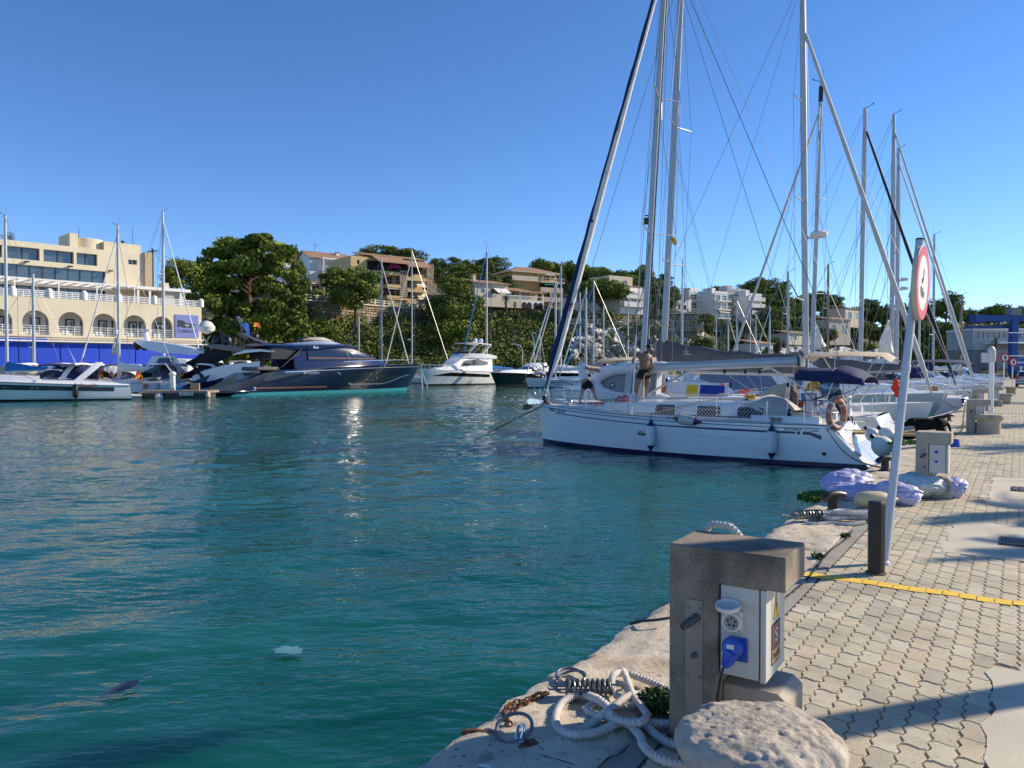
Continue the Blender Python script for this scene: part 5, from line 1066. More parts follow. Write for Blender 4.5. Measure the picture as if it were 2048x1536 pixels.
def board_out(k=1): return [(1.55*k*math.cos(a)*(1 if math.cos(a) > 0 else 1.0), .36*k*math.sin(a)) for a in [6.2832*j/28 for j in range(28)]]
Mb = Matrix.Rotation(R(-58), 3, 'X')
BDF = lambda a, b, hh: Mb @ V(a, b, hh)
part('board_body', MB().prism(board_out(), BDF, -.04, .04), white, bd, bevel=.02)
for nm, c_, x0, x1 in (('orange_panel', pm('board_orange', (.65, .16, .03), .5), .75, 1.25), ('yellow_panel', pm('board_yellow', (.75, .50, .02), .5), .05, -.35), ('blue_panel', pm('board_blue', (.015, .04, .30), .5), -.42, -1.25)):
 part(nm, MB().prism([(x0, -.22), (x1, -.20), (x1-.04, .20), (x0-.04, .22)] if x0 > x1 else [(x1, -.2), (x0, -.22), (x0, .22), (x1, .2)], BDF, .04, .046), c_, bd)
wv = thing('wind_vane', 'cream self-steering wind vane on a white strut behind the boom end', 'wind vane', at(1545, 740, 22.8))
o_ = wv.location
part('vane', MB().add([at(1522,742,22.8)-o_, at(1540,722,22.8)-o_, at(1544,738,22.8)-o_, at(1522,742,22.86)-o_, at(1540,722,22.86)-o_, at(1544,738,22.86)-o_], [(0,1,2),(5,4,3),(0,3,4,1),(1,4,5,2),(2,5,3,0)]), pm('vane_cream', (.60, .56, .42), .6), wv)
part('strut', MB().tube([at(1544, 738, 22.83)-o_, at(1600, 772, 22.5)-o_], .03, 6), mastw, wv); part('strut', MB().tube([at(1560, 746, 22.8)-o_, at(1596, 782, 22.6)-o_], .022, 6), mastw, wv)
person('sunburnt person sitting slumped in the cockpit of the second yacht', jz(22.9, dict(head=(1581,773), neck=(1583,780), chest=(1585,790), waist=(1588,801), pelvis=(1592,808),
 sha=(1579,787,-.14), ela=(1577,799,-.2), wra=(1585,805,-.25), haa=(1590,805,-.25), shb=(1588,788,.14), elb=(1594,799,.1), wrb=(1600,804,0), hab=(1604,804,0),
 hia=(1595,809,-.1), kna=(1606,803,-.2), ana=(1610,816,-.2), toa=(1615,817,-.25), hib=(1596,808,.1), knb=(1608,802,.1), anb=(1613,815,.1), tob=(1617,816,.1))),
 shorts=redc, skin_mat=pm('skin_sunburnt', (.20, .075, .04), .5, var=.15), face=(.8, -.4, -.3))
rumple('orange_bag', at(1628, 782, 23.2), .22, .18, .42, pm('amber_cloth', (.60, .30, .05), .8, var=.2, sc=4), 'amber yellow horseshoe bag by the bimini pole of the second yacht', 'bag', 9)
offw = pm('off_white_sail', (.52, .51, .48), .8, var=.1)
HI = math.atan2(NQ.y, NQ.x)
sailboat('yacht moored bow in, with a radar on its mast and a fat off-white furled sail', 1613, 28.6, HI+R(6), -40, L=12.5, mx=.66, cover=grayb, furl=offw, furl_r=.115, fore_h=.87, lean=.25, radar=[7.3], bim=beigec, mat_mast=alu, mw=.10, spread=3, boom_len=.36)
tD, hD = sailboat('yacht with a dark collar at its masthead and a pale sail slanting left', 1622, 44, HQ-R(3), 172, L=13.5, B=4., mx=.60, cover=greyc, furl=offw, furl_r=.11, fore_h=.90, lean=.45, mat_mast=alu, bim=navyc, mw=.105)
Ht = EYE+(738-172)*44/F-ZW; part('mast_collar', oval_mast(lambda z: V(13.5*.6-.45*(z-1)/(Ht-1), 0, z), Ht-1.1, Ht-.25, .130, .10, 12, 1), black, tD)
sailboat('yacht with a black furled sail slanting down to the right behind the sign pole', 1720, 44.4, HI+R(4), 222, L=13, B=4., mx=.62, cover=whitec, furl=blackc, furl_r=.13, fore_h=.92, lean=-.15, mat_mast=alu, bim=whitec, mw=.11, spread=2)
sailboat('yacht with the right-hand tall mast, two spreaders and a white sail furled forward', 1783, 55.5, HI+R(3), 232, L=14, B=4.2, mx=.62, cover=whitec, furl=offw, furl_r=.11, fore_h=.93, lean=0, mat_mast=alu, bim=greyc, mw=.13)
sailboat('yacht with two white radar domes on its mast, just behind the tallest right-hand mast', 1793, 60, HI+R(1), 300, L=14, B=4.2, mx=.62, cover=whitec, furl=whitec, furl_r=.12, fore_h=.93, lean=0, radar=[8.6, 9.3], mat_mast=alu, mw=.13, hull=cream)
for mp, D, tp_, lab, mt, fu, cv in (
 (1866, 75, 470, 'small yacht with bare mast between the sign and the trees', alu, None, navyc),
 (1655, 70, 530, 'yacht far along the quay with a wooden-toned mast', pm('varnished_spar', (.30, .20, .11), .4), None, beigec),
 (1575, 62, 545, 'yacht with a short mast and a grey jib rolled up, left of the radar mast', alu, greyc, greyc),
 (1922, 88, 590, 'yacht with a brownish mast at the far right of the quay boats', pm('varnished_spar', (0,0,0)), None, whitec)):
 sailboat(lab, mp, D, HI+R(rnd.uniform(-4, 4)), tp_, L=10, B=3.2, cover=cv, furl=fu, mat_mast=mt, detail=0, mw=.10, bim=rnd.choice([navyc, whitec, None]))
def tri(name, pts, D, mat, lab):
 P_ = [at(x, y, D+i*.4) for i, (x, y) in enumerate(pts)]; g_ = []; n = 8
 for i in range(n+1):
  a = P_[0].lerp(P_[1], i/n); b = P_[0].lerp(P_[2], i/n); g_.append([a.lerp(b, j/n)+V(.05*math.sin(j*1.5+i), .10*math.sin(j*1.1+i*.6), 0) for j in range(n+1)])
 o = part(name, MB().loft(g_, closed=False), mat, fix=False); m_ = o.modifiers.new('s', 'SOLIDIFY'); m_.thickness = .01; return tag(o, lab, 'sail')
tri('hoisted_sail', [(1776, 640), (1752, 706), (1788, 706)], 48, whitec, 'small white triangular sail left of the sign pole')
tri('hoisted_sail', [(1628, 640), (1622, 705), (1652, 692)], 50, whitec, 'small white triangular sail between the radar mast and the collared mast')
tri('hoisted_sail', [(1918, 696), (1908, 718), (1924, 716)], 66, greyc, 'little grey triangular sail hanging under the far right furled sails')
tri('spanish_ensign', [(1345, 475), (1346, 488), (1357, 490)], 27, yelc, 'small red and yellow flag on the second mast')
tri('red_ensign', [(1790, 758), (1784, 790), (1812, 800)], 22.5, redc, 'limp red flag on a staff behind the leaning pole')
tag(part('flag_staff', MB().tube([at(1748, 806, 22.4), at(1796, 752, 22.6)], .014, 5), mastw), 'thin white flag staff behind the yacht stern', 'flag staff')
GM = 'sailing yachts in the middle of the harbour'
MID = [ # mast px, D, top row, heading, furl, hull, label, radar
 (764, 132, 515, R(15), whitec, white, 'yacht whose pale furled sail slopes down left, just behind the dark motor yacht', None),
 (824, 134, 500, R(175), whitec, white, 'yacht with a radar dome and crossed spreaders right of the stone apartment block', [7.5]),
 (974, 127, 487, R(205), bluec, white, 'yacht with a bright blue furled sail, its mast alone above the villas', [15.5]),
 (1122, 120, 532, R(200), whitec, white, 'yacht with a thick white mast left of the navy furled sail', None),
 (1111, 100, 562, R(190), ropew and whitec, cream, 'cream yacht directly under the yellow villa', None),
 (1160, 118, 585, R(20), None, white, 'short-masted yacht just right of the navy furled sail', None),
 (1187, 112, 560, R(170), bluec, white, 'yacht with a blue furled sail under the big umbrella pine', [6.0]),
 (1172, 96, 575, R(200), whitec, white, 'yacht whose white furled sail crosses the blue one', None),
 (1256, 125, 596, R(100), None, white, 'yacht in front of the white cliff, left mast of three', None),
 (1297, 122, 530, R(185), greyc, white, 'yacht with a radar dome before the cliff, mast beside the shirtless man', [6.4]),
 (1364, 105, 520, R(190), None, white, 'yacht with a slim white mast just above the charcoal boom cover', None),
 (1432, 140, 610, R(120), None, white, 'yacht below the white apartments, first mast from the left', None),
 (1456, 130, 628, R(20), whitec, white, 'yacht with raked white sail below the white apartments', None),
 (1473, 128, 600, R(160), None, white, 'yacht with the tallest mast below the white apartments', None),
 (1500, 135, 620, R(60), None, cream, 'cream-hulled yacht below the grey apartment wing', None),
 (1511, 142, 628, R(170), None, white, 'yacht close beside the cream one below the grey wing', None),
 (1539, 120, 613, R(190), whitec, white, 'yacht before the dark pine wood, left of the radar mast', None),
 (1080, 128, 670, R(90), None, white, 'small yacht with a short bare mast left of the navy sail', None),
 (718, 130, 632, R(30), None, white, 'little yacht with a stub mast behind the dark motor yacht', None),
 (1207, 130, 612, R(60), None, white, 'little yacht under the umbrella pine, mast half hidden', None),
 (1838, 96, 600, R(180), None, white, 'yacht with a slim mast just right of the sign pole', None)]
for i, (mp, D, tp_, rz_, fu, hl, lab, rad) in enumerate(MID):
 Ht = EYE+(738-tp_)*D/F-ZW; L_ = min(13, max(7.5, Ht*.72))
 sailboat(lab, mp, D, rz_, tp_, L=L_, B=L_*.3, cover=rnd.choice([navyc, whitec, beigec, bluec, greyc]), furl=fu, furl_r=.13, hull=hl, group=GM, detail=0, mat_mast=mastw, radar=rad, mw=.11, spread=2 if Ht > 11 else 1, bim=rnd.choice([None, navyc]))
GL = 'sailing yachts behind the left pontoon'
for mp, D, tp_, rz_, fu, lab, cv, mm in (
 (14, 68, 432, R(170), None, 'yacht at the left edge with bright blue sail cover, tallest of the left masts', bluec, mastw),
 (68, 76, 548, R(20), None, 'yacht with a grey mast carrying a floodlight-like fitting, second mast from the left', navyc, alu),
 (238, 74, 452, R(175), whitec, 'yacht with a loose white sail at its mast foot, before the arcade', whitec, mastw),
 (328, 80, 424, R(5), whitec, 'yacht whose white furled sail slants down right past the emblem board', navyc, mastw)):
 sailboat(lab, mp, D, rz_, tp_, L=11, B=3.4, cover=cv, furl=fu, furl_r=.09, group=GL, detail=0, mat_mast=mm, mw=.13, bim=navyc)
tri('hoisted_sail', [(234, 660), (222, 708), (240, 708)], 73.5, whitec, 'loose white sail drying against the mast before the arcade')
# ================================================================ MOTOR BOATS
GMB = 'motor boats along the far pontoons'
silver = pm('silver_trim', (.60, .62, .66), .22, .8, var=.05)
flagsp = pm('flag_red_yellow', (.70, .30, .02), .8, col2=(.55, .04, .02), sc=3, lo=.48, hi=.5)
def cabin(t, st, mat, name='superstructure', **k): return trunk(st, mat, t, name, **k)
def arch(t, x, w_, z0, z1, rakex, mat, th=.16, wd=.5, name='radar_arch'):
 P_ = [V(x, w_, z0), V(x-rakex*.6, w_*.96, z0+(z1-z0)*.6), V(x-rakex*.95, w_*.82, z1-.05), V(x-rakex, w_*.5, z1), V(x-rakex, 0, z1+.03)]; P_ = P_+[V(p.x, -p.y, p.z) for p in P_[::-1][1:]]
 rg = []
 for p in P_: rg.append([p+V(-wd/2, 0, -th/2), p+V(wd/2, 0, -th/2), p+V(wd/2, 0, th/2), p+V(-wd/2, 0, th/2)])
 return part(name, MB().loft(rg), mat, t, bevel=.02)
def motorboat(label, p, rz, L=10., B=3.3, hull=white, top=white, fs=1.0, fb=1.4, band=None, kind='sport', canvas=None, arch_m=None, group=GMB, flag=True, glass=glassd, name='motor_boat', portholes=0, hardtop=None, seed=0, raked=.9):
 t = thing(name, label, 'motor boat', p, rz, group)
 h = Hull(L*.95, B, fs, fb, xs=(0, .15), xb=(0, L*.09), q=2.1, tw=.9, flare=.66, sag=-.03)
 h.build(t, hull, deckw, afb, afb, nt=20)
 for s_ in (1, -1):
  part('rub_rail', MB().tube([h.P(k/16, .985, .02, s_) for k in range(17)], .035, 5), silver, t)
  if band: h.stripe(t, 'hull_band', band[0], L*.10, L*.90, lambda x: h.sheer(h.tx(x))*band[1], lambda x: h.sheer(h.tx(x))*band[2], s_, 24, .008)
  for q in range(portholes):
   x = L*(.52+.14*q); part('porthole', MB().ell(h.at(x, h.sheer(h.tx(x))*.72, .01, s_), (.26, .03, .08), 14, 6), steel, t); part('porthole_glass', MB().ell(h.at(x, h.sheer(h.tx(x))*.72, .02, s_), (.20, .03, .055), 14, 6), glassd, t)
 k = B/3.3
 cabin(t, [(L*.90, .2*k, .1*k, fb-.05, fb+.05, .02), (L*.78, .7*k, .5*k, fb-.1, fb+.30, .06), (L*.60, 1.1*k, .9*k, fs+.2, fs+.72, .08), (L*.50, 1.2*k, 1.0*k, fs+.1, fs+.80, .05)], top, 'foredeck_cabin')
 part('side_deck', MB().loft([[V(x, 1.35*k, fs-.02), V(x, 1.25*k, z), V(x, -1.25*k, z), V(x, -1.35*k, fs-.02)] for x, z in ((L*.52, fs+.45), (L*.30, fs+.40), (L*.12, fs+.28), (L*.03, fs+.05))]), top, t)
 rg = []
 for x, w_, z in ((L*.58, .95, fs+.68), (L*.50, 1.0, fs+1.15), (L*.47, .98, fs+1.28)): rg.append([V(x-.5*(1-math.cos(a))*L*.06*(1), w_*k*math.sin(a), z-.04*abs(math.sin(a))) for a in [R(-88+176*j/12) for j in range(13)]])
 rg = [[V(p_.x-(.9 if abs(j-6) > 4 else .25 if abs(j-6) > 2 else 0)*L*.06, p_.y, p_.z-(.12 if abs(j-6) > 5 else 0)) for j, p_ in enumerate(r_)] for r_ in rg]
 part('windscreen', MB().loft(rg, closed=False), glass, t, fix=False); part('screen_frame', MB().tube(rg[-1], .035, 5), silver, t)
 if arch_m or kind == 'sport': arch(t, L*.30, 1.25*k, fs+.35, fs+1.75, raked, arch_m or top)
 if hardtop: part('hardtop', MB().loft([[V(x, w_*k, z-.05), V(x, w_*k*.9, z+.07), V(x, -w_*k*.9, z+.07), V(x, -w_*k, z-.05)] for x, w_, z in ((L*.50, .8, fs+1.55), (L*.42, 1.1, fs+1.85), (L*.22, 1.15, fs+1.95), (L*.15, .9, fs+1.80))]), hardtop, t)
 if canvas:
  part('canopy', MB().loft([[V(x, y*w_*k, z0+(z1-z0)*math.sqrt(max(0, 1-abs(y)**2.4))) for y in [1-2*j/12 for j in range(13)]] for x, w_, z0, z1 in ((L*.47, .95, fs+.9, fs+1.32), (L*.40, 1.15, fs+.6, fs+1.75), (L*.22, 1.2, fs+.5, fs+1.75), (L*.05, 1.15, fs+.3, fs+1.0))], closed=False), canvas, t)
 for s_ in (1, -1):
  pts = [h.P(u, 1, -.10, s_)+V(0,0,.55) for u in (.55, .65, .75, .85, .93)]
  part('bow_rail', MB().tube([h.P(.48, 1, -.1, s_)+V(0,0,.1)]+pts+[h.P(.99, 1, 0, s_)+V(.1, 0, .5)], .02, 5), steel, t)
  for u in (.58, .70, .82): part('rail_post', MB().tube([h.P(u, 1, -.10, s_), h.P(u, 1, -.10, s_)+V(-.1,0,.55)], .016, 4), steel, t)
 part('swim_platform', MB().b2(-.7, .15, -B*.42, B*.42, .28, .38), top, t, bevel=.03)
 part('transom_door', MB().b2(.08, .16, -.5, .1, .45, fs-.1), glassd if hull is not white else cream, t)
 if flag:
  part('flag_staff', MB().tube([V(.2, 0, fs), V(-.5, 0, fs+1.2)], .014, 4), steel, t)
  part('ensign', MB().loft([[V(-.30-.12*i, .05*math.sin(i*1.4), fs+.75-.10*i), V(-.45-.08*i, .05*math.sin(i*1.4), fs+1.15-.08*i)] for i in range(6)], closed=False), flagsp, t, fix=False)
 return t, h
def W(px, D): p = at(px, 738, D); p.z = ZW; return p
bowp = W(-120, 56.5); stp = W(262, 62.5); d_ = (bowp-stp); rzc = math.atan2(d_.y, d_.x)
tC, hC = motorboat('white sports cruiser with a dark hull band and a black fender, nearest on the left', stp, rzc, d_.length, 3.9, fs=1.15, fb=1.75, band=(pm('band_charcoal', (.05, .055, .06), .25), .60, .86), portholes=2, flag=True, raked=1.5)
hC.stripe(tC, 'boot_line', afb, .5, d_.length*.93, lambda x: .0, lambda x: .10, 1, 20, .01); hC.stripe(tC, 'chine_line', silver, .3, d_.length*.6, lambda x: .20, lambda x: .23, 1, 20, .01)
part('name_lettering', text_mb('Carajillo', .42, lambda u, v, hh: hC.at(3.1-u, hC.sheer(hC.tx(3.1))*.93+v*.8, .06)+V(0,0,.04), 0, (1, 1), shear=.35), pm('script_brown', (.25, .10, .05)), tC, fix=False)
p_ = hC.at(3.9, .62, .16); fender(Matrix.Translation(stp) @ Matrix.Rotation(rzc, 4, 'Z') @ V(p_.x, p_.y, .75), None, 'black fender hanging on the side of the white sports cruiser', .9, .2, 'fenders on the far boats', black, black)
CL = [(60, 74, R(150), 10.5, 'white sports boat lying behind the sports cruiser with a bare raked arch', white, None, None, 1.3),
      (150, 70, R(165), 10.0, 'white boat with a tall raked arch over grey glass, right behind the cruiser', white, None, white, 1.7),
      (215, 76, R(158), 9.5, 'sports boat under a black folded canopy', white, blackc, None, 1.2),
      (285, 72, R(75), 10.5, 'grey-covered boat with an outboard on its stern bracket', pm('pale_grey_gelcoat', (.42, .46, .50), .3), pm('slate_cover', (.10, .12, .15), .7), None, 1.0),
      (330, 74, R(70), 12.0, 'white motor yacht stern under the long white flybridge wing', white, None, white, 1.4),
      (372, 73, R(68), 11.5, 'white boat with sloping transom steps left of the dark yacht', white, blackc, None, 1.4),
      (118, 84, R(10), 9., 'low boat with a cream bimini before the blue hoarding', cream, beigec, None, 1.),
      (90, 69, R(172), 9.5, 'white boat with a cream hard top just behind the cruiser bow', white, beigec, white, 1.2),
      (190, 68, R(168), 8.5, 'grey sports boat tucked under the arch boat', pm('pale_grey_gelcoat', (0,0,0)), navyc, None, 1.1),
      (245, 80, R(100), 11., 'white cabin boat stern-on before the loose white sail', white, whitec, white, 1.0),
      (175, 88, R(20), 10., 'long low boat with a white awning against the blue hoarding', white, whitec, None, 1.),
      (20, 82, R(175), 9., 'low boat under a navy cover at the far left', white, navyc, None, 1.)]
for px, D, rz_, L_, lab, hl, cv, ar, rk in CL: motorboat(lab, W(px, D), rz_, L_, L_*.32, hull=hl, canvas=cv, arch_m=ar, raked=rk, fs=1.15, fb=1.6, group='motor boats packed behind the left pontoon', seed=px)
tF, hF = motorboat('large white motor yacht behind the pontoon end', W(318, 80), R(78), 16, 4.6, fs=1.7, fb=2.3, group='motor boats packed behind the left pontoon')
cabin(tF, [(10.5, 1.2, .9, 2.2, 2.4, .05), (9.0, 1.9, 1.6, 2.1, 3.4, .1), (3.0, 2.0, 1.8, 2.0, 3.5, .1), (2.2, 1.9, 1.7, 2.0, 3.4, .05)], white)
for s_ in (1, -1): part('saloon_window', MB().prism([(9.2, 2.6), (8.5, 3.2), (3.6, 3.3), (3.3, 2.65)], lambda a, b, hh: V(a, s_*(1.86+hh), b), 0, .03), glassd, tF)
wg = thing('flybridge_wing', None, None) if 0 else None
ow = at(345, 700, 76)
wm = MB(); rg = []
for px, py, th_ in ((283, 682, .35), (300, 690, .9), (330, 697, 1.25), (360, 700, 1.1), (392, 703, .75), (418, 706, .25)):
 c = at(px, py, 76); rg.append([c+V(0, -1.2, th_*.5), c+V(0, 1.2, th_*.5), c+V(0, 1.5, -th_*.35), c+V(0, -1.5, -th_*.35)])
t_ = thing('radar_wing_yacht', 'boat with a long tapering white flybridge wing and two black satellite domes', 'motor boat', ow, 0, 'motor boats packed behind the left pontoon')
part('flybridge_wing', wm.loft([[p-ow for p in r_] for r_ in rg]), white, t_, bevel=.05)
part('wing_support', MB().loft([[at(x, y, D_)-ow for x, y, D_ in ((305, 712, 75.2), (352, 712, 75.2), (352, 712, 77), (305, 712, 77))], [at(x, y, D_)-ow for x, y, D_ in ((282, 745, 75), (368, 748, 75), (368, 748, 77.4), (282, 745, 77.4))]]), white, t_)
part('support_glass', MB().loft([[at(x, y, D_)-ow for x, y, D_ in ((318, 716, 75.05), (345, 716, 75.05), (345, 716, 75.15), (318, 716, 75.15))], [at(x, y, D_)-ow for x, y, D_ in ((302, 740, 74.9), (340, 740, 74.9), (340, 740, 75.0), (302, 740, 75.0))]]), glassd, t_)
part('wing_hull', MB().loft([[at(x, y, D_)-ow for x, y, D_ in ((280, 747, 74.8), (372, 750, 74.8), (372, 750, 82), (280, 747, 82))], [at(x, y, D_)-ow for x, y, D_ in ((276, 775, 74.8), (380, 775, 74.8), (380, 775, 82), (276, 775, 82))]]), white, t_)
for x in (274, 289): part('satellite_dome', MB().ell(at(x, 691, 76)-ow, (.38, .38, .5), 12, 8), black, t_)
part('radar_post', MB().tube([at(296, 690, 76)-ow, at(291, 662, 76)-ow], [.35, .15], 8).tube([at(284, 661, 76)-ow, at(300, 661, 76)-ow], .12, 6), white, t_)
tK, hK = motorboat('motor boat half hidden under the dark hard roof, left of the dark yacht', W(425, 76), R(60), 14, 4.2, fs=1.5, fb=2.0, group='motor boats packed behind the left pontoon')
ok = at(460, 705, 76); tk = thing('canopied_motor_boat', 'boat with a dark hard roof, sagging black canvas and round satellite dome', 'motor boat', ok, 0, 'motor boats packed behind the left pontoon')
part('hard_roof', MB().loft([[at(x, y0, 74.5)-ok, at(x, y0, 78)-ok, at(x, y1, 78)-ok, at(x, y1, 74.5)-ok] for x, y0, y1 in ((412, 690, 694), (425, 688, 697), (455, 690, 702), (480, 694, 704), (525, 702, 706))]), pm('roof_grey', (.10, .10, .10), .35, coat=.3), tk, bevel=.03)
part('canvas_side', MB().loft([[at(x, y0, 75)-ok, at(x, (y0+y1)/2, 74.7)-ok, at(x, y1, 75)-ok, at(x, y1, 77)-ok, at(x, y0, 77)-ok] for x, y0, y1 in ((372, 724, 728), (390, 716, 732), (410, 700, 735), (430, 698, 728), (462, 702, 712))]), blackc, tk)
part('white_roof_wing', MB().loft([[at(x, y0, 73)-ok, at(x, y0, 76)-ok, at(x, y1, 76)-ok, at(x, y1, 73)-ok] for x, y0, y1 in ((466, 708, 710), (490, 700, 706), (520, 698, 703), (550, 702, 705))]), white, tk)
part('hull_side', MB().loft([[at(x, y0, 73.5)-ok, at(x, y0, 78)-ok, at(x, y1, 78)-ok, at(x, y1, 73.5)-ok] for x, y0, y1 in ((385, 752, 778), (410, 740, 780), (450, 730, 780), (520, 722, 780))]), white, tk)
part('satellite_dome', MB().lathe([(.1, -.5), (.75, -.2), (.85, .2), (.5, .7), (.02, .85)], 14, at(413, 658, 78)-ok), whitep, tk)
part('satellite_stay', MB().tube([at(403, 700, 78)-ok, at(420, 672, 78)-ok], .06, 4).tube([at(425, 700, 78)-ok, at(405, 672, 78)-ok], .06, 4), steel, tk)
for x in (433, 455): part('black_dome', MB().ell(at(x, 683, 76)-ok, (.45, .45, .6), 12, 8), black, tk)
part('mast_frame', MB().tube([at(440, 688, 76)-ok, at(443, 664, 76)-ok, at(455, 676, 76)-ok], .12, 5), black, tk)
pt = thing('floating_pontoon', 'grey floating pontoon end with a small white sign, left of the dark yacht', 'pontoon', W(372, 64.5), R(6))
tim = pm('weathered_timber', (.24, .21, .17), .85, var=.2, sc=3, vsc=(1,6,1))
part('pontoon_deck', MB().b2(-3.6, 1.9, -.6, 3, .42, .60), tim, pt, bevel=.02); part('pontoon_float', MB().b2(-1.6, 1.7, -.5, 2.6, -.3, .40), pm('dark_float', (.05, .05, .05), .8), pt); part('pontoon_float', MB().b2(-3.4, -2.0, -.5, 2.6, -.3, .40), pm('dark_float', (.05,.05,.05)), pt)
part('sign_plate', MB().b2(-.35, .75, -.66, -.62, .26, .52), whitep, pt); part('sign_lettering', text_mb('CNPC · 7 · PRIVAT', .15, lambda u, v, hh: V(.20+u, -.665, .39+v), 0, (.8, 1.2)), ink, pt, fix=False)
part('end_fender', MB().ell((1.8, -.3, .25), (.25, .25, .3), 10, 8), beigec, pt)
for j in range(10): part('deck_board', MB().b2(-3.55+j*.54, -3.05+j*.54, -.62, 3.02, .603, .625), tim, pt)
p_ = W(318, 63.8); t = thing('ball_fender', 'white ball fender floating at the pontoon', 'fender', p_+V(0,0,.15)); part('ball', MB().ell((0,0,0), .33, 14, 10), whitep, t); part('ball_eye', MB().lathe([(.08, .28), (.05, .42)], 8), bluep, t)
t = thing('cardboard_box', 'brown cardboard box standing on the pontoon', 'box', W(390, 65.5)+V(0,0,.63), .3); part('box_body', MB().b2(-.35, .35, -.3, .3, 0, .6), pm('cardboard', (.42, .27, .14), .9), t); part('box_flap', MB().bar(V(-.35, 0, .6), V(-.7, 0, .75), .5, .02), pm('cardboard', (0,0,0)), t)
t = thing('blue_bucket', 'bright blue bucket on the pontoon by the white pillar', 'bucket', W(358, 65.2)+V(0,0,.63)); part('bucket', MB().lathe([(.22, 0), (.3, .35), (.28, .35), (.2, .03), (.001, .03)], 12), pm('cyan_plastic', (.02, .25, .55), .4), t); part('bucket_handle', MB().tube([V(.29*math.cos(a), 0, .33+.2*math.sin(a)) for a in [math.pi*j/8 for j in range(9)]], .015, 4), steel, t)
t = thing('pontoon_pillar', 'white power pillar with a slanting rod on the pontoon', 'power pedestal', W(345, 65.4)+V(0,0,.63)); part('pillar', MB().b2(-.18, .18, -.18, .18, 0, 1.3), whitep, t, bevel=.04); part('pillar_head', MB().ell((0,0,1.4), (.3, .3, .22), 12, 8), whitep, t); part('rod', MB().tube([V(.1, 0, 1.3), V(-.6, 0, 2.3)], .05, 5), whitep, t); part('rail', MB().tube([V(-2.5, 0, .7), V(0, 0, .7)], .09, 6), whitep, t)
Bs = W(452, 71.5); Bb = W(812, 88.5); d_ = Bb-Bs; LN = d_.length; rzn = math.atan2(d_.y, d_.x)
ny = thing('dark_motor_yacht', 'large dark blue motor yacht with a silver sheer line, bow to the right', 'motor yacht', Bs, rzn, None)
nav = pm('yacht_metallic_blue', (.004, .005, .022), .12, .0, var=.05, coat=.6)
nav2 = pm('yacht_metallic_blue_top', (.006, .009, .052), .16, .1, var=.05, coat=.6)
hN = Hull(LN, 5.8, 2.35, 3.0, xs=(-.8, 4.2), xb=(0, 2.4), q=2.3, tw=.86, flare=.70, sag=-.18, zb=-.6)
hN.build(ny, nav, nav2, pm('turquoise_bottom', (.02, .14, .16), .5), pm('turquoise_boot', (.03, .26, .30), .4), nt=36)
shN = lambda x: hN.sheer(hN.tx(x))
for s_ in (1, -1):
 hN.stripe(ny, 'boot_stripe', pm('turquoise_boot', (0,0,0)), .6, LN*.97, lambda x: -.02, lambda x: .14+.10*x/LN, s_, 30, .01)
 hN.stripe(ny, 'silver_line', silver, 4.6, LN+1.9, lambda x: shN(x)*.90, lambda x: shN(x)*.93, s_, 40, .03)
 hN.stripe(ny, 'hull_window', glassd, LN*.50, LN*.88, lambda x: 1.05+.25*smooth(LN*.75, LN*.88, x), lambda x: 1.05+.25*smooth(LN*.75, LN*.88, x)+1.0*(smooth(LN*.50, LN*.52, x))*(1-.6*smooth(LN*.70, LN*.88, x)), s_, 30, .012)
 part('window_slash', MB().loft([[hN.at(LN*.47+a, 2.15, .03, s_), hN.at(LN*.47+a+.16, 2.15, .03, s_)] for a in (0,)]+[[hN.at(LN*.47+1.9, .80, .04, s_), hN.at(LN*.47+2.2, .80, .04, s_)]], closed=False), silver, ny, fix=False)
 hN.stripe(ny, 'lower_trim', silver, LN*.55, LN*.97, lambda x: .82+.9*smooth(LN*.75, LN*.97, x), lambda x: .90+.9*smooth(LN*.75, LN*.97, x), s_, 20, .03)
 hN.stripe(ny, 'rubbing_strake', pm('copper_trim', (.32, .13, .08), .3, .5), 1.6, LN*.42, lambda x: .62, lambda x: .74, s_, 16, .06)
 hN.stripe(ny, 'strake_end', silver, .3, 1.6, lambda x: .45, lambda x: .80, s_, 6, .07)
 part('rail', MB().tube([hN.P(u, 1, -.15, s_)+V(0,0,.55) for u in np.linspace(.35, .995, 14)], .03, 5), steel, ny)
 for u in np.linspace(.40, .97, 9): part('rail_post', MB().tube([hN.P(u, 1, -.15, s_)+V(.1,0,0), hN.P(u, 1, -.15, s_)+V(-.05,0,.55)], .022, 4), steel, ny)
blacks = pm('satin_black_blue', (.004, .005, .015), .45)
part('swim_platform', MB().b2(-4.2, 1.0, -2.5, 2.5, .25, .50), nav, ny, bevel=.08)
for s_ in (1, -1):
 part('stern_wing', MB().loft([[V(x, s_*2.2, z0), V(x, s_*2.44, z0+.1), V(x, s_*2.42, z1), V(x, s_*2.1, z1+.1)] for x, z0, z1 in ((-4.0, .3, .55), (-2.2, .3, .85), (.2, .3, 1.35), (2.4, .5, 2.0), (5.2, .6, 2.3))]), nav, ny)
 part('stern_glass', MB().prism([(-.7, 1.5), (2.0, 2.55), (1.5, 1.75), (-.9, 1.05)], lambda a, b, hh: V(a-2.2, s_*(2.56+hh), b-.62), -.1, .0), pm('grey_glass', (.03, .045, .06), .05, coat=.5), ny)
part('garage_door', MB().loft([[V(-.6, 2.2, .6), V(-.6, -2.2, .6), V(-.2, -2.2, .6), V(-.2, 2.2, .6)], [V(1.6, 2.2, 2.1), V(1.6, -2.2, 2.1), V(2., -2.2, 2.1), V(2., 2.2, 2.1)]]), nav, ny)
part('sunbed', MB().b2(2.0, 4.4, -2.0, 2.0, 2.3, 2.65), greyc, ny, bevel=.1)
xm = LN
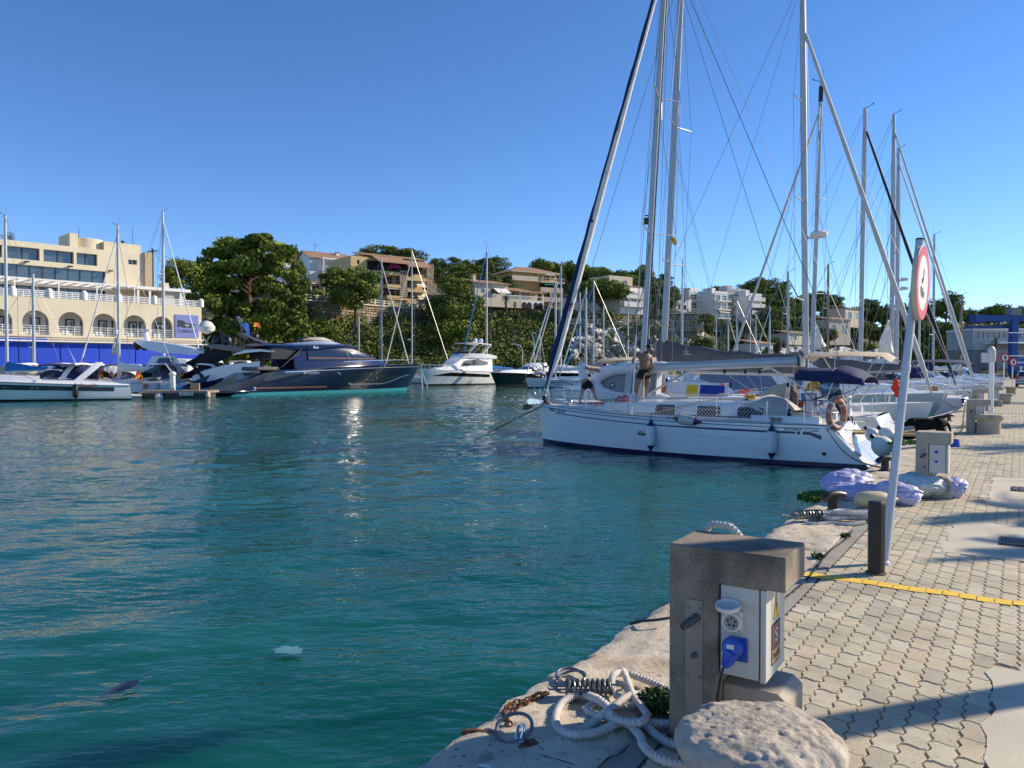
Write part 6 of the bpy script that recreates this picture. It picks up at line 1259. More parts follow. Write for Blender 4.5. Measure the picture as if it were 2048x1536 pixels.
body = [(LN*.86, .3, .2, 3.05, 3.12, .02), (LN*.80, 1.0, .75, 2.95, 3.35, .05), (LN*.70, 1.7, 1.35, 2.8, 4.05, .08), (LN*.60, 2.05, 1.6, 2.7, 4.55, .10), (LN*.48, 2.15, 1.7, 2.6, 4.75, .10), (LN*.33, 2.15, 1.75, 2.5, 4.65, .10), (LN*.27, 2.1, 1.75, 2.5, 4.5, .08)]
trunk(body, nav2, ny, 'superstructure', ang=40)
for s_ in (1, -1):
 def sw(x, z, o=.03):
  import bisect
  xs_ = [b[0] for b in body][::-1]; bb = body[::-1]; i = max(0, min(len(xs_)-2, bisect.bisect(xs_, x)-1)); k = (x-xs_[i])/(xs_[i+1]-xs_[i]); a, b = bb[i], bb[i+1]; L_ = lambda j: a[j]+(b[j]-a[j])*k
  u = (z-L_(3))/(L_(4)-L_(3)); w_ = L_(1)+(L_(2)-L_(1))*(u*.4/.62 if u < .62 else .4+(u-.62)/.38*.6) ; w_ = L_(1)*(1-u)+L_(2)*u if 0 else w_
  return V(x, s_*(w_+o), z)
 rows = []
 for i in range(19):
  x = LN*.34+(LN*.78-LN*.34)*i/18; zl = 3.30+.12*smooth(.6*LN, .78*LN, x); zt = 4.35-.0*x-.95*smooth(LN*.52, LN*.79, x)
  zl = min(zl, 3.42); zt = max(zt, zl+.02); rows.append([sw(x, zl), sw(x, (zl+zt)/2), sw(x, zt)])
 part('side_window', MB().loft(rows, closed=False), glassd, ny, fix=False)
 part('copper_line', MB().tube([sw(LN*.34+(LN*.40)*i/10, 3.55, .05) for i in range(11)], .07, 5), pm('copper_trim', (0,0,0)), ny)
 part('window_bar', MB().bar(sw(LN*.575, 3.45, .05), sw(LN*.55, 4.25, .05), .12, .05), silver, ny)
part('windscreen', MB().loft([[V(x, y*w_, z-.25*y*y) for y in (1, .6, .2, -.2, -.6, -1)] for x, w_, z in ((LN*.79, .85, 3.47), (LN*.72, 1.2, 4.0), (LN*.645, 1.4, 4.52))], closed=False), glassd, ny, fix=False)
part('roof', MB().loft([[V(x, w_, z-th_), V(x, w_*1.02, z), V(x, w_*.7, z+.16), V(x, -w_*.7, z+.16), V(x, -w_*1.02, z), V(x, -w_, z-th_)] for x, w_, z, th_ in ((LN*.13, 1.6, 4.72, .10), (LN*.18, 1.9, 4.72, .28), (LN*.30, 2.05, 4.75, .42), (LN*.42, 2.0, 4.85, .35), (LN*.55, 1.75, 4.90, .20), (LN*.64, 1.3, 4.72, .06))]), nav2, ny, ang=40)
part('roof_step', MB().loft([[V(x, w_, 4.9), V(x, w_*.85, z), V(x, -w_*.85, z), V(x, -w_, 4.9)] for x, w_, z in ((LN*.28, 1.3, 4.95), (LN*.40, 1.4, 5.28), (LN*.50, 1.2, 5.32), (LN*.60, .9, 4.92))]), silver, ny, ang=40)
part('roof_window', MB().b2(LN*.38, LN*.52, -.8, .8, 5.30, 5.38), black, ny, bevel=.03)
part('roof_hatch', MB().loft([[V(x, .6, 5.3), V(x, .5, 5.3+h_), V(x, -.5, 5.3+h_), V(x, -.6, 5.3)] for x, h_ in ((LN*.36, .12), (LN*.40, .38), (LN*.47, .42), (LN*.52, .12))]), black, ny)
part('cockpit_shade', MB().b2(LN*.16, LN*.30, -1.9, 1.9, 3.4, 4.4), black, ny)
for s_ in (1, -1): part('roof_pillar', MB().bar(V(LN*.20, s_*1.9, 2.6), V(LN*.30, s_*2.0, 4.4), .6, .08), nav, ny)
part('mast_arm', MB().loft([[V(x, .5, z-.12), V(x, -.5, z-.12), V(x, -.5, z+.12), V(x, .5, z+.12)] for x, z in ((LN*.20, 4.8), (LN*.12, 5.3), (LN*.065, 5.8))]), nav, ny)
for y in (.22, -.22): part('mast_pole', MB().tube([V(LN*.10, y, 5.5), V(LN*.055, y, 7.4)], .05, 5), steel, ny)
for j in range(5): part('mast_rung', MB().tube([V(LN*.092-j*.2, .24, 5.8+j*.36), V(LN*.092-j*.2, -.24, 5.8+j*.36)], .035, 4), steel, ny)
part('navy_pennant', MB().loft([[V(LN*.085+.05*i, .02, 6.9-i*.28), V(LN*.085+.45+.05*i, .05*math.sin(i*2), 6.8-i*.30)] for i in range(5)], closed=False), bluep, ny, fix=False)
for x, z in ((LN*.15, 5.5), (LN*.10, 6.1)): part('dome', MB().ell((x, .5, z), (.38, .38, .45), 12, 8), black, ny)
part('ensign', MB().loft([[V(LN*.13+.15*i, 0, 6.9+.0*i), V(LN*.13+.15*i, .05*math.sin(i), 6.5)] for i in range(5)], closed=False), flagsp, ny, fix=False)
part('model_lettering', text_mb('88 FLORIDA', .34, lambda u, v, hh: hN.at(LN*.335+u, 2.05+v, .03, -1), 0, (1, .8), shear=.2), silver, ny, fix=False)
part('roof_lettering', text_mb('Riva', .40, lambda u, v, hh: V(LN*.38+u, -2.06, 4.60+v), 0, (1, 1), shear=.3), silver, ny, fix=False)
def flyb(label, p, rz, L, k=1.):
 t = thing('flybridge_yacht', label, 'motor yacht', p, rz); h = Hull(L*.93, L*.29, 1.75, 2.5, xs=(0, .2), xb=(0, L*.09), q=2.0, tw=.9, flare=.55, sag=-.05); h.build(t, white, deckw, afb, afb, nt=24)
 for s_ in (1, -1): h.stripe(t, 'hull_window', winm, L*.22, L*.90, lambda x: h.sheer(h.tx(x))*(.62), lambda x: h.sheer(h.tx(x))*(.62+.24*smooth(L*.92, L*.70, x)), s_, 24, .02)
 trunk([(L*.82, .6, .4, 2.4, 2.55, .05), (L*.70, 1.5, 1.1, 2.2, 2.95, .08), (L*.60, 1.9, 1.5, 2.1, 3.15, .1)], white, t, 'foredeck')
 trunk([(L*.64, 1.5, 1.1, 2.9, 3.1, .05), (L*.55, 1.9, 1.5, 2.2, 4.0, .1), (L*.20, 2.0, 1.8, 2.1, 4.25, .1), (L*.14, 1.9, 1.8, 2.0, 4.1, .1)], white, t)
 for s_ in (1, -1): part('saloon_window', MB().prism([(L*.57, 3.0), (L*.52, 3.75), (L*.35, 3.95), (L*.22, 3.6), (L*.20, 3.0)], lambda a, b, hh: V(a, s_*(1.78+hh), b), 0, .12), glassd, t)
 part('windscreen', MB().loft([[V(x, y*w_, z-.1*y*y) for y in (1, .5, 0, -.5, -1)] for x, w_, z in ((L*.635, 1.2, 3.15), (L*.56, 1.45, 3.95))], closed=False), glassd, t, fix=False)
 part('flybridge', MB().loft([[V(x, w_, 4.1), V(x, w_+.1, z), V(x, w_-.1, z), V(x, -w_+.1, z), V(x, -w_-.1, z), V(x, -w_, 4.1)] for x, w_, z in ((L*.52, 1.2, 4.3), (L*.45, 1.8, 4.85), (L*.20, 2.0, 4.8), (L*.08, 1.9, 4.5))]), white, t)
 part('fly_screen', MB().loft([[V(x, y*w_, z) for y in (1, .5, 0, -.5, -1)] for x, w_, z in ((L*.47, 1.5, 4.8), (L*.43, 1.6, 5.15))], closed=False), winm, t, fix=False)
 part('hardtop', MB().loft([[V(x, w_, z), V(x, w_, z+.14), V(x, -w_, z+.14), V(x, -w_, z)] for x, w_, z in ((L*.46, 1.2, 6.35), (L*.38, 1.7, 6.40), (L*.14, 1.7, 6.25))]), whitec, t, bevel=.04)
 for s_ in (1, -1):
  part('top_support', MB().bar(V(L*.42, s_*1.5, 4.7), V(L*.28, s_*1.5, 6.35), .5, .1), greyc, t); part('top_support', MB().bar(V(L*.28, s_*1.5, 4.7), V(L*.15, s_*1.5, 6.3), .6, .1), white, t)
 for x in (.30, .22): part('satellite_dome', MB().ell((L*x, .6, 6.85), (.36, .36, .45), 12, 8), pm('dome_blue_white', (.55, .65, .78), .3), t)
 part('antenna_rack', MB().tube([V(L*.54, -.5, 5.0), V(L*.50, -.5, 5.7), V(L*.56, -.5, 5.75), V(L*.44, -.5, 5.75)], .05, 4), steel, t)
 for s_ in (1, -1):
  part('bow_rail', MB().tube([h.P(u, 1, -.15, s_)+V(0,0,.7) for u in np.linspace(.5, .99, 10)], .03, 4), steel, t)
  for u in np.linspace(.52, .97, 7): part('rail_post', MB().tube([h.P(u, 1, -.15, s_), h.P(u, 1, -.15, s_)+V(0,0,.7)], .022, 4), steel, t)
 part('sun_pad', MB().b2(L*.66, L*.76, -.9, .9, 2.9, 3.1), beigec, t, bevel=.05); part('swim_platform', MB().b2(-1., .3, -2, 2, .3, .45), teak, t); return t, h
a_ = W(985, 125); b_ = W(852, 112); d_ = b_-a_; flyb('white flybridge motor yacht with two satellite domes, bow towards the dark yacht', a_, math.atan2(d_.y, d_.x), d_.length+1.5)
blk = pm('gloss_black_hull', (.008, .008, .010), .10, coat=1.)
for (pa, Da, pb, Db, lab, h_) in ((1105, 122, 962, 108, 'black-hulled motor boat with a white deck, right of the flybridge yacht', blk), (1235, 118, 1035, 104, 'second black-hulled motor boat with a white foredeck behind the navy furled sail', blk), (1290, 116, 1140, 100, 'dark open boat with a blue canvas top behind the white dinghy', blk)):
 a_ = W(pa, Da); b_ = W(pb, Db); d_ = b_-a_; motorboat(lab, a_, math.atan2(d_.y, d_.x), min(15, d_.length), 4.2, hull=h_, fs=1.6, fb=2.0, group='black-hulled motor boats in the middle', canvas=(whitec if pa == 1105 else navyc), arch_m=white, raked=.8)
tag(part('bow_line', MB().tube([at(842, 738, 112), at(846, 792, 100)], .06, 4).tube([at(842, 738, 112), at(860, 788, 100)], .05, 4), ropew), 'pale mooring lines hanging from the flybridge bow into the water', 'rope')
t, h = motorboat('open boat under a bright blue tarpaulin, right of the shirtless man', W(1335, 46), R(160), 7, 2.6, hull=white, fs=.9, fb=1.2, canvas=bluec, group='covered boats behind the near yachts', flag=False)
t, h = motorboat('motor cruiser shrouded in a slate blue cover below the long boom', W(1440, 38), R(-12), 10, 3.4, hull=cream, fs=1.1, fb=1.4, canvas=pm('slate_blue_cover', (.16, .20, .30), .8, var=.08, bump=.03, bsc=3), group='covered boats behind the near yachts', flag=False)
sl = pm('slate_blue_cover', (0,0,0))
tg = tag(part('boat_tent', MB().loft([[at(x, y0, 37), at(x, y0-3, 38.5), at(x, y0, 40), at(x, y1, 40), at(x, y1, 37)] for x, y0, y1 in ((1400, 742, 758), (1420, 733, 765), (1480, 734, 766), (1560, 733, 775), (1600, 738, 778))]), sl, ang=50), 'wide slate blue boat tent stretched under the boom of the second yacht', 'boat cover')
t, h = motorboat('grey inflatable tender with green cover, left of the slate tent', W(1420, 44), R(170), 6, 2.4, hull=pm('green_grey_rubber', (.12, .17, .16), .6), fs=.7, fb=.9, canvas=None, group='covered boats behind the near yachts', flag=False)
for px, D, rz_, lab, cv, hl in ((1838, 46, HI, 'open day boat with a long grey awning right of the sign pole', greyc, white), (1890, 62, HI, 'low cabin boat with navy awning near the third pedestal', navyc, white), (1925, 72, HI, 'small cabin boat with red stripe beyond the third pedestal', None, white), (1870, 84, HI, 'white cuddy boat pointing at the trees', whitec, white), (1935, 96, HI, 'cream day boat under a beige top beyond the quay boats', beigec, cream), (1960, 112, HI, 'white launch by the boat hoist', whitec, white), (1800, 100, R(200), 'white launch beyond the masts under the pine wood', bluec, white), (1690, 95, R(190), 'white launch half hidden between two masts', navyc, white)):
 motorboat(lab, W(px, D)-V(*(Matrix.Rotation(rz_, 3, 'Z') @ V(5, 0, 0))), rz_, 8, 2.8, hull=hl, canvas=cv, fs=.95, fb=1.25, group='small craft beyond the quay yachts', flag=False)
# ================================================================ CLUB BUILDING ON THE LEFT
creamw = speckle(pm('cream_render', (.65, .575, .42), .9, var=.05, sc=.4, bump=.004, bsc=6), (.50, .42, .31), .35, .56, .75, .4)
whitew = speckle(pm('white_render', (.74, .72, .68), .88, var=.04, sc=.5), (.55, .53, .48), .4, .58, .75, .3)
glassb = pm('building_glass', (.05, .075, .09), .06, spec=.9, coat=.8, var=.3, sc=.5)
frm = pm('dark_window_frame', (.03, .028, .026), .5)
hoard = pm('blue_hoarding', (.003, .05, .50), .6, var=.08, sc=.6)
UA = V(-.68, -.733, 0); DA = V(-.733, .68, 0); AC = V(-39.1, 97, ZW); rzA = math.atan2(UA.y, UA.x)
cb = thing('club_building', 'cream club building with a row of arches, glazed upper floors and blue hoarding', 'building', AC)
C_ = lambda q, d, z: UA*q + DA*d + V(0, 0, z)         # q leftwards along the front, d inwards, z above water
def cbox(m, q0, q1, d0, d1, z0, z1, mi=0): return m.add([C_(q, d, z) for z in (z0, z1) for q, d in ((q0, d0), (q1, d0), (q1, d1), (q0, d1))], [(0,3,2,1),(4,5,6,7),(0,1,5,4),(1,2,6,5),(2,3,7,6),(3,0,4,7)], mi)
def holed(m, fn, x0, x1, z0, z1, ops, th):
 xs = sorted(set([x0, x1]+[o[0] for o in ops]+[o[1] for o in ops])); zs = sorted(set([z0, z1]+[o[2] for o in ops]+[o[3] for o in ops]))
 for i in range(len(xs)-1):
  for j in range(len(zs)-1):
   cx, cz = (xs[i]+xs[i+1])/2, (zs[j]+zs[j+1])/2
   if any(o[0] < cx < o[1] and o[2] < cz < o[3] for o in ops): continue
   m.add([fn(xs[i], 0, zs[j]), fn(xs[i+1], 0, zs[j]), fn(xs[i+1], 0, zs[j+1]), fn(xs[i], 0, zs[j+1])], [(0,1,2,3)])
 for a, b, c, d in ops:
  P_ = [(a, c), (b, c), (b, d), (a, d)]
  for k in range(4): (p, q), (r_, s_) = P_[k], P_[(k+1) % 4]; m.add([fn(p, 0, q), fn(r_, 0, s_), fn(r_, th, s_), fn(p, th, q)], [(0,1,2,3)])
 for (p, q), (r_, s_) in (((x0, z0), (x1, z0)), ((x1, z0), (x1, z1)), ((x1, z1), (x0, z1)), ((x0, z1), (x0, z0))): m.add([fn(p, 0, q), fn(r_, 0, s_), fn(r_, th, s_), fn(p, th, q)], [(0,1,2,3)])
 return m
QL = 36.
bays = [4.92, 8.08, 11.46, 14.96, 18.44, 21.9, 25.4, 28.9, 32.4]; m = MB(); R_a = 1.27; zs_ = 7.55; zf = 6.2; ztop = 10.0
edges = [0.]+[(bays[i]+bays[i+1])/2 for i in range(len(bays)-1)]+[QL]
for i, c in enumerate(bays):
 a, b = edges[i], edges[i+1]
 cbox(m, a, c-R_a, 0, .45, zf, zs_); cbox(m, c+R_a, b, 0, .45, zf, zs_)
 n = 16; arc = [(c+R_a*math.cos(math.pi*k/n), zs_+R_a*math.sin(math.pi*k/n)) for k in range(n+1)][::-1]
 outer = [(c-R_a+2*R_a*k/n, ztop) for k in range(n+1)]
 for d, s_ in ((0, 1), (.45, -1)):
  for k in range(n): m.quad(C_(arc[k][0], d, arc[k][1]), C_(arc[k+1][0], d, arc[k+1][1]), C_(outer[k+1][0], d, ztop), C_(outer[k][0], d, ztop))
  m.quad(C_(a, d, zs_), C_(c-R_a, d, zs_), C_(c-R_a, d, ztop), C_(a, d, ztop)); m.quad(C_(c+R_a, d, zs_), C_(b, d, zs_), C_(b, d, ztop), C_(c+R_a, d, ztop))
 for k in range(n): m.quad(C_(arc[k][0], 0, arc[k][1]), C_(arc[k+1][0], 0, arc[k+1][1]), C_(arc[k+1][0], .45, arc[k+1][1]), C_(arc[k][0], .45, arc[k][1]))
part('arcade_wall', m, creamw, cb, smooth=False, fix=False)
m = MB(); cbox(m, 0, QL, -.10, 2.6, 5.75, zf-.002); part('arcade_floor', m, creamw, cb, smooth=False)
m = MB(); cbox(m, -.15, QL, -.22, -.10, 5.95, 6.17); part('cornice', m, creamw, cb)
m = MB(); cbox(m, 0, QL, 2.2, 14, zf, ztop-.02); cbox(m, 0, .4, .45, 2.2, zf, ztop-.02); part('gallery_wall', m, whitew, cb, smooth=False)
m = MB(); cbox(m, 0, QL, .0, 14, ztop, ztop+.25); part('terrace_slab', m, creamw, cb, smooth=False)
m = MB(); cbox(m, 0, QL, .1, 14, 3.9, 5.75); cbox(m, 0, QL, .6, 14, -1, 3.9); part('lower_wall', m, creamw, cb, smooth=False)
for i in range(9):
 m = MB(); cbox(m, i*4+.2, i*4+4.1, -.25-.03*(i%2), -.05, 1.2, 5.35-.02*i); part('hoarding_panel', m, hoard, cb)
m = MB(); cbox(m, 17.5, 22.5, -.5, -.3, 5.2, 5.75); part('hoarding_banner', m, hoard, cb); part('banner_lettering', text_mb('port nàutic', .38, lambda u, v, h: C_(20-u, -.52, 5.47+v), 0, (1.5, 1)), whitep, cb, fix=False)
m = MB(); cbox(m, -.3, QL, -.9, .1, 5.42, 5.56); part('awning_ledge', m, whitew, cb)
for c in bays[:7]:
 m = MB()
 for z in (6.35, 6.62, 6.9, 7.15): cbox(m, c-R_a, c+R_a, .12, .16, z, z+.05)
 for k in range(4): cbox(m, c-R_a+.05+k*.81, c-R_a+.10+k*.81, .10, .17, 6.2, 7.2)
 part('gallery_railing', m, white, cb, smooth=False)
 for q, w_ in ((c-.55, .95), (c+1.35, .95)):
  m = MB(); cbox(m, q-w_/2, q+w_/2, 2.10, 2.22, zf, 8.15); f = part('door_frame', m, frm, cb, smooth=False)
  m = MB(); cbox(m, q-w_/2+.16, q+w_/2-.16, 2.06, 2.11, zf+.1, 8.0); part('door_leaf', m, whitew, cb, smooth=False)
  m = MB(); cbox(m, q-w_/2+.27, q+w_/2-.27, 2.03, 2.065, zf+.55, 7.85); part('door_pane', m, glassb, cb, smooth=False)
 m = MB(); cbox(m, c+.15, c+.85, .2, .5, 6.22, 6.75); part('wall_unit', m, whitew, cb)
for i in range(10):
 q = .35+i*4.05 if i else .15; q = [-.05, 5.7, 9.8, 13.5, 17.0, 20.5, 24.0, 27.5, 31., 34.5][i]
 m = MB().lathe([(.34, 10.25), (.34, 11.0), (.26, 11.22), (.1, 11.32), (.01, 11.34)], 12, C_(q, .25, 0)); part('terrace_pier', m, whitew, cb)
m = MB()
for z in (10.38, 10.58, 10.78, 10.98): m.tube([C_(0, .2, z), C_(QL, .2, z)], .055, 6)
for k in range(60): cbox(m, .3+k*.6, .36+k*.6, .17, .23, 10.25, 11.0)
part('terrace_railing', m, white, cb, smooth=False)
m = MB(); cbox(m, .45, 3.35, -.10, -.02, 6.35, 9.15); part('emblem_board', m, pm('board_lilac', (.16, .20, .48), .6, var=.05), cb)
EM = lambda a, b, h: C_(1.9-a, -.10-h, 7.9+b)
part('flag_emblem', MB().prism([(-1.15, .62), (-.55, .55), (-.2, .28), (.25, .22), (1.2, .12), (.7, -.05), (.55, -.32), (.05, -.28), (-.35, -.36), (-.85, -.22), (-1.2, -.34)], EM, .002, .03), pm('emblem_ink', (.02, .022, .035), .6), cb)
part('emblem_mark', MB().prism([(-.25, .12), (.0, .05), (.2, .12), (.3, -.1), (-.05, -.18), (-.3, -.1)], EM, .03, .04), pm('emblem_grey', (.30, .32, .40), .6), cb)
part('emblem_lettering', text_mb('CLUBNÀUTIC', .50, lambda u, v, h: EM(u, -.80+v*1.1, .01), 0, (.78, 1)), pm('emblem_ink', (0,0,0)), cb, fix=False)
D6 = 6.0
U6 = lambda q, d, z: C_(q, D6+d, z)
m = MB(); ops = [(10.1+0, 12.4, 14.95, 16.35), (12.7, 15.9, 14.95, 16.35), (16.3, 19.6, 14.95, 16.35), (20.0, 23.4, 14.95, 16.35), (23.8, 27.2, 14.95, 16.35), (27.6, 31, 14.95, 16.35), (5.45, 6.5, 15.55, 16.15)]
holed(m, U6, 4.6, QL, 14.35, 17.0, ops, .8)
cbox(m, 4.6, 9.2, D6, D6+1, 10.25, 14.36); part('upper_wall', m, creamw, cb, smooth=False, fix=False)
m = MB(); cbox(m, 4.6, QL, D6+.8, D6+9, 10.25, 16.98); part('upper_body', m, creamw, cb, smooth=False)
for a, b, c, d in ops:
 m = MB(); cbox(m, a, b, D6+.55, D6+.6, c, d); wn = part('window', m, glassb, cb, smooth=False)
 for k in range(1 if b-a < 1.5 else 3):
  x = a+(b-a)*k/2 if b-a > 1.5 else a+(b-a)/2; m = MB(); cbox(m, x-.05, x+.05, D6+.48, D6+.55, c, d); part('window_frame', m, frm, wn, smooth=False)
for z0, z1, nm in ((12.75, 14.30, 'upper'), (10.45, 12.0, 'lower')):
 for k in range(10):
  a = 9.3+k*2.65; m = MB(); cbox(m, a+.04, a+2.6, D6+.30, D6+.36, z0, z1); wn = part('window', m, glassb, cb, smooth=False)
  m = MB(); cbox(m, a-.04, a+.04, D6+.2, D6+.40, z0, z1); part('window_frame', m, frm, wn, smooth=False); m = MB(); cbox(m, a+1.28, a+1.34, D6+.24, D6+.30, z0, z1); part('window_frame', m, frm, wn, smooth=False)
  if k % 2: m = MB(); cbox(m, a+1.5, a+1.9, D6+.40, D6+.46, z0, z1); part('curtain', m, whitew, wn, smooth=False)
m = MB(); cbox(m, 9.0, QL, D6-.1, D6+.4, 12.0, 12.75); part('floor_band', m, whitew, cb)
m = MB(); cbox(m, 7.2, QL, 1.6, 1.75, 12.25, 12.45); cbox(m, 7.2, QL, D6-.4, D6-.25, 12.3, 12.45); part('pergola_beam', m, whitew, cb)
for k in range(24): m = MB(); cbox(m, 7.3+k*1.2, 7.42+k*1.2, 1.7, D6-.1, 12.30, 12.42); part('pergola_slat', m, whitew, cb)
for q in (7.4, 11.6, 15.6, 19.9, 24.0): m = MB(); cbox(m, q, q+.12, 1.6, 1.72, 10.25, 12.3); part('pergola_post', m, white, cb)
part('rotunda', MB().lathe([(1.9, 16.9), (1.9, 18.35), (1.8, 18.45)], 32, C_(10.2, D6+3.2, 0)), creamw, cb)
m = MB(); cbox(m, 11.9, 12.8, D6+1, D6+5, 16.98, 18.75); part('rotunda_wing', m, creamw, cb)
m = MB(); cbox(m, 4.6, 9.0, D6+.9, D6+8, 16.98, 18.2); part('penthouse', m, creamw, cb)
m = MB(); cbox(m, 3.7, 4.6, D6-.3, D6+7, 10.2, 17.2); part('stair_tower', m, pm('tan_render', (.45, .34, .22), .9, var=.06), cb)
m = MB(); cbox(m, .9, 3.7, 2.8, 9, 10.25, 12.2); part('annex', m, pm('shaded_render', (.42, .40, .37), .9), cb)
m = MB(); cbox(m, .3, 8.0, 2.3, 9.3, 12.2, 12.55); part('annex_roof', m, whitew, cb)
for q in (1.4, 5.2, 6.6): m = MB(); cbox(m, q, q+.22, 2.45, 2.67, 10.25, 12.2); part('annex_post', m, whitew, cb)
m = MB(); cbox(m, 2.6, 3.4, 3.4, 4.6, 12.55, 13.3); part('chimney', m, creamw, cb)
part('roof_vent', MB().lathe([(.2, 18.2), (.2, 18.7), (.3, 18.75), (.02, 18.9)], 8, C_(6.0, D6+3, 0)), black, cb)
part('antenna', MB().tube([C_(4.8, D6+3, 18.1), C_(4.8, D6+3, 20.6)], .03, 4).tube([C_(11.5, D6+2, 17), C_(11.5, D6+2, 19.6)], .03, 4), frm, cb)
for q, z in ((8.5, 14.4), (13, 14.5), (17.5, 14.6)): m = MB(); cbox(m, q, q+.5, D6-.7, D6-.1, z, z+.12); part('floodlight', m, black, cb)
m = MB(); m.prism([(-6, -5), (60, -5), (60, 40), (-6, 40)], lambda a, b, h: AC+UA*a+DA*b+V(0,0,h), -1.5, 1.2); o = tag(part('far_quay', m, conc, smooth=False), kind='structure')
up = W(307, 112); up.z = 10; t = thing('utility_pole', 'dark wooden utility pole with wires behind the club building', 'utility pole', up)
zt = at(307, 497, 112).z-10
part('pole_shaft', MB().tube([V(0,0,-9), V(0,0,zt)], [.22, .15], 8), pm('dark_wood', (.06, .05, .04), .9), t); part('cross_arm', MB().tube([V(-.8, 0, zt-.5), V(.8, 0, zt-.3)], .07, 4), frm, t)
for k, (a, b) in enumerate((((307, 500, 112), (460, 540, 135)), ((307, 503, 112), (360, 530, 120)), ((307, 520, 112), (190, 560, 98)))):
 A = at(*a); B2 = at(*b); part('overhead_wire', MB().tube([A.lerp(B2, i/8)-up+V(0, 0, -1.2*math.sin(math.pi*i/8)) for i in range(9)], .03, 3), frm, t)
# ================================================================ HILLSIDE
def ip(tab, x): xs = [a for a, _ in tab]; return float(np.interp(x, xs, [b for _, b in tab]))
T_D2 = [(-600, 135), (300, 140), (420, 150), (600, 152), (700, 165), (850, 182), (900, 184), (1000, 186), (1150, 195), (1300, 205), (1390, 210), (1450, 240), (1550, 260), (1700, 290), (1900, 330), (2048, 340), (2700, 360)]
T_YT = [(-600, 640), (300, 640), (420, 628), (560, 604), (640, 606), (700, 612), (800, 618), (880, 622), (960, 622), (1080, 634), (1150, 646), (1300, 650), (1390, 655), (1450, 690), (1550, 700), (1700, 712), (1900, 715), (2048, 718), (2700, 720)]
T_YH = [(-600, 600), (300, 590), (420, 585), (560, 560), (650, 545), (760, 535), (870, 545), (1000, 550), (1100, 548), (1250, 565), (1350, 590), (1450, 612), (1600, 636), (1750, 655), (1850, 640), (1960, 645), (2048, 650), (2700, 650)]
T_DS = [(-600, 128), (300, 130), (420, 126), (560, 134), (700, 140), (850, 147), (1000, 156), (1150, 166), (1300, 176), (1450, 205), (1550, 225), (1700, 250), (1900, 285), (2048, 300), (2700, 320)]
def zat(py, D): return EYE+(738-py)*D/F
def terr(px, D):
 D2 = ip(T_D2, px); DS = ip(T_DS, px); zt = zat(ip(T_YT, px), D2); D3 = D2+95; zh = zat(ip(T_YH, px), D3)
 if D <= DS: return -2.5
 if D <= DS+1: return -2.5+3.7*(D-DS)
 if D <= DS+7: return 1.2
 if D <= D2-1.5: k = (D-DS-7)/(D2-8.5-DS); return 1.2+(zt-4.2)*k**.8
 if D <= D2: return -3+zt+3*(D-D2+1.5)/1.5
 if D <= D2+26: return zt+ .4*(D-D2)/26
 if D <= D3: k = (D-D2-26)/(D3-D2-26); return zt+.4+(zh-zt-.4)*(k*k*(3-2*k))
 return zh-(D-D3)*.12
ground = speckle(speckle(pm('hillside_earth', (.18, .15, .08), .95, col2=(.26, .21, .13), sc=.12, bump=.15, bsc=.6), (.05, .065, .025), .15, .46, .55, .9), (.45, .42, .36), .5, .62, .68, .6)
cols = np.arange(-600, 2701, 12); drow = [0, .01, 1, 7, 12, 17, 22, 26, 30, 34, 38, 44, 52, 60, 70, 82, 96, 112, 130, 160, 240]
vs = []
for px in cols:
 DS = ip(T_DS, px); r_ = ray(px, 738)
 for k, dd in enumerate(drow):
  D = DS+dd; z = terr(px, D)+ (.6*math.sin(px*.05+dd*.4)*math.sin(dd*.7+px*.021) if 3 < k < 18 else 0); vs.append(V(r_.x*D, D, z))
nr = len(drow); m = MB(); m.add(vs, [(i*nr+j, (i+1)*nr+j, (i+1)*nr+j+1, i*nr+j+1) for i in range(len(cols)-1) for j in range(nr-1)])
tag(part('hillside', m, ground), kind='structure')
def onhill(px, D, dz=0): p = V(ray(px, 738).x*D, D, 0); p.z = terr(px, D)+dz; return p
rock = speckle(speckle(pm('cliff_limestone', (.46, .42, .37), .95, col2=(.66, .63, .58), sc=.35, bump=.35, bsc=1.1, det=12), (.34, .24, .14), .30, .56, .70, .6), (.16, .15, .11), 1.0, .60, .68, .6)
def cliff(px0, px1, y0f, y1f, D, lab, seed, nx=60, nz=16, dep=3.4):
 g = np.random.default_rng(seed); ph = g.random((10, 3))*6.28; vs = []
 for i in range(nx+1):
  px = px0+(px1-px0)*i/nx
  for j in range(nz+1):
   y = y1f(px)+(y0f(px)-y1f(px))*j/nz; q = .45+.75*noise.fractal(V(px*.030, y*.055, seed), .7, 2.1, 6)+.35*abs(noise.noise(V(px*.09, y*.06, seed+4)))
   c = at(px, y, D+(px-px0)*.10-dep*(q-.4)*1.25+dep*(j/nz)*1.4); vs.append(c)
 m = MB(); m.add(vs, [(i*(nz+1)+j, (i+1)*(nz+1)+j, (i+1)*(nz+1)+j+1, i*(nz+1)+j+1) for i in range(nx) for j in range(nz)]); return tag(part('cliff', m, rock, ang=15), kind='structure')
cliff(1140, 1345, lambda p: 650+8*math.sin(p*.09)+ (22 if p < 1175 else 0), lambda p: 738, 169, None, 3, 150, 44)
cliff(1335, 1408, lambda p: 648+6*math.sin(p*.11), lambda p: 728, 184, None, 5, 40, 20)
cliff(1560, 1760, lambda p: 698+5*math.sin(p*.07), lambda p: 742, 228, None, 8, 60, 14)
cliff(1440, 1580, lambda p: 712+4*math.sin(p*.1), lambda p: 742, 205, None, 9, 40, 10)
stonew = [speckle(pm('wall_stone_'+n, c, .95, var=.12, sc=.8, bump=.03, bsc=4), (.20, .15, .10), .8, .55, .7, .5) for n, c in (('tan', (.42, .32, .22)), ('grey', (.36, .32, .27)), ('rust', (.34, .24, .15)))]
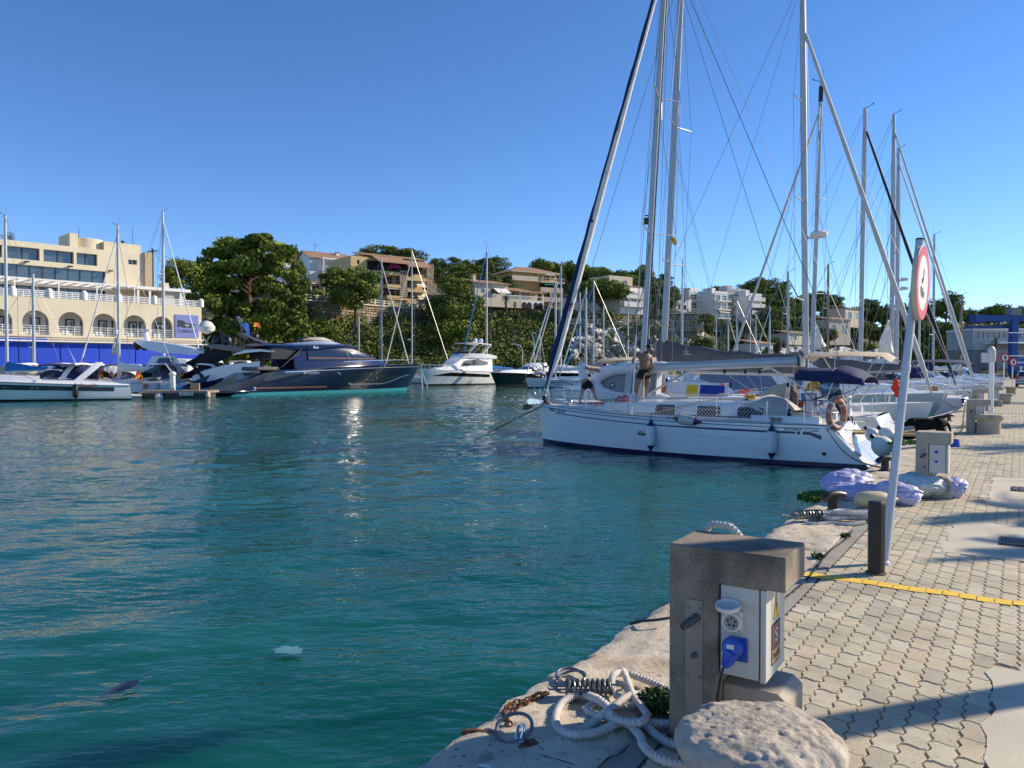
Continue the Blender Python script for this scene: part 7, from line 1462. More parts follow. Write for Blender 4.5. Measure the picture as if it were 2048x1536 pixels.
def stone_wall(px0, px1, ytop, ybot, D, lab, sw=1.1, sh_=.55):
 A = at(px0, 738, D(px0)); B = at(px1, 738, D(px1)); A.z = B.z = 0; L = (B-A).length; u = (B-A)/L; nrm = V(u.y, -u.x, 0); t = thing('retaining_wall', lab, 'stone wall', A)
 za = lambda s: zat(ytop(px0+(px1-px0)*s/L), D(px0+(px1-px0)*s/L)); zb = lambda s: zat(ybot(px0+(px1-px0)*s/L), D(px0+(px1-px0)*s/L)); g = np.random.default_rng(int(px0)); cnt = 0
 zmx = max(za(0), za(L)); zmn = min(zb(0), zb(L)); rows = []; z = zmn; b = MB(); core = MB()
 core.add([u*0+nrm*-.2+V(0,0,zb(0)-2), u*L+nrm*-.2+V(0,0,zb(L)-2), u*L+nrm*-.2+V(0,0,za(L)), V(0,0,za(0))+nrm*-.2, u*0+nrm*-1+V(0,0,zb(0)-2), u*L+nrm*-1+V(0,0,zb(L)-2), u*L+nrm*-1+V(0,0,za(L)), V(0,0,za(0))+nrm*-1], [(0,1,2,3),(7,6,5,4),(3,2,6,7),(0,4,5,1),(1,5,6,2),(0,3,7,4)]); part('wall_core', core, pm('dark_mortar', (.12, .10, .08), .95), t)
 while z < zmx:
  h_ = sh_*(.8+.4*g.random()); s = -g.random()*sw
  while s < L:
   w_ = sw*(.6+.8*g.random()); a, c = max(0, s+.03), min(L, s+w_-.03); s += w_
   if c-a < .2: continue
   if z < zb((a+c)/2)-.3 or z+h_ > za((a+c)/2)+.1: continue
   o_ = .12*g.random(); i1 = .06; f = [(a, z+.03), (c, z+.03), (c, z+h_-.03), (a, z+h_-.03)]; fr = [(a+i1, z+.03+i1), (c-i1, z+.03+i1), (c-i1, z+h_-.03-i1), (a+i1, z+h_-.03-i1)]
   vv = [u*x+nrm*(-.22)+V(0,0,y) for x, y in f]+[u*x+nrm*o_+V(0,0,y) for x, y in fr]; b.add(vv, [(4,5,6,7),(0,1,5,4),(1,2,6,5),(2,3,7,6),(3,0,4,7)], int(g.integers(0, 3)))
  z += h_
 o = part('wall_stones', b, stonew, t, smooth=False, fix=False); o['kind'] = 'stuff'
 cp = MB().add([V(0,0,za(0))+nrm*.25, u*L+nrm*.25+V(0,0,za(L)), u*L-nrm*1.1+V(0,0,za(L)), V(0,0,za(0))-nrm*1.1]+[V(0,0,za(0)+.25)+nrm*.25, u*L+nrm*.25+V(0,0,za(L)+.25), u*L-nrm*1.1+V(0,0,za(L)+.25), V(0,0,za(0)+.25)-nrm*1.1], [(0,3,2,1),(4,5,6,7),(0,1,5,4),(1,2,6,5),(2,3,7,6),(3,0,4,7)]); part('wall_coping', cp, creamw, t)
 n = int(L/2.6)
 for k in range(n+1):
  s = L*k/n; part('parapet_post', MB().box(u*s+V(0,0,za(s)+.75), (.35, .35, 1.0), math.atan2(u.y, u.x)), creamw, t)
 for dz in (.75, 1.2): part('parapet_rail', MB().bar(V(0,0,za(0)+dz), u*L+V(0,0,za(L)+dz), .18, .12), creamw, t)
 return t
stone_wall(590, 880, lambda p: 600+(p-590)*.075, lambda p: 665, lambda p: 150.5+(p-590)*.118, 'long tan stone retaining wall below the white house and the apartment block')
stone_wall(1135, 1330, lambda p: 648+(p-1135)*.01, lambda p: 668, lambda p: 187+(p-1135)*.05, 'low stone wall with a parapet on top of the white cliff')
stone_wall(1332, 1396, lambda p: 628, lambda p: 662, lambda p: 188, 'square tan stone bastion at the right end of the cliff')
# ================================================================ HOUSES
tile = speckle(pm('roof_tiles', (.27, .15, .09), .9, col2=(.38, .24, .15), sc=1.6, vsc=(3,3,3), bump=.05, bsc=3), (.15, .10, .07), 1.2, .55, .7, .6)
ochre = pm('ochre_render', (.58, .42, .20), .9, var=.06, sc=.3); yellow_r = pm('mustard_render', (.50, .34, .13), .9, var=.07, sc=.3); sandw = pm('sand_render', (.60, .50, .38), .9, var=.07, sc=.3)
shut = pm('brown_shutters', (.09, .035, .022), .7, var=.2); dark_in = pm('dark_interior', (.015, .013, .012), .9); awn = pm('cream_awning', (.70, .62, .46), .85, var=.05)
graybld = pm('grey_render', (.48, .47, .45), .9, var=.05, sc=.3)
class House:
 """local frame: x right along the front, y away from the camera, z up from the ground floor"""
 def __init__(s, name, label, px0, px1, D, y0, yaw=0., cat='house'):
  A = at(px0, y0, D); B = at(px1, y0, D); s.D = D; s.px0, s.px1, s.y0 = px0, px1, y0
  s.t = thing(name, label, cat, A, yaw); s.yaw = yaw; r1 = (px1-1024)/F; s.Wd = (r1*A.y-A.x)/(math.cos(yaw)-r1*math.sin(yaw)); s.k = D/F; s.Dm = D+s.Wd*.5*math.sin(yaw); A.z = zat(y0, s.Dm); s.t.location = A; s.A = A
 def z(s, y): return (s.y0-y)*s.Dm/F
 def x(s, px): r_ = (px-1024)/F; c, n = math.cos(s.yaw), math.sin(s.yaw); return (r_*s.A.y-s.A.x)/(c-r_*n)
 def box(s, name, x0, x1, y0, y1, z0, z1, mat, par=None, **k): return part(name, MB().b2(x0, x1, y0, y1, z0, z1), mat, par or s.t, smooth=False, **k)
 def wall(s, x0, x1, z0, z1, dep, mat, ops=(), y=0, pane=glassb, th=.35, frames=True, shutters=None, pn='window'):
  m = holed(MB(), lambda a, d, c: V(a, y+d, c), x0, x1, z0, z1, [o for o in ops], th); part('front_wall', m, mat, s.t, smooth=False, fix=False)
  s.box('wall', x0, x1, y+th, y+dep, z0, z1, mat)
  for o in ops:
   a, b, c, d = o[:4]; w_ = s.box(pn, a, b, y+th-.12, y+th-.06, c, d, pane)
   if frames: part('window_frame', MB().b2((a+b)/2-.04, (a+b)/2+.04, y+th-.18, y+th-.12, c, d).b2(a, b, y+th-.18, y+th-.12, d-.08, d), whitew, w_, smooth=False)
   if shutters:
    for e in (a-.32, b+.02): s.box('shutter', e, e+.30, y-.06, y-.005, c, d, shutters)
 def gable(s, x0, x1, y0, y1, z0, h, mat=tile, over=.5, along='x'):
  th = .18
  if along == 'x': yc = (y0+y1)/2; m = MB().prism([(y0-over, z0), (yc, z0+h), (y1+over, z0), (y1+over, z0+th), (yc, z0+h+th), (y0-over, z0+th)], lambda a, b, c: V(c, a, b), x0-over, x1+over)
  else: xc = (x0+x1)/2; m = MB().prism([(x0-over, z0), (xc, z0+h), (x1+over, z0), (x1+over, z0+th), (xc, z0+h+th), (x0-over, z0+th)], lambda a, b, c: V(a, c, b), y0-over, y1+over)
  part('roof', m, mat, s.t, smooth=False)
  if along == 'x':
   for x in (x0, x1-.3): part('gable_wall', MB().prism([(y0, z0), (y1, z0), ((y0+y1)/2, z0+h)], lambda a, b, c: V(c, a, b), x, x+.3), whitew, s.t, smooth=False)
 def lean(s, x0, x1, y0, y1, z0, z1, mat=tile, over=.5): part('roof', MB().prism([(y0-over, z0), (y1, z1), (y1, z1+.2), (y0-over, z0+.2)], lambda a, b, c: V(c, a, b), x0-over, x1+over), mat, s.t, smooth=False)
 def hip(s, x0, x1, y0, y1, z0, h, mat=tile, over=.9):
  a, b, c, d = x0-over, x1+over, y0-over, y1+over; w_ = min(b-a, d-c)/2*.98; L_ = (b-a)-(d-c)
  if L_ > 0: r1, r2 = V(a+w_, (c+d)/2, z0+h), V(b-w_, (c+d)/2, z0+h)
  else: r1, r2 = V((a+b)/2, c+w_, z0+h), V((a+b)/2, d-w_, z0+h)
  base = [V(a, c, z0), V(b, c, z0), V(b, d, z0), V(a, d, z0)]
  fs = [(0,1,5,4),(1,2,5),(2,3,4,5),(3,0,4)] if L_ > 0 else [(0,1,4),(1,2,5,4),(2,3,5),(3,0,4,5)]
  part('roof', MB().add(base+[r1, r2], fs+[(3,2,1,0)]), mat, s.t, smooth=False); s.box('eaves', a, b, c, d, z0-.22, z0-.004, sandw)
 def balcony(s, x0, x1, z, out=1.4, mat=whitew, rail='bars', y=0, fascia=.35):
  s.box('balcony_slab', x0, x1, y-out, y+.0, z-fascia, z, mat)
  m = MB();
  if rail == 'solid': m.b2(x0, x1, y-out, y-out+.12, z, z+.95)
  else:
   m.b2(x0, x1, y-out+.03, y-out+.09, z+.90, z+.97); n = max(2, int((x1-x0)/.5))
   for k in range(n+1): m.b2(x0+(x1-x0)*k/n-.02, x0+(x1-x0)*k/n+.02, y-out+.04, y-out+.08, z, z+.9)
  part('balcony_railing', m, mat if rail == 'solid' else (frm if rail == 'dark' else whitew), s.t, smooth=False)
 def awning(s, x0, x1, z, out=1.6, drop=1.0, mat=awn, y=0): part('awning', MB().prism([(y-.02, z), (y-out, z-drop), (y-out, z-drop-.12), (y-.02, z-.10)], lambda a, b, c: V(c, a, b), x0, x1), mat, s.t, smooth=False)
 def chimney(s, x, y, z0, z1, w_=.8, mat=whitew):
  c = s.box('chimney', x-w_/2, x+w_/2, y-w_/2, y+w_/2, z0, z1, mat); s.box('chimney_cap', x-w_/2-.12, x+w_/2+.12, y-w_/2-.12, y+w_/2+.12, z1, z1+.2, tile, c)
h = House('white_house', 'white house with a tiled roof, chimney and two columned balconies above the stone wall', 620, 705, 192, 585, R(36)); z = h.z; x = h.x
xa, xb, xc = 0, x(637), h.Wd
h.wall(xa, xc, 0, z(520), 9, whitew, [(x(645), x(652), z(535), z(524)), (x(655), x(661), z(534), z(525)), (x(670), x(674), z(534), z(527)), (x(680), x(690), z(537), z(526)), (x(640), x(645), z(563), z(551)), (x(648), x(656), z(561), z(552)), (x(670), x(684), z(563), z(551))], pane=glassb)
h.gable(xa, xc, 0, 9, z(520), 2.2)
h.balcony(x(640), x(704), z(542), 1.8, whitew, 'bars'); h.balcony(x(640), x(704), z(566), 1.8, whitew, 'bars')
for p in (643, 674, 702): h.box('column', x(p)-.18, x(p)+.18, -1.8, -1.45, z(585), z(520), whitew)
h.box('porch_beam', x(640), x(704), -1.9, 0, z(522), z(519), whitew); h.chimney(x(685), 3, z(518), z(502)); h.chimney(x(677), 4, z(517), z(508), .5)
part('tv_antenna', MB().tube([V(x(642), 4, z(508)), V(x(642), 4, z(486))], .05, 4).tube([V(x(641), 4, z(488)), V(x(651), 4, z(488))], .04, 4).tube([V(x(643), 4, z(492)), V(x(648), 4, z(492))], .03, 4), frm, h.t)
h = House('white_house', 'white house half hidden behind the palm and the big pine, two arched verandas', 560, 622, 205, 590, R(34)); z = h.z; x = h.x
h.wall(0, h.Wd, 0, z(515), 9, whitew, [(x(586), x(592), z(552), z(545)), (x(596), x(606), z(556), z(546)), (x(576), x(582), z(532), z(524)), (x(598), x(604), z(532), z(524))]); h.gable(0, h.Wd, 0, 9, z(515), 1.8); h.balcony(x(572), x(620), z(536), 1.8); h.balcony(x(572), x(620), z(560), 2)
for p in (575, 592, 609): h.box('column', x(p)-.2, x(p)+.2, -1.8, -1.45, 0, z(536), whitew)
h = House('low_house', 'low sand-coloured house with a tiled porch roof and brown doors under the white house', 590, 662, 170, 602, R(30)); z = h.z; x = h.x
h.wall(0, h.Wd, 0, z(568), 7, sandw, [(x(597), x(607), z(580), z(571)), (x(617), x(622), z(588), z(571)), (x(626), x(639), z(588), z(571)), (x(645), x(652), z(592), z(582))], pane=shut); h.lean(0, h.Wd, -1.6, 5, z(568), z(559)); h.box('porch_wall', 0, h.Wd, -1.7, -1.5, 0, z(594), whitew)
for p in (596, 619, 645): h.box('column', x(p)-.15, x(p)+.15, -1.7, -1.4, z(594), z(568), whitew)
rub = stonew[0]
h = House('apartment_block', 'four-storey ochre apartment block with rough stone towers, brown shutters and cream awnings', 702, 866, 178, 620, R(38), 'apartment building'); z = h.z; x = h.x; Wd = h.Wd
fl = [620, 596, 573, 550, 527]
h.wall(0, x(852), z(620), z(520), 12, ochre, [(x(a), x(b), z(c), z(d)) for a, b, c, d in ((767, 790, 572, 555), (767, 790, 595, 578), (793, 799, 572, 556), (793, 799, 595, 580), (810, 826, 549, 533), (810, 826, 572, 556), (810, 826, 595, 581), (808, 814, 618, 608), (829, 836, 618, 610), (715, 720, 535, 527), (769, 772, 618, 603))], pane=shut, frames=False)
m = MB(); stone_faces = []
def stone_tower(h, x0, x1, y0, y1, z0, z1, name='stone_tower'):
 c = h.box(name, x0, x1, y0, y1, z0, z1, pm('dark_mortar', (0,0,0))); g = np.random.default_rng(int(x0*10)+5); b = MB(); zz = z0
 while zz < z1-.2:
  hh = .45*(.8+.5*g.random());
  for face in (0, 1):
   L_ = (x1-x0) if face == 0 else (y1-y0); s = 0
   while s < L_-.1:
    w_ = min(L_-s, .55+.6*g.random()); o_ = .05+.10*g.random(); q = lambda a, b_, o: V(x0+a, y0-o, b_) if face == 0 else V(x1+o, y0+a, b_)
    a0, a1, b0, b1 = s+.03, s+w_-.03, zz+.03, min(z1, zz+hh)-.03
    b.add([q(a0, b0, 0), q(a1, b0, 0), q(a1, b1, 0), q(a0, b1, 0), q(a0+.05, b0+.05, o_), q(a1-.05, b0+.05, o_), q(a1-.05, b1-.05, o_), q(a0+.05, b1-.05, o_)], [(4,5,6,7),(0,1,5,4),(1,2,6,5),(2,3,7,6),(3,0,4,7)], int(g.integers(0, 3))); s += w_
  zz += hh
 o = part('tower_stones', b, stonew, c, smooth=False, fix=False); o['kind'] = 'stuff'
stone_tower(h, x(852), x(866), -.3, 11, z(620), z(521)); stone_tower(h, x(841), x(852), .2, 8, z(620), z(523)); stone_tower(h, x(793), x(808), -1.6, 0, z(596), z(541)); stone_tower(h, x(783), x(793), -.4, 0, z(573), z(545))
for a, b, c in ((742, 795, 546), (768, 794, 571), (768, 794, 593), (808, 846, 554), (808, 846, 577), (808, 846, 600)): h.balcony(x(a), x(b), z(c), 1.7, ochre, 'dark', fascia=.75)
h.box('lower_band', x(770), x(846), -1.7, 0, z(601), z(597), ochre); h.box('bay_wall', x(772), x(798), -1.2, 0, z(620), z(601), ochre)
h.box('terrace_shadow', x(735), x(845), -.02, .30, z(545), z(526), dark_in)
for a, b, c, d_, o_ in ((748, 800, 524, .9, 3.2), (808, 848, 527, .8, 2.6)): h.lean(x(a), x(b), -o_, .5, z(c)-.9, z(c)+1.0, tile)
h.lean(x(728), x(850), .5, 5, z(516), z(507), tile); h.box('penthouse', x(738), x(835), 2.5, 9, z(520), z(512), ochre); h.box('penthouse', x(720), x(727), .8, 6, z(530), z(514), ochre)
h.awning(x(828), x(846), z(557), 1.9, 1.7); h.awning(x(830), x(848), z(580), 2.0, 2.0); h.awning(x(770), x(792), z(575), 1.7, .5, whitew); h.awning(x(806), x(850), z(531), 2.2, .4, pm('faded_red_awning', (.50, .28, .20), .8))
for a, b, c, d in ((846, 851, 575, 562), (847, 853, 600, 586), (845, 850, 546, 536)): h.box('shutter', x(a), x(b), -.06, .19, z(c), z(d), shut)
for a in (770, 776, 782):
 for c, d in ((571, 556), (594, 579)): h.box('shutter', x(a), x(a+4), -.07, -.005, z(c), z(d), shut)
rumple('bougainvillea', h.t.matrix_world @ V(0,0,0) if 0 else (h.A+Matrix.Rotation(h.yaw, 3, 'Z') @ V(x(782), -1.7, z(539))), 1.6, .5, 1.3, pm('magenta_flowers', (.35, .03, .14), .8, var=.4, sc=3), 'magenta bougainvillea on the top terrace of the apartment block', 'plant', 12)
for k, a in enumerate((742, 758)): part('roof_antenna', MB().tube([V(x(a), 4, z(512)), V(x(a), 4, z(498))], .04, 4).tube([V(x(a)-.6, 4, z(500)), V(x(a)+.8, 4, z(500))], .03, 4), frm, h.t)
h = House('villa', 'long cream villa with tiled roofs, white balustrade and small arches at its base', 950, 1078, 187, 617, R(34)); z = h.z; x = h.x
h.wall(0, x(1016), 0, z(570), 8, sandw, [(x(962), x(969), z(589), z(581)), (x(982), x(1000), z(592), z(580))]); h.lean(0, x(1016), -.2, 7, z(571), z(559))
h.wall(x(1016), x(1062), 0, z(579), 8, sandw, [(x(1020), x(1032), z(596), z(584)), (x(1040), x(1046), z(598), z(585))], y=.5); h.lean(x(1016), x(1062), .2, 7, z(582), z(570))
h.lean(x(1030), x(1077), -2.2, 1.5, z(586), z(580)); h.box('porch_wall', x(1062), x(1077), .5, 7, 0, z(586), sandw)
for p in (1031, 1053, 1076): h.box('column', x(p)-.2, x(p)+.2, -2.2, -1.8, z(600), z(586), whitew)
m = MB(); m.b2(x(975), x(1077), -2.3, -2.2, z(600)+.85, z(600)+1.0)
for k in range(40): m.b2(x(975)+k*.33, x(975)+k*.33+.1, -2.28, -2.2, z(600), z(600)+.9)
part('balustrade', m, whitew, h.t, smooth=False); h.box('terrace', 0, x(1077), -2.3, 0, 0, z(600), sandw)
for c in (1038, 1048, 1061, 1070):
 n = 12; a = .75; arc = [(x(c)-a, z(617))]+[(x(c)+a*math.cos(math.pi*k/n), z(610)+a*math.sin(math.pi*k/n)) for k in range(n+1)][::-1]+[(x(c)+a, z(617))]; part('arch_opening', MB().prism(arc, lambda a_, b_, c_: V(a_, -2.34-c_, b_), -.02, .03), dark_in, h.t, smooth=False)
h.box('arched_base', x(1032), x(1077), -2.335, -2.3, 0, z(601), whitew); h.chimney(x(949)+1, 2, z(566), z(553), .8, sandw); h.awning(x(986), x(1012), z(578), 2.4, 1.3, whitew)
h = House('villa', 'tall mustard yellow villa with a hipped tile roof, wrap-round balcony and green awnings', 1022, 1118, 206, 608, R(30)); z = h.z; x = h.x
h.wall(x(1024), x(1072), 0, z(546), 9, yellow_r, [(x(1040), x(1045), z(557), z(551)), (x(1063), x(1069), z(557), z(550)), (x(1040), x(1045), z(575), z(569))], pane=glassb)
h.wall(x(1072), x(1112), 0, z(546), 9, yellow_r, [(x(1077), x(1081), z(556), z(549)), (x(1087), x(1097), z(559), z(550)), (x(1101), x(1106), z(556), z(549)), (x(1077), x(1106), z(575), z(566)), (x(1076), x(1108), z(597), z(583))], pane=dark_in, y=-.4)
h.hip(x(1022), x(1113), -.4, 9, z(546), 1.9); h.balcony(x(1020), x(1072), z(562), 1.2, sandw, 'solid'); h.balcony(x(1072), x(1120), z(564), 2.0, sandw, 'bars', y=-.4); h.balcony(x(1072), x(1116), z(583), 2.0, sandw, 'solid', y=-.4); h.balcony(x(1072), x(1116), z(602), 2.2, sandw, 'solid', y=-.4)
h.awning(x(1080), x(1106), z(565), 2.2, .7, pm('green_awning', (.04, .28, .20), .8), y=-.4); h.awning(x(1086), x(1103), z(547), 1.4, .4, whitew, y=-.4)
for p in (1075, 1092, 1114): h.box('column', x(p)-.2, x(p)+.2, -2.4, -2.1, 0, z(583), sandw)
h.chimney(x(1048), 4, z(545), z(535), .9, sandw)
h = House('terraced_house', 'white terraced house with flat roofs and awnings above the cliff, right of the umbrella pine', 1225, 1290, 198, 628, R(34)); z = h.z; x = h.x
h.wall(x(1240), x(1288), 0, z(575), 8, whitew, [(x(1246), x(1252), z(590), z(580)), (x(1258), x(1264), z(590), z(580)), (x(1244), x(1256), z(608), z(598)), (x(1262), x(1272), z(608), z(598))]); h.wall(x(1228), x(1275), z(575), z(552), 6, sandw, [(x(1236), x(1246), z(568), z(560)), (x(1256), x(1264), z(568), z(560))], y=2)
h.awning(x(1250), x(1275), z(578), 2, .8, awn); h.lean(x(1240), x(1288), 1, 6, z(573), z(566)); h.balcony(x(1240), x(1288), z(595), 1.6, whitew, 'solid'); h.balcony(x(1240), x(1288), z(612), 1.6, whitew, 'solid')
h = House('terraced_house', 'grey-white low house under the umbrella pine', 1155, 1228, 200, 630, R(30)); z = h.z; x = h.x
h.wall(0, h.Wd, 0, z(596), 8, whitew, [(x(1170), x(1176), z(612), z(602)), (x(1198), x(1206), z(614), z(602)), (x(1212), x(1220), z(614), z(603))]); h.lean(0, h.Wd, .2, 6, z(597), z(590))
def apts(lab, px0, px1, D, y0, rows, yaw, cols, mat=whitew, awn_at=(), name='apartment_block', topy=None, rail='bars', dep=12):
 h = House(name, lab, px0, px1, D, y0, yaw, 'apartment building'); z = h.z; Wd = h.Wd; ops = []
 for r0, r1 in rows:
  for k in range(cols): a = Wd*(k+.12)/cols; b = Wd*(k+.88)/cols; ops.append((a, b, z(r0)+.15, z(r1)-.45))
 h.wall(0, Wd, 0, z(topy or rows[-1][1]), dep, mat, ops)
 for i, (r0, r1) in enumerate(rows): h.balcony(-.2, Wd+.2, z(r0), 1.5, mat, rail, fascia=.4)
 for a, b, y, dr in awn_at: h.awning(Wd*a, Wd*b, z(y), 1.7, dr)
 h.box('parapet', -.1, Wd+.1, -.1, .2, z(topy or rows[-1][1]), z(topy or rows[-1][1])+.8, mat); h.box('roof_hut', Wd*.3, Wd*.6, 3, 7, z(topy or rows[-1][1]), z(topy or rows[-1][1])+2.2, mat)
 for k in range(3): part('tv_antenna', MB().tube([V(Wd*(.2+.3*k), 4, z(rows[-1][1])), V(Wd*(.2+.3*k), 4, z(rows[-1][1])+3.6)], .05, 3), frm, h.t)
 return h
apts('white apartment block with curved corner balconies, left of the pair over the masts', 1378, 1430, 255, 640, [(636, 622), (619, 604), (602, 588)], R(34), 3, whitew, [(.6, .95, 622, .8)])
apts('white apartment block with orange lower awnings, between the two others', 1430, 1454, 252, 640, [(636, 622), (619, 604), (602, 588)], R(34), 2, whitew, [(.1, .5, 620, .9), (.55, .95, 620, 1.)])
apts('pale grey apartment block with an orange awning on its top floor', 1456, 1492, 262, 650, [(646, 632), (630, 616), (614, 602), (600, 588)], R(30), 3, graybld, [(.5, .95, 592, .7)], topy=583)
apts('narrow apartment wing with deep white balconies at the right of the white blocks', 1498, 1522, 258, 645, [(643, 630), (628, 616), (614, 603), (601, 592)], R(32), 1, whitew, topy=592, rail='solid')
h = House('white_house', 'small white house with a brown lattice front beside the bastion', 1352, 1382, 235, 628, R(32)); z = h.z; x = h.x; h.wall(0, h.Wd, 0, z(594), 8, whitew, [(x(1364), x(1370), z(606), z(596)), (x(1364), x(1372), z(620), z(610)), (x(1355), x(1360), z(620), z(610))], pane=shut); h.lean(0, h.Wd, 0, 6, z(595), z(590))
for a, b, D, y0, y1, lab, mt in ((1655, 1700, 270, 690, 640, 'sand-coloured house among the pines behind the long white furled sail', sandw), (1690, 1725, 285, 655, 618, 'upper sand-coloured house under the skyline pines', sandw), (1510, 1545, 220, 712, 688, 'tiny white pavilion low on the slope', whitew), (1575, 1625, 245, 690, 668, 'low tan house hidden behind the radar mast', sandw), (880, 905, 200, 590, 572, 'little white outbuilding right of the apartment block', whitew)):
 h = House('hillside_house', lab, a, b, D, y0, R(rnd.uniform(28, 40))); z = h.z; Wd = h.Wd; h.wall(0, Wd, 0, z(y1), 7, mt, [(Wd*.15, Wd*.35, z(y0)*1+z(y1)*.45, z(y1)*.8), (Wd*.6, Wd*.85, z(y1)*.45, z(y1)*.8)]); h.lean(0, Wd, 0, 6, z(y1), z(y1)+1.2)
h = House('harbour_office', 'long white building with a ribbon of dark windows behind the blue boat hoist', 1945, 2120, 200, 738, R(0), 'building'); z = h.z; x = h.x
h.wall(0, h.Wd, z(700), z(660), 12, graybld, [(x(1948+i*10.6), x(1956.5+i*10.6), z(676), z(664)) for i in range(15)]); h.box('roof', -.3, h.Wd+.3, -.6, 12, z(661)+.01, z(657), whitew); h.box('lower_wall', x(1962), h.Wd, -4, 12, 0, z(701), pm('dull_grey_render', (.30, .29, .28), .9)); h.box('lower_roof', x(1965), h.Wd, -6, 0, z(689), z(684), whitew); h.box('lower_hall', 0, x(1962), 0, 12, -1, z(701), pm('dull_grey_render', (0,0,0)))
# ================================================================ BOAT HOIST, CAR, SIGNS ON THE FAR RIGHT
hb = pm('hoist_blue', (.010, .06, .26), .45, var=.08); HD = 125
o_ = at(2026, 745, HD); o_.z = 0; t = thing('boat_hoist', 'tall blue travelling boat hoist at the far right edge of the harbour', 'boat hoist', o_)
zt = at(2026, 627, HD).z
for dx, dy in ((0, 0), (12, 0), (12, 12)): part('hoist_leg', MB().b2(dx-.55, dx+.55, dy-.5, dy+.5, .9, zt), hb, t, bevel=.05); part('wheel', MB().lathe([(.6, -.3), (.75, -.2), (.75, .2), (.6, .3)], 14, (dx, dy, .75), Matrix.Rotation(R(90), 3, 'Y')), rubber and black, t)
part('top_beam', MB().b2(-6.6, .8, -.4, .5, zt-1.3, zt-.3), hb, t, bevel=.05); part('top_beam', MB().b2(.8, 12.5, -.4, .5, zt-1.25, zt-.35), hb, t)
part('machinery', MB().b2(-.8, .9, -.7, .8, zt-.3, zt+.9), pm('machine_grey', (.2, .22, .24), .6), t); part('control_cabin', MB().b2(-6.8, -5.2, -1, .8, zt-1.5, zt-.2), hb, t)
part('lower_beam', MB().b2(-6.8, -.6, 1, 1.8, at(2000, 656, HD).z, at(2000, 650, HD).z), hb, t)
for z_ in (.35, .55, .7): part('ladder_rail', MB().b2(-1.2, 1.6, -.75, -.65, zt*z_, zt*z_+.1), steel, t)
cp = gnd(2046, 776);
t = thing('parked_car', 'silver estate car parked at the far end of the quay, rear towards us', 'car', V(cp.x+.4, cp.y, .0), -R(34)+R(0))
body = pm('car_silver', (.30, .34, .38), .25, .5, coat=.6)
def csec(y, w_, z0, z1): return [V(-w_, y, z0), V(w_, y, z0), V(w_*1.02, y, (z0+z1)/2), V(w_*.96, y, z1), V(-w_*.96, y, z1), V(-w_*1.02, y, (z0+z1)/2)]
part('body', MB().loft([csec(0, .80, .45, .90), csec(.12, .88, .28, 1.0), csec(1.0, .90, .25, 1.0), csec(3.0, .90, .25, .98), csec(4.1, .86, .28, .82), csec(4.35, .75, .35, .68)]), body, t, bevel=.03)
part('cabin', MB().loft([[V(-.80, y, 1.0), V(.80, y, 1.0), V(w_, y+dy, z1), V(-w_, y+dy, z1)] for y, dy, w_, z1 in ((.10, .35, .62, 1.42), (1.0, .0, .66, 1.50), (2.2, 0, .66, 1.48), (3.1, -.5, .60, 1.30))]), body, t, bevel=.03)
part('rear_window', MB().loft([[V(-.66, .13, 1.05), V(.66, .13, 1.05)], [V(-.56, .38, 1.38), V(.56, .38, 1.38)]], closed=False), glassd, t)
for s_ in (1, -1):
 part('side_window', MB().loft([[V(s_*.815, .6, 1.03), V(s_*.815, 2.9, 1.03)], [V(s_*.70, .75, 1.40), V(s_*.70, 2.3, 1.40)]], closed=False), glassd, t); part('tail_light', MB().b2(s_*.62, s_*.86, -.02, .10, .78, 1.0), redp, t)
 for y in (.8, 3.5): part('wheel', MB().lathe([(.2, -.11), (.32, -.10), (.33, 0), (.32, .10), (.2, .11)], 18, (s_*.80, y, .32), Matrix.Rotation(R(90), 3, 'Y')), black, t)
part('number_plate', MB().b2(-.26, .26, -.03, .01, .60, .72), whitep, t); part('bumper', MB().b2(-.85, .85, -.08, .1, .38, .55), body, t, bevel=.04)
def post_sign(px, py0, py1, D, lab, kind):
 p = at(px, 738, D); p.z = 0; z0 = 0; z1 = at(px, py1, D).z; t = thing('road_sign' if kind != 'lamp' else 'quay_lamp', lab, 'sign' if kind != 'lamp' else 'lamp post', p); r_ = .05 if kind != 'lamp' else .085
 part('pole', MB().tube([V(0,0,0), V(0,0,z1)], r_, 10), white, t)
 if kind == 'round': part('sign_disc', MB().lathe([(.36, 0), (.36, .03)], 20, (0, -.08, z1-.36), Matrix.Rotation(R(90), 3, 'X')), redp, t); part('sign_face', MB().lathe([(.25, 0), (.25, .01)], 18, (0, -.112, z1-.36), Matrix.Rotation(R(90), 3, 'X')), whitep, t); part('sign_symbol', MB().b2(-.06, .08, -.13, -.122, z1-.50, z1-.22), ink, t)
 if kind == 'blue': part('sign_panel', MB().b2(-.9, .7, -.1, -.05, z1-.8, z1), bluep, t); part('sign_line', MB().b2(-.6, .4, -.12, -.10, z1-.5, z1-.38), whitep, t)
 if kind == 'lamp': part('lamp_head', MB().lathe([(.09, 0), (.13, .05), (.13, .42), (.10, .50), (.05, .56), (.01, .6)], 12, (0, 0, z1-.5)), mastw, t); part('lamp_arm', MB().b2(-.36, -.10, -.03, .03, z1-.50, z1-.15), mastw, t)
post_sign(1983, 831, 697, 27.3, 'slim white lamp post standing behind the flared bollard', 'lamp')
post_sign(2025, 760, 716, 66, 'small round prohibition sign in front of the blue hoist leg', 'round'); post_sign(2008, 760, 706, 60, 'round sign seen edge on, left of the prohibition sign', 'round'); post_sign(2042, 760, 716, 75, 'blue information sign right of the hoist leg', 'blue')
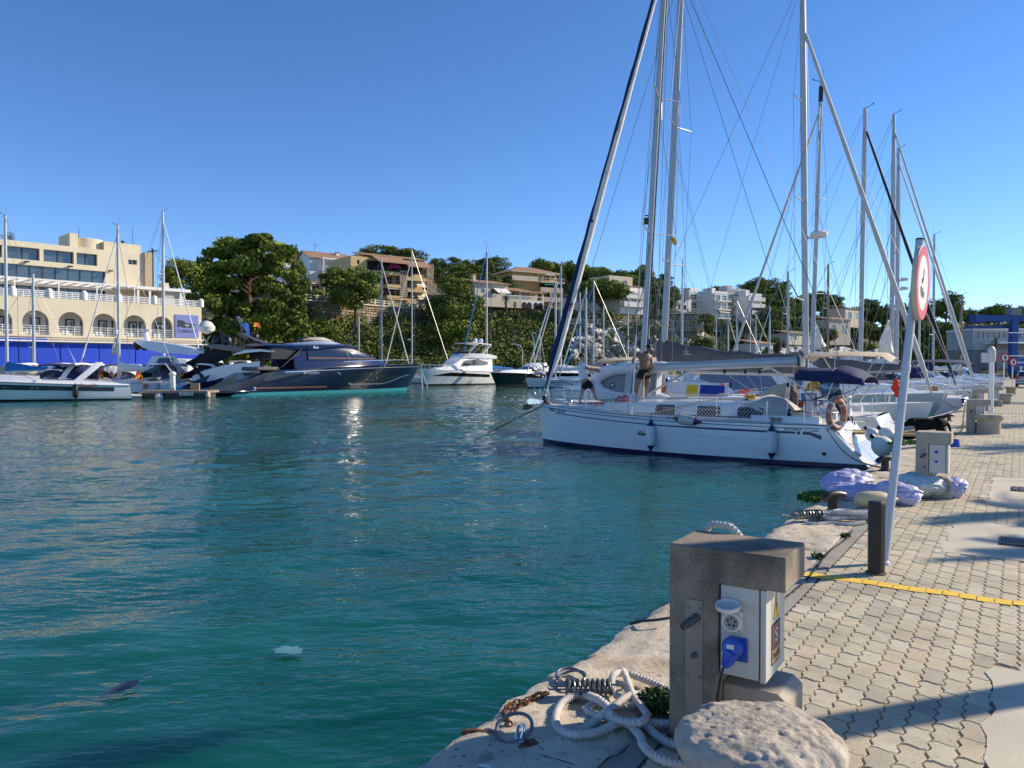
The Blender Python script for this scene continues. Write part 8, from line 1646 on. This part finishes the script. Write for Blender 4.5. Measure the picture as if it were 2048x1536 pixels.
for px, D, y1, lab in ((1045, 150, 691, 'curved street lamp on the road behind the black-hulled boats'), (1068, 152, 668, 'straight grey lamp column beside the curved one')):
 p = at(px, 738, D); p.z = 1.2; zt = at(px, y1, D).z-1.2; t = thing('street_lamp', lab, 'street lamp', p)
 part('lamp_pole', MB().tube([V(0,0,0), V(0,0,zt*.8), V(-.4, 0, zt), V(-1.6 if px < 1050 else 0, 0, zt+.3)], .12, 6), mastw, t); part('lamp_head', MB().ell((-1.9 if px < 1050 else 0, 0, zt+.3), (.45, .15, .1), 8, 5), steel, t)
# ================================================================ VEGETATION
def leafmat(n, c, c2):
 m = pm(n, c, .75, col2=c2, sc=.9, lo=.35, hi=.65, spec=.2); m.node_tree.nodes['Principled BSDF'].inputs['Transmission Weight'].default_value = 0; return m
LF = [leafmat('needles_dark', (.050, .080, .014), (.075, .11, .018)), leafmat('needles_mid', (.11, .155, .022), (.15, .20, .03)), leafmat('needles_light', (.19, .235, .032), (.25, .29, .045))]
LG = [leafmat('olive_dark', (.065, .08, .022), (.09, .10, .03)), leafmat('olive_mid', (.125, .14, .036), (.17, .175, .05)), leafmat('olive_light', (.15, .165, .05), (.20, .20, .065))]
bark = pm('pine_bark', (.10, .065, .045), .95, var=.3, sc=3, bump=.05, bsc=6)
def foliage(lobes, n, size, seed, flat=.0, shell=.35, aspect=.6):
 g = np.random.default_rng(seed); C = np.array([l[0] for l in lobes], float); Rd = np.array([l[1] for l in lobes], float)
 wt = (Rd[:,0]*Rd[:,1]+Rd[:,1]*Rd[:,2]+Rd[:,0]*Rd[:,2]); idx = g.choice(len(lobes), n, p=wt/wt.sum())
 d = g.normal(size=(n, 3)); d /= np.linalg.norm(d, axis=1)[:, None]; r = 1-shell*g.random(n)**1.6; r *= 1+.08*g.normal(size=n)
 P = C[idx]+d*Rd[idx]*r[:, None]
 nr = d+g.normal(size=(n, 3))*.75; nr /= np.linalg.norm(nr, axis=1)[:, None]; a = np.cross(nr, g.normal(size=(n, 3))); a /= np.linalg.norm(a, axis=1)[:, None]; b = np.cross(nr, a)
 s = size*(.55+.9*g.random(n))[:, None]; a = a*s; b = b*s*aspect
 v = np.stack([P-a, P+b*.9, P+a, P-b*.9], 1).reshape(-1, 3); return v, idx
def fmesh(name, v, mats, mi):
 n = len(v)//4; me = bpy.data.meshes.new(name); me.vertices.add(len(v)); me.vertices.foreach_set('co', v.astype(np.float32).ravel()); me.loops.add(n*4); me.loops.foreach_set('vertex_index', np.arange(n*4, dtype=np.int32))
 me.polygons.add(n); me.polygons.foreach_set('loop_start', np.arange(0, n*4, 4, dtype=np.int32)); me.polygons.foreach_set('loop_total', np.full(n, 4, np.int32))
 for m in mats: me.materials.append(m)
 me.polygons.foreach_set('material_index', mi.astype(np.int32)); me.update(); return me
def crown_lobes(rx, ry, rz, n, seed, top=.35, lr=(.22, .40), flat=.7, umbrella=False):
 g = np.random.default_rng(seed); L = []
 for i in range(n):
  d = g.normal(size=3); d /= np.linalg.norm(d);
  if umbrella: d[2] = abs(d[2])*.7+.05*g.normal()
  q = (.35+.55*g.random()**.5); c = d*q*np.array([rx, ry, rz]); k = lr[0]+(lr[1]-lr[0])*g.random(); r = k*min(rx, ry)
  L.append((c, (r*1.15, r*1.15, r*flat)))
 return L
def matpick(idx, nl, seed, w=(.35, .45, .20)):
 g = np.random.default_rng(seed+99); base = g.choice(3, nl, p=w); mi = base[idx]; f = g.random(len(idx)) < .3; mi[f] = g.choice(3, f.sum(), p=w); return mi
TV = {}
def tree_variant(kind, v):
 key = (kind, v)
 if key in TV: return TV[key]
 s = v*17+{'pine': 1, 'umbrella': 5, 'bushy': 9}[kind]
 if kind == 'umbrella': L = crown_lobes(1, 1, .55, 30, s, lr=(.24, .40), flat=.75, umbrella=True)
 elif kind == 'pine': L = crown_lobes(1, 1, .95, 46, s, lr=(.20, .36), flat=.72)
 else: L = crown_lobes(1, 1, 1.15, 40, s, lr=(.24, .40), flat=.85)
 vv, idx = foliage(L, 5200, .062, s, shell=.5); me = fmesh('crown', vv, LF, matpick(idx, len(L), s));
 tm = MB(); g = np.random.default_rng(s)
 H0 = 1.0
 tm.tube([V(0, 0, -1.6), V(.03, 0, -.8), V(-.02, .02, -.3), V(0, 0, .1)], [.085, .065, .05, .02], 7)
 for k in range(7): a = g.random()*6.28; tm.tube([V(0, 0, -.55+.12*k), V(.3*math.cos(a), .3*math.sin(a), -.3+.06*k), V(.65*math.cos(a), .65*math.sin(a), -.15+.05*k)], [.035, .022, .008], 5)
 tme = tm.mesh('trunk'); fixn(tme); tme.materials.append(bark); TV[key] = (me, tme); return TV[key]
def tree(label, px, py, D, rx, ry, kind='pine', base=None, group='pines on the hillside', name='pine_tree', v=None, rz=None):
 """crown centred on pixel (px, py); rx, ry its half sizes in pixels"""
 c = at(px, py, D); W_ = rx*D/F; H_ = ry*D/F*{'umbrella': 2.1, 'pine': 1.05, 'bushy': .9}[kind]; me, tme = tree_variant(kind, v if v is not None else rnd.randrange(5))
 gz = base if base is not None else terr(px, D); t = thing(name, label, 'tree', V(c.x, c.y, gz), rnd.random()*6 if rz is None else rz, group); dz = c.z-gz
 if kind == 'umbrella': dz -= ry*D/F*.55
 o = bpy.data.objects.new('crown', me); COL.objects.link(o); o.parent = t; o.location = (0, 0, dz); o.scale = (W_, W_, H_)
 tr = bpy.data.objects.new('trunk', tme); COL.objects.link(tr); tr.parent = t; zs = max(.5, (dz+H_*.2)/1.8); tr.location = (0, 0, zs*1.55); tr.scale = (max(2.2, W_*.75), max(2.2, W_*.75), zs); return t
def bigtree():
 D = 133; c0 = at(500, 640, D); gz = 5.; t = thing('pine_tree', 'huge dense pine right of the club building, tallest tree on the shore', 'tree', V(c0.x, c0.y, gz), 0, 'pines on the hillside'); L = []; g = np.random.default_rng(4)
 sh_ = [(500, 492, 48, 16), (455, 508, 34, 16), (545, 505, 36, 18), (430, 535, 32, 18), (480, 528, 42, 18), (530, 535, 42, 20), (565, 545, 26, 20), (420, 570, 30, 20), (465, 565, 40, 22), (515, 572, 42, 22), (562, 585, 30, 24), (440, 605, 34, 22), (490, 612, 40, 22), (540, 620, 38, 24), (585, 630, 24, 18), (500, 650, 40, 20), (560, 660, 32, 20), (455, 640, 30, 18), (520, 475, 24, 9), (600, 668, 22, 12), (575, 520, 14, 12), (410, 520, 14, 10)]
 for px, py, a, b in sh_:
  for k in range(7):
   dd = g.uniform(-9, 9); p = at(px+g.normal()*a*.45, py+g.normal()*b*.4, D+dd)-t.location; r = a*D/F*.45*(.7+.5*g.random()); L.append((np.array(p), (r*1.2, r*1.2, r*.66)))
 vv, idx = foliage(L, 60000, .34, 8, shell=.6); part_ = bpy.data.objects.new('crown', fmesh('crown', vv, LF, matpick(idx, len(L), 3, (.30, .50, .20)))); COL.objects.link(part_); part_.parent = t
 m = MB(); m.tube([V(0, 0, -1), V(.3, 0, 4), V(-.2, 0, 9), V(.2, 0, 15)], [.8, .6, .42, .15], 9)
 for k in range(14): a = g.random()*6.28; z0 = 3+k*.8; m.tube([V(0, 0, z0), V(2.2*math.cos(a), 2.2*math.sin(a), z0+1.4), V(5*math.cos(a), 5*math.sin(a), z0+2.6)], [.22, .14, .04], 6)
 part('trunk', m, bark, t)
bigtree()
tree('bright green bushy pine at the left foot of the huge pine', 380, 570, 122, 52, 52, 'bushy', 3, v=1)
tree('yellow-green tree just behind the club building', 352, 545, 118, 28, 30, 'bushy', 4, v=2)
tree('narrow bushy pine right of the huge pine, by the palm', 596, 560, 150, 22, 40, 'bushy', v=3)
tree('leaning pine with an exposed dark trunk in front of the apartment block', 712, 578, 156, 58, 42, 'pine', at(692, 645, 156).z-1, v=0)
tree('second crown of pine beside the leaning one', 668, 560, 160, 32, 26, 'pine', v=4)
tree('round bushy pine right of the apartment block', 915, 585, 176, 38, 33, 'bushy', v=1)
tree('pine with long hanging boughs on the slope below the villa', 905, 655, 160, 44, 46, 'bushy', v=4)
tree('light green shrubby tree at the foot of the stone wall', 640, 665, 150, 40, 26, 'bushy', v=2)
tree('large umbrella pine over the terraced houses', 1205, 572, 196, 50, 27, 'umbrella', v=0); tree('smaller umbrella crown joined to the large one', 1160, 575, 194, 26, 20, 'umbrella', v=1)
sky_trees = [(1083, 524, 230, 17, 12), (1128, 533, 235, 26, 17), (1112, 545, 232, 14, 8), (1168, 536, 236, 20, 13), (1245, 550, 240, 12, 9), (1266, 558, 238, 20, 13), (1205, 540, 240, 14, 8), (760, 503, 232, 30, 12), (735, 507, 234, 14, 10), (822, 512, 236, 26, 13), (800, 508, 240, 16, 9)]
for i, (px, py, D, rx, ry) in enumerate(sky_trees): tree(['lone umbrella pine on the skyline left of the yellow villa roof', 'broad umbrella pine on the skyline right of the yellow villa', 'low umbrella pine between the two skyline ones', 'umbrella pine on the skyline behind the navy furled sail', 'tiny round pine on the skyline left of the shirtless man', 'umbrella pine behind the flat-roofed terraced house', 'pine peeping above the large umbrella pine', 'dark pine rising behind the ochre apartment roof', 'little pine behind the apartment antennas', 'pine on the skyline at the right of the apartment roof', 'pine tip behind the apartment penthouse'][i], px, py+3, D, rx*1.35, ry*1.3, 'umbrella' if i < 7 else 'bushy')
LM = [(1045, 'left above the yellow villa'), (1070, 'over the yellow villa roof'), (1100, 'right of the yellow villa'), (1125, 'at the villa gutter end'), (1150, 'behind the navy furled sail'), (1175, 'left of the umbrella pine'), (1200, 'over the umbrella pine'), (1225, 'right of the umbrella pine'), (1250, 'over the flat-roofed house'), (1270, 'right of the flat-roofed house'), (872, 'beside the stone tower'), (900, 'over the white outbuilding'), (925, 'above the round bushy pine'), (950, 'left of the lone blue-sail mast'), (975, 'right of the lone blue-sail mast'), (1000, 'touching the yellow villa'), (1290, 'hard by the near mast'), (1310, 'at the shroud'), (1328, 'hard by the second mast'), (1360, 'over the bastion'), (1385, 'right of the bastion'), (1410, 'left of the white blocks'), (1440, 'under the orange awnings'), (1470, 'under the grey block'), (1500, 'at the narrow wing'), (1530, 'before the slanting pale sail'), (1555, 'at the wind vane'), (1580, 'left of the radar mast'), (1605, 'at the radar mast'), (1630, 'at the collared mast'), (1655, 'over the tan house'), (1680, 'right of the tan house'), (1700, 'left of the mast with the black sail'), (1722, 'right of the mast with the black sail'), (1745, 'over the little triangular sail'), (1768, 'left of the tallest right mast'), (1790, 'behind the domed mast'), (1815, 'left of the sign pole'), (1840, 'behind the sign pole'), (1862, 'just right of the sign disc'), (1885, 'above the lifebuoy-side bollards'), (1908, 'at the far furled sails'), (1932, 'left of the hoist beam'), (1958, 'over the hoist beam end'), (1985, 'over the office windows'), (2010, 'left of the hoist leg'), (2040, 'right of the hoist leg'), (2075, 'at the picture edge')]
USED = set()
def wlabel(*a):
 l = wl_(*a)
 while l in USED: l += ' the farther one' if 'farther' not in l else ' behind'
 USED.add(l); return l
def wl_(base, px, kd, k):
 w = min(LM, key=lambda a: abs(a[0]-px))[1]; return '%s %s, %s' % ('broad' if k > 1.08 else 'slender' if k < .95 else 'middling', base.replace('pine', {'umbrella': 'flat-topped pine', 'bushy': 'bushy pine', 'pine': 'pine'}[kd], 1), w)
def wood(n, px0, px1, ytop, ybot, D0, D1, rx, lab, kinds=('pine', 'bushy', 'umbrella'), seed=1, group='pines of the hillside wood'):
 g = np.random.default_rng(seed)
 for i in range(n):
  k = i/(n-1); row = i % 3; px = px0+(px1-px0)*((i+.2+g.random()*.6)/n); py = ytop(px)+(ybot(px)-ytop(px))*row/2.0+g.normal()*3; D = D0+(D1-D0)*(1-row/2.0)+g.normal()*4; r = rx*(.8+.5*g.random())
  kd = kinds[int(g.integers(0, len(kinds)))]; tree(wlabel(lab[row], px, kd, r/rx), px, py, D, r, r*(.66+.2*g.random()), kd, group=group)
wood(15, 872, 1020, lambda p: 532+ (6 if p > 960 else 0), lambda p: 570, 205, 245, 22, ['skyline pine', 'mid-slope pine', 'front pine'], seed=2)
wood(9, 1290, 1345, lambda p: 560, lambda p: 600, 225, 260, 17, ['skyline pine', 'mid-slope pine', 'lower pine'], seed=3)
wood(12, 1488, 1570, lambda p: 582, lambda p: 640, 262, 300, 26, ['tall dark pine', 'mid-slope dark pine', 'low dark pine'], kinds=('bushy', 'pine'), seed=4)
wood(14, 1565, 1680, lambda p: 608, lambda p: 668, 270, 320, 24, ['skyline pine', 'mid-slope pine', 'lower pine'], seed=5)
wood(42, 1670, 2110, lambda p: 633-16*math.exp(-((p-1880)/50)**2)-10*math.exp(-((p-1745)/30)**2)-10*math.exp(-((p-2040)/60)**2), lambda p: 705, 280, 345, 27, ['skyline pine on the right', 'pine midway down the right-hand wood', 'lower pine of the right-hand wood'], seed=6)
wood(20, 1035, 1300, lambda p: 548, lambda p: 590, 228, 246, 20, ['skyline pine', 'mid-slope pine', 'front pine'], seed=21)
LM_ = 0
tree('dark pine peeping out over the white apartment roofs', 1431, 577, 290, 12, 9, 'umbrella')
wood(10, 1300, 1420, lambda p: 640, lambda p: 690, 195, 232, 18, ['bush-like tree on the cliff top', 'bush-like tree on the cliff face', 'small tree at the cliff foot'], kinds=('bushy',), seed=7)
wood(14, 1400, 1560, lambda p: 660, lambda p: 705, 225, 250, 20, ['upper slope tree', 'mid-slope tree', 'waterside tree'], kinds=('bushy', 'pine'), seed=8)
g = np.random.default_rng(12); Lb = [];
def scrub(n, px0, px1, y0, y1, r0=1.3, r1=3.0, avoid=None, dmin=3):
 for i in range(n):
  px = g.uniform(px0, px1); D2, DS = ip(T_D2, px), ip(T_DS, px); k = g.random()
  D = DS+dmin+(D2-DS-dmin)*k; p = onhill(px, D); py = 738-(p.z-EYE)*F/D
  if avoid and avoid(px, py): continue
  r = (r0+(r1-r0)*g.random())*(.7 if k > .85 else 1); Lb.append((np.array(p)+np.array([0, 0, r*.4]), (r*1.15, r, r*.85)))
clf = lambda px, py: (1168 < px < 1350 and 660 < py < 725 and g.random() < .93) or (1350 < px < 1400 and 655 < py < 715 and g.random() < .8) or (590 < px < 880 and 625 < py < 668 and g.random() < .5) or (1600 < px < 1740 and py > 700 and g.random() < .7)
scrub(620, 395, 900, 0, 0, 1.2, 2.8, clf); scrub(520, 880, 1180, 0, 0, 1.4, 3.2, clf); scrub(260, 1180, 1420, 0, 0, 1.0, 2.4, clf); scrub(420, 1420, 2100, 0, 0, 1.8, 3.6, clf, 6)
for i in range(130):
 px = g.uniform(945, 1100); D = ip(T_D2, px)-1; y = g.uniform(632, 672); Lb.append((np.array(at(px, y, D)), (1.3, 1.0, 1.7)))
for i in range(90):
 px = g.uniform(575, 665); D = 172+g.normal()*3; Lb.append((np.array(at(px, g.uniform(585, 600), D)), (1.3, 1.2, 1.2)))
for i in range(120):
 px = g.uniform(860, 960); D = 178+g.normal()*5; Lb.append((np.array(at(px, g.uniform(600, 625), D)), (1.6, 1.4, 1.5)))
for i in range(60):
 px = g.uniform(1080, 1240); D = 196+g.normal()*3; Lb.append((np.array(at(px, g.uniform(626, 640), D)), (1.4, 1.2, 1.3)))
for i in range(40): px = g.uniform(1170, 1340); Lb.append((np.array(at(px, g.uniform(652, 664), 183)), (1.5, 1.2, 1.4)))
for i in range(26): px = g.uniform(1180, 1400); Lb.append((np.array(at(px, g.uniform(668, 720), 175)), (1.2, 1.0, 1.1)))
mats6 = LF+LG; vv, idx = foliage(Lb, 260000, .29, 31, shell=.45)
cl = g.choice(6, len(Lb), p=[.18, .24, .10, .16, .20, .12]); mi = cl[idx]; fl_ = g.random(len(idx)) < .25; mi[fl_] = g.choice(6, fl_.sum())
o = bpy.data.objects.new('undergrowth', fmesh('undergrowth', vv, mats6, mi)); COL.objects.link(o); tag(o, 'dense green scrub covering the slope below the houses', 'undergrowth', None, 'stuff')
m = MB()
for i in range(26):
 px = g.uniform(440, 520); b_ = at(px, 705, 134+g.normal()*2); a = g.normal()*.5; m.tube([b_, b_+V(a*2, 0, 3+g.random()*2), b_+V(a*5, 0, 5.5+g.random()*3)], [.14, .08, .03], 4)
tag(part('dead_branches', m, pm('bare_wood', (.22, .18, .14), .9)), 'bare grey branches standing in the scrub below the huge pine', 'dead shrub')
palmg = [leafmat('palm_green', (.05, .075, .02), (.08, .10, .03)), leafmat('palm_dry', (.20, .15, .08), (.28, .22, .12))]
def palm(label, px, py, D, r, base, rt=.22, fr=44, skirt=True, group='palm trees'):
 c = at(px, py, D); t = thing('palm_tree', label, 'palm tree', V(c.x, c.y, base), 0, group); H_ = c.z-base; g = np.random.default_rng(int(px)); m = MB(); W_ = r
 part('trunk', MB().lathe([(rt*(1.15+.12*(k % 2))*(1-.25*k/14), H_*k/14) for k in range(15)], 10), bark, t)
 for k in range(fr):
  a = g.random()*6.28; el = g.uniform(-.9, 1.3) if skirt else g.uniform(-.35, 1.3); dry = 1 if el < -.35 else 0; L_ = W_*(.8+.3*g.random())*(.6 if dry else 1); pts = []
  for j in range(7): s = j/6; e = el-s*s*1.5; pts.append(V(math.cos(a)*math.cos(el)*L_*s, math.sin(a)*math.cos(el)*L_*s, L_*s*math.sin(el)-.55*L_*s*s*math.cos(el)+H_))
  for j in range(6):
   d = (pts[j+1]-pts[j]).normalized(); sd = d.cross(V(0,0,1)); sd = sd.normalized() if sd.length > .01 else V(1,0,0)
   for q in (0, .5):
    p = pts[j].lerp(pts[j+1], q); wl = L_*.30*(1-abs(j/6-.45))
    for s_ in (1, -1): e_ = p+sd*s_*wl+d*wl*.5-V(0,0,wl*.35); m.add([p, p+d*L_*.035, e_], [(0,1,2)], dry)
 part('fronds', m, palmg, t, smooth=False, fix=False); return t
palm('tall palm with a skirt of dry fronds between the huge pine and the white house', 584, 516, 158, 2.0, at(584, 590, 158).z-3, .32)
palm('palm top showing above the club building roof', 20, 484, 112, 2.3, 8, .3); palm('small fan palm in front of the cream villa', 1012, 598, 182, 1.6, at(1012, 612, 182).z-1, .25, 40, False); palm('smallest fan palm by the villa arches', 1029, 610, 182, 1.1, at(1029, 618, 182).z-1, .2, 30, False)
palm('palm in front of the harbour office', 1992, 682, 170, 1.3, 1.2, .2, 30, False)
sx_, sy_ = SUN.x/SUN.z, SUN.y/SUN.z
def inland_palm(shade, H_, lab, r=2.4): p = V(shade.x+sx_*H_, shade.y+sy_*H_, 0); c = p+V(0,0,H_); q = thing('palm_tree', lab, 'palm tree', p, 0, 'palms along the inland side of the quay'); bpy.data.objects.remove(q); u = 1024+F*p.x/p.y; return u, p
PT = []
def make_palm_at(p, H_, r, lab, fr=30):
 t = thing('palm_tree', lab, 'palm tree', p, 0, 'palms along the inland side of the quay'); g = np.random.default_rng(int(p.x*10)); m = MB()
 part('trunk', MB().lathe([(.19*(1.15+.12*(k % 2)), H_*k/20) for k in range(21)], 12), bark, t)
 for k in range(fr):
  a = g.random()*6.28; el = g.uniform(-.4, 1.3); L_ = r*(.8+.3*g.random()); pts = [V(math.cos(a)*math.cos(el)*L_*s, math.sin(a)*math.cos(el)*L_*s, L_*s*math.sin(el)-.6*L_*s*s*math.cos(el)+H_) for s in [j/9 for j in range(10)]]
  for j in range(9):
   d = (pts[j+1]-pts[j]).normalized(); sd = d.cross(V(0,0,1)).normalized()
   for q in (0, .5):
    p_ = pts[j].lerp(pts[j+1], q); wl = L_*.22*(1-abs(j/9-.4))
    for s_ in (1, -1): m.add([p_-d*.02, p_+d*.05, p_+sd*s_*wl+d*wl*.5-V(0,0,wl*.3)], [(0,1,2)])
 part('fronds', m, palmg, t, smooth=False, fix=False)
def under(sh, H_): return V(sh.x+sx_*H_, sh.y+sy_*H_, 0)
make_palm_at(under(V(6.5, 8.9, 0), 5.2), 5.2, 1.35, 'palm standing inland of the quay, shading the paving near the yellow line')
make_palm_at(under(V(5.7, 6.95, 0), 4.6), 4.6, 1.3, 'shorter palm inland beside the first, shading the drain cover')
make_palm_at(under(V(11.6, 16.2, 0), 6.0), 6.0, 1.7, 'palm inland shading the quay before the third pedestal')
make_palm_at(under(gnd(2060, 850), 6.0), 6.0, 1.9, 'palm further along the inland side of the quay')
make_palm_at(under(gnd(2090, 806), 6.0), 6.0, 2.2, 'farthest palm of the inland row')
a = gnd(1640, 1458); dirs = V(SUN.x, SUN.y, 0).normalized(); base = a+dirs*6.2; t = thing('lamp_column', 'thick grey lamp column inland of the near pedestal', 'lamp post', base); part('column_shaft', MB().lathe([(.16, 0), (.12, .5), (.11, 4.6), (.09, 5.5)], 14), polem, t); part('lamp_head', MB().lathe([(.1, 5.5), (.35, 5.6), (.3, 5.9), (.02, 6.0)], 14), polem, t)
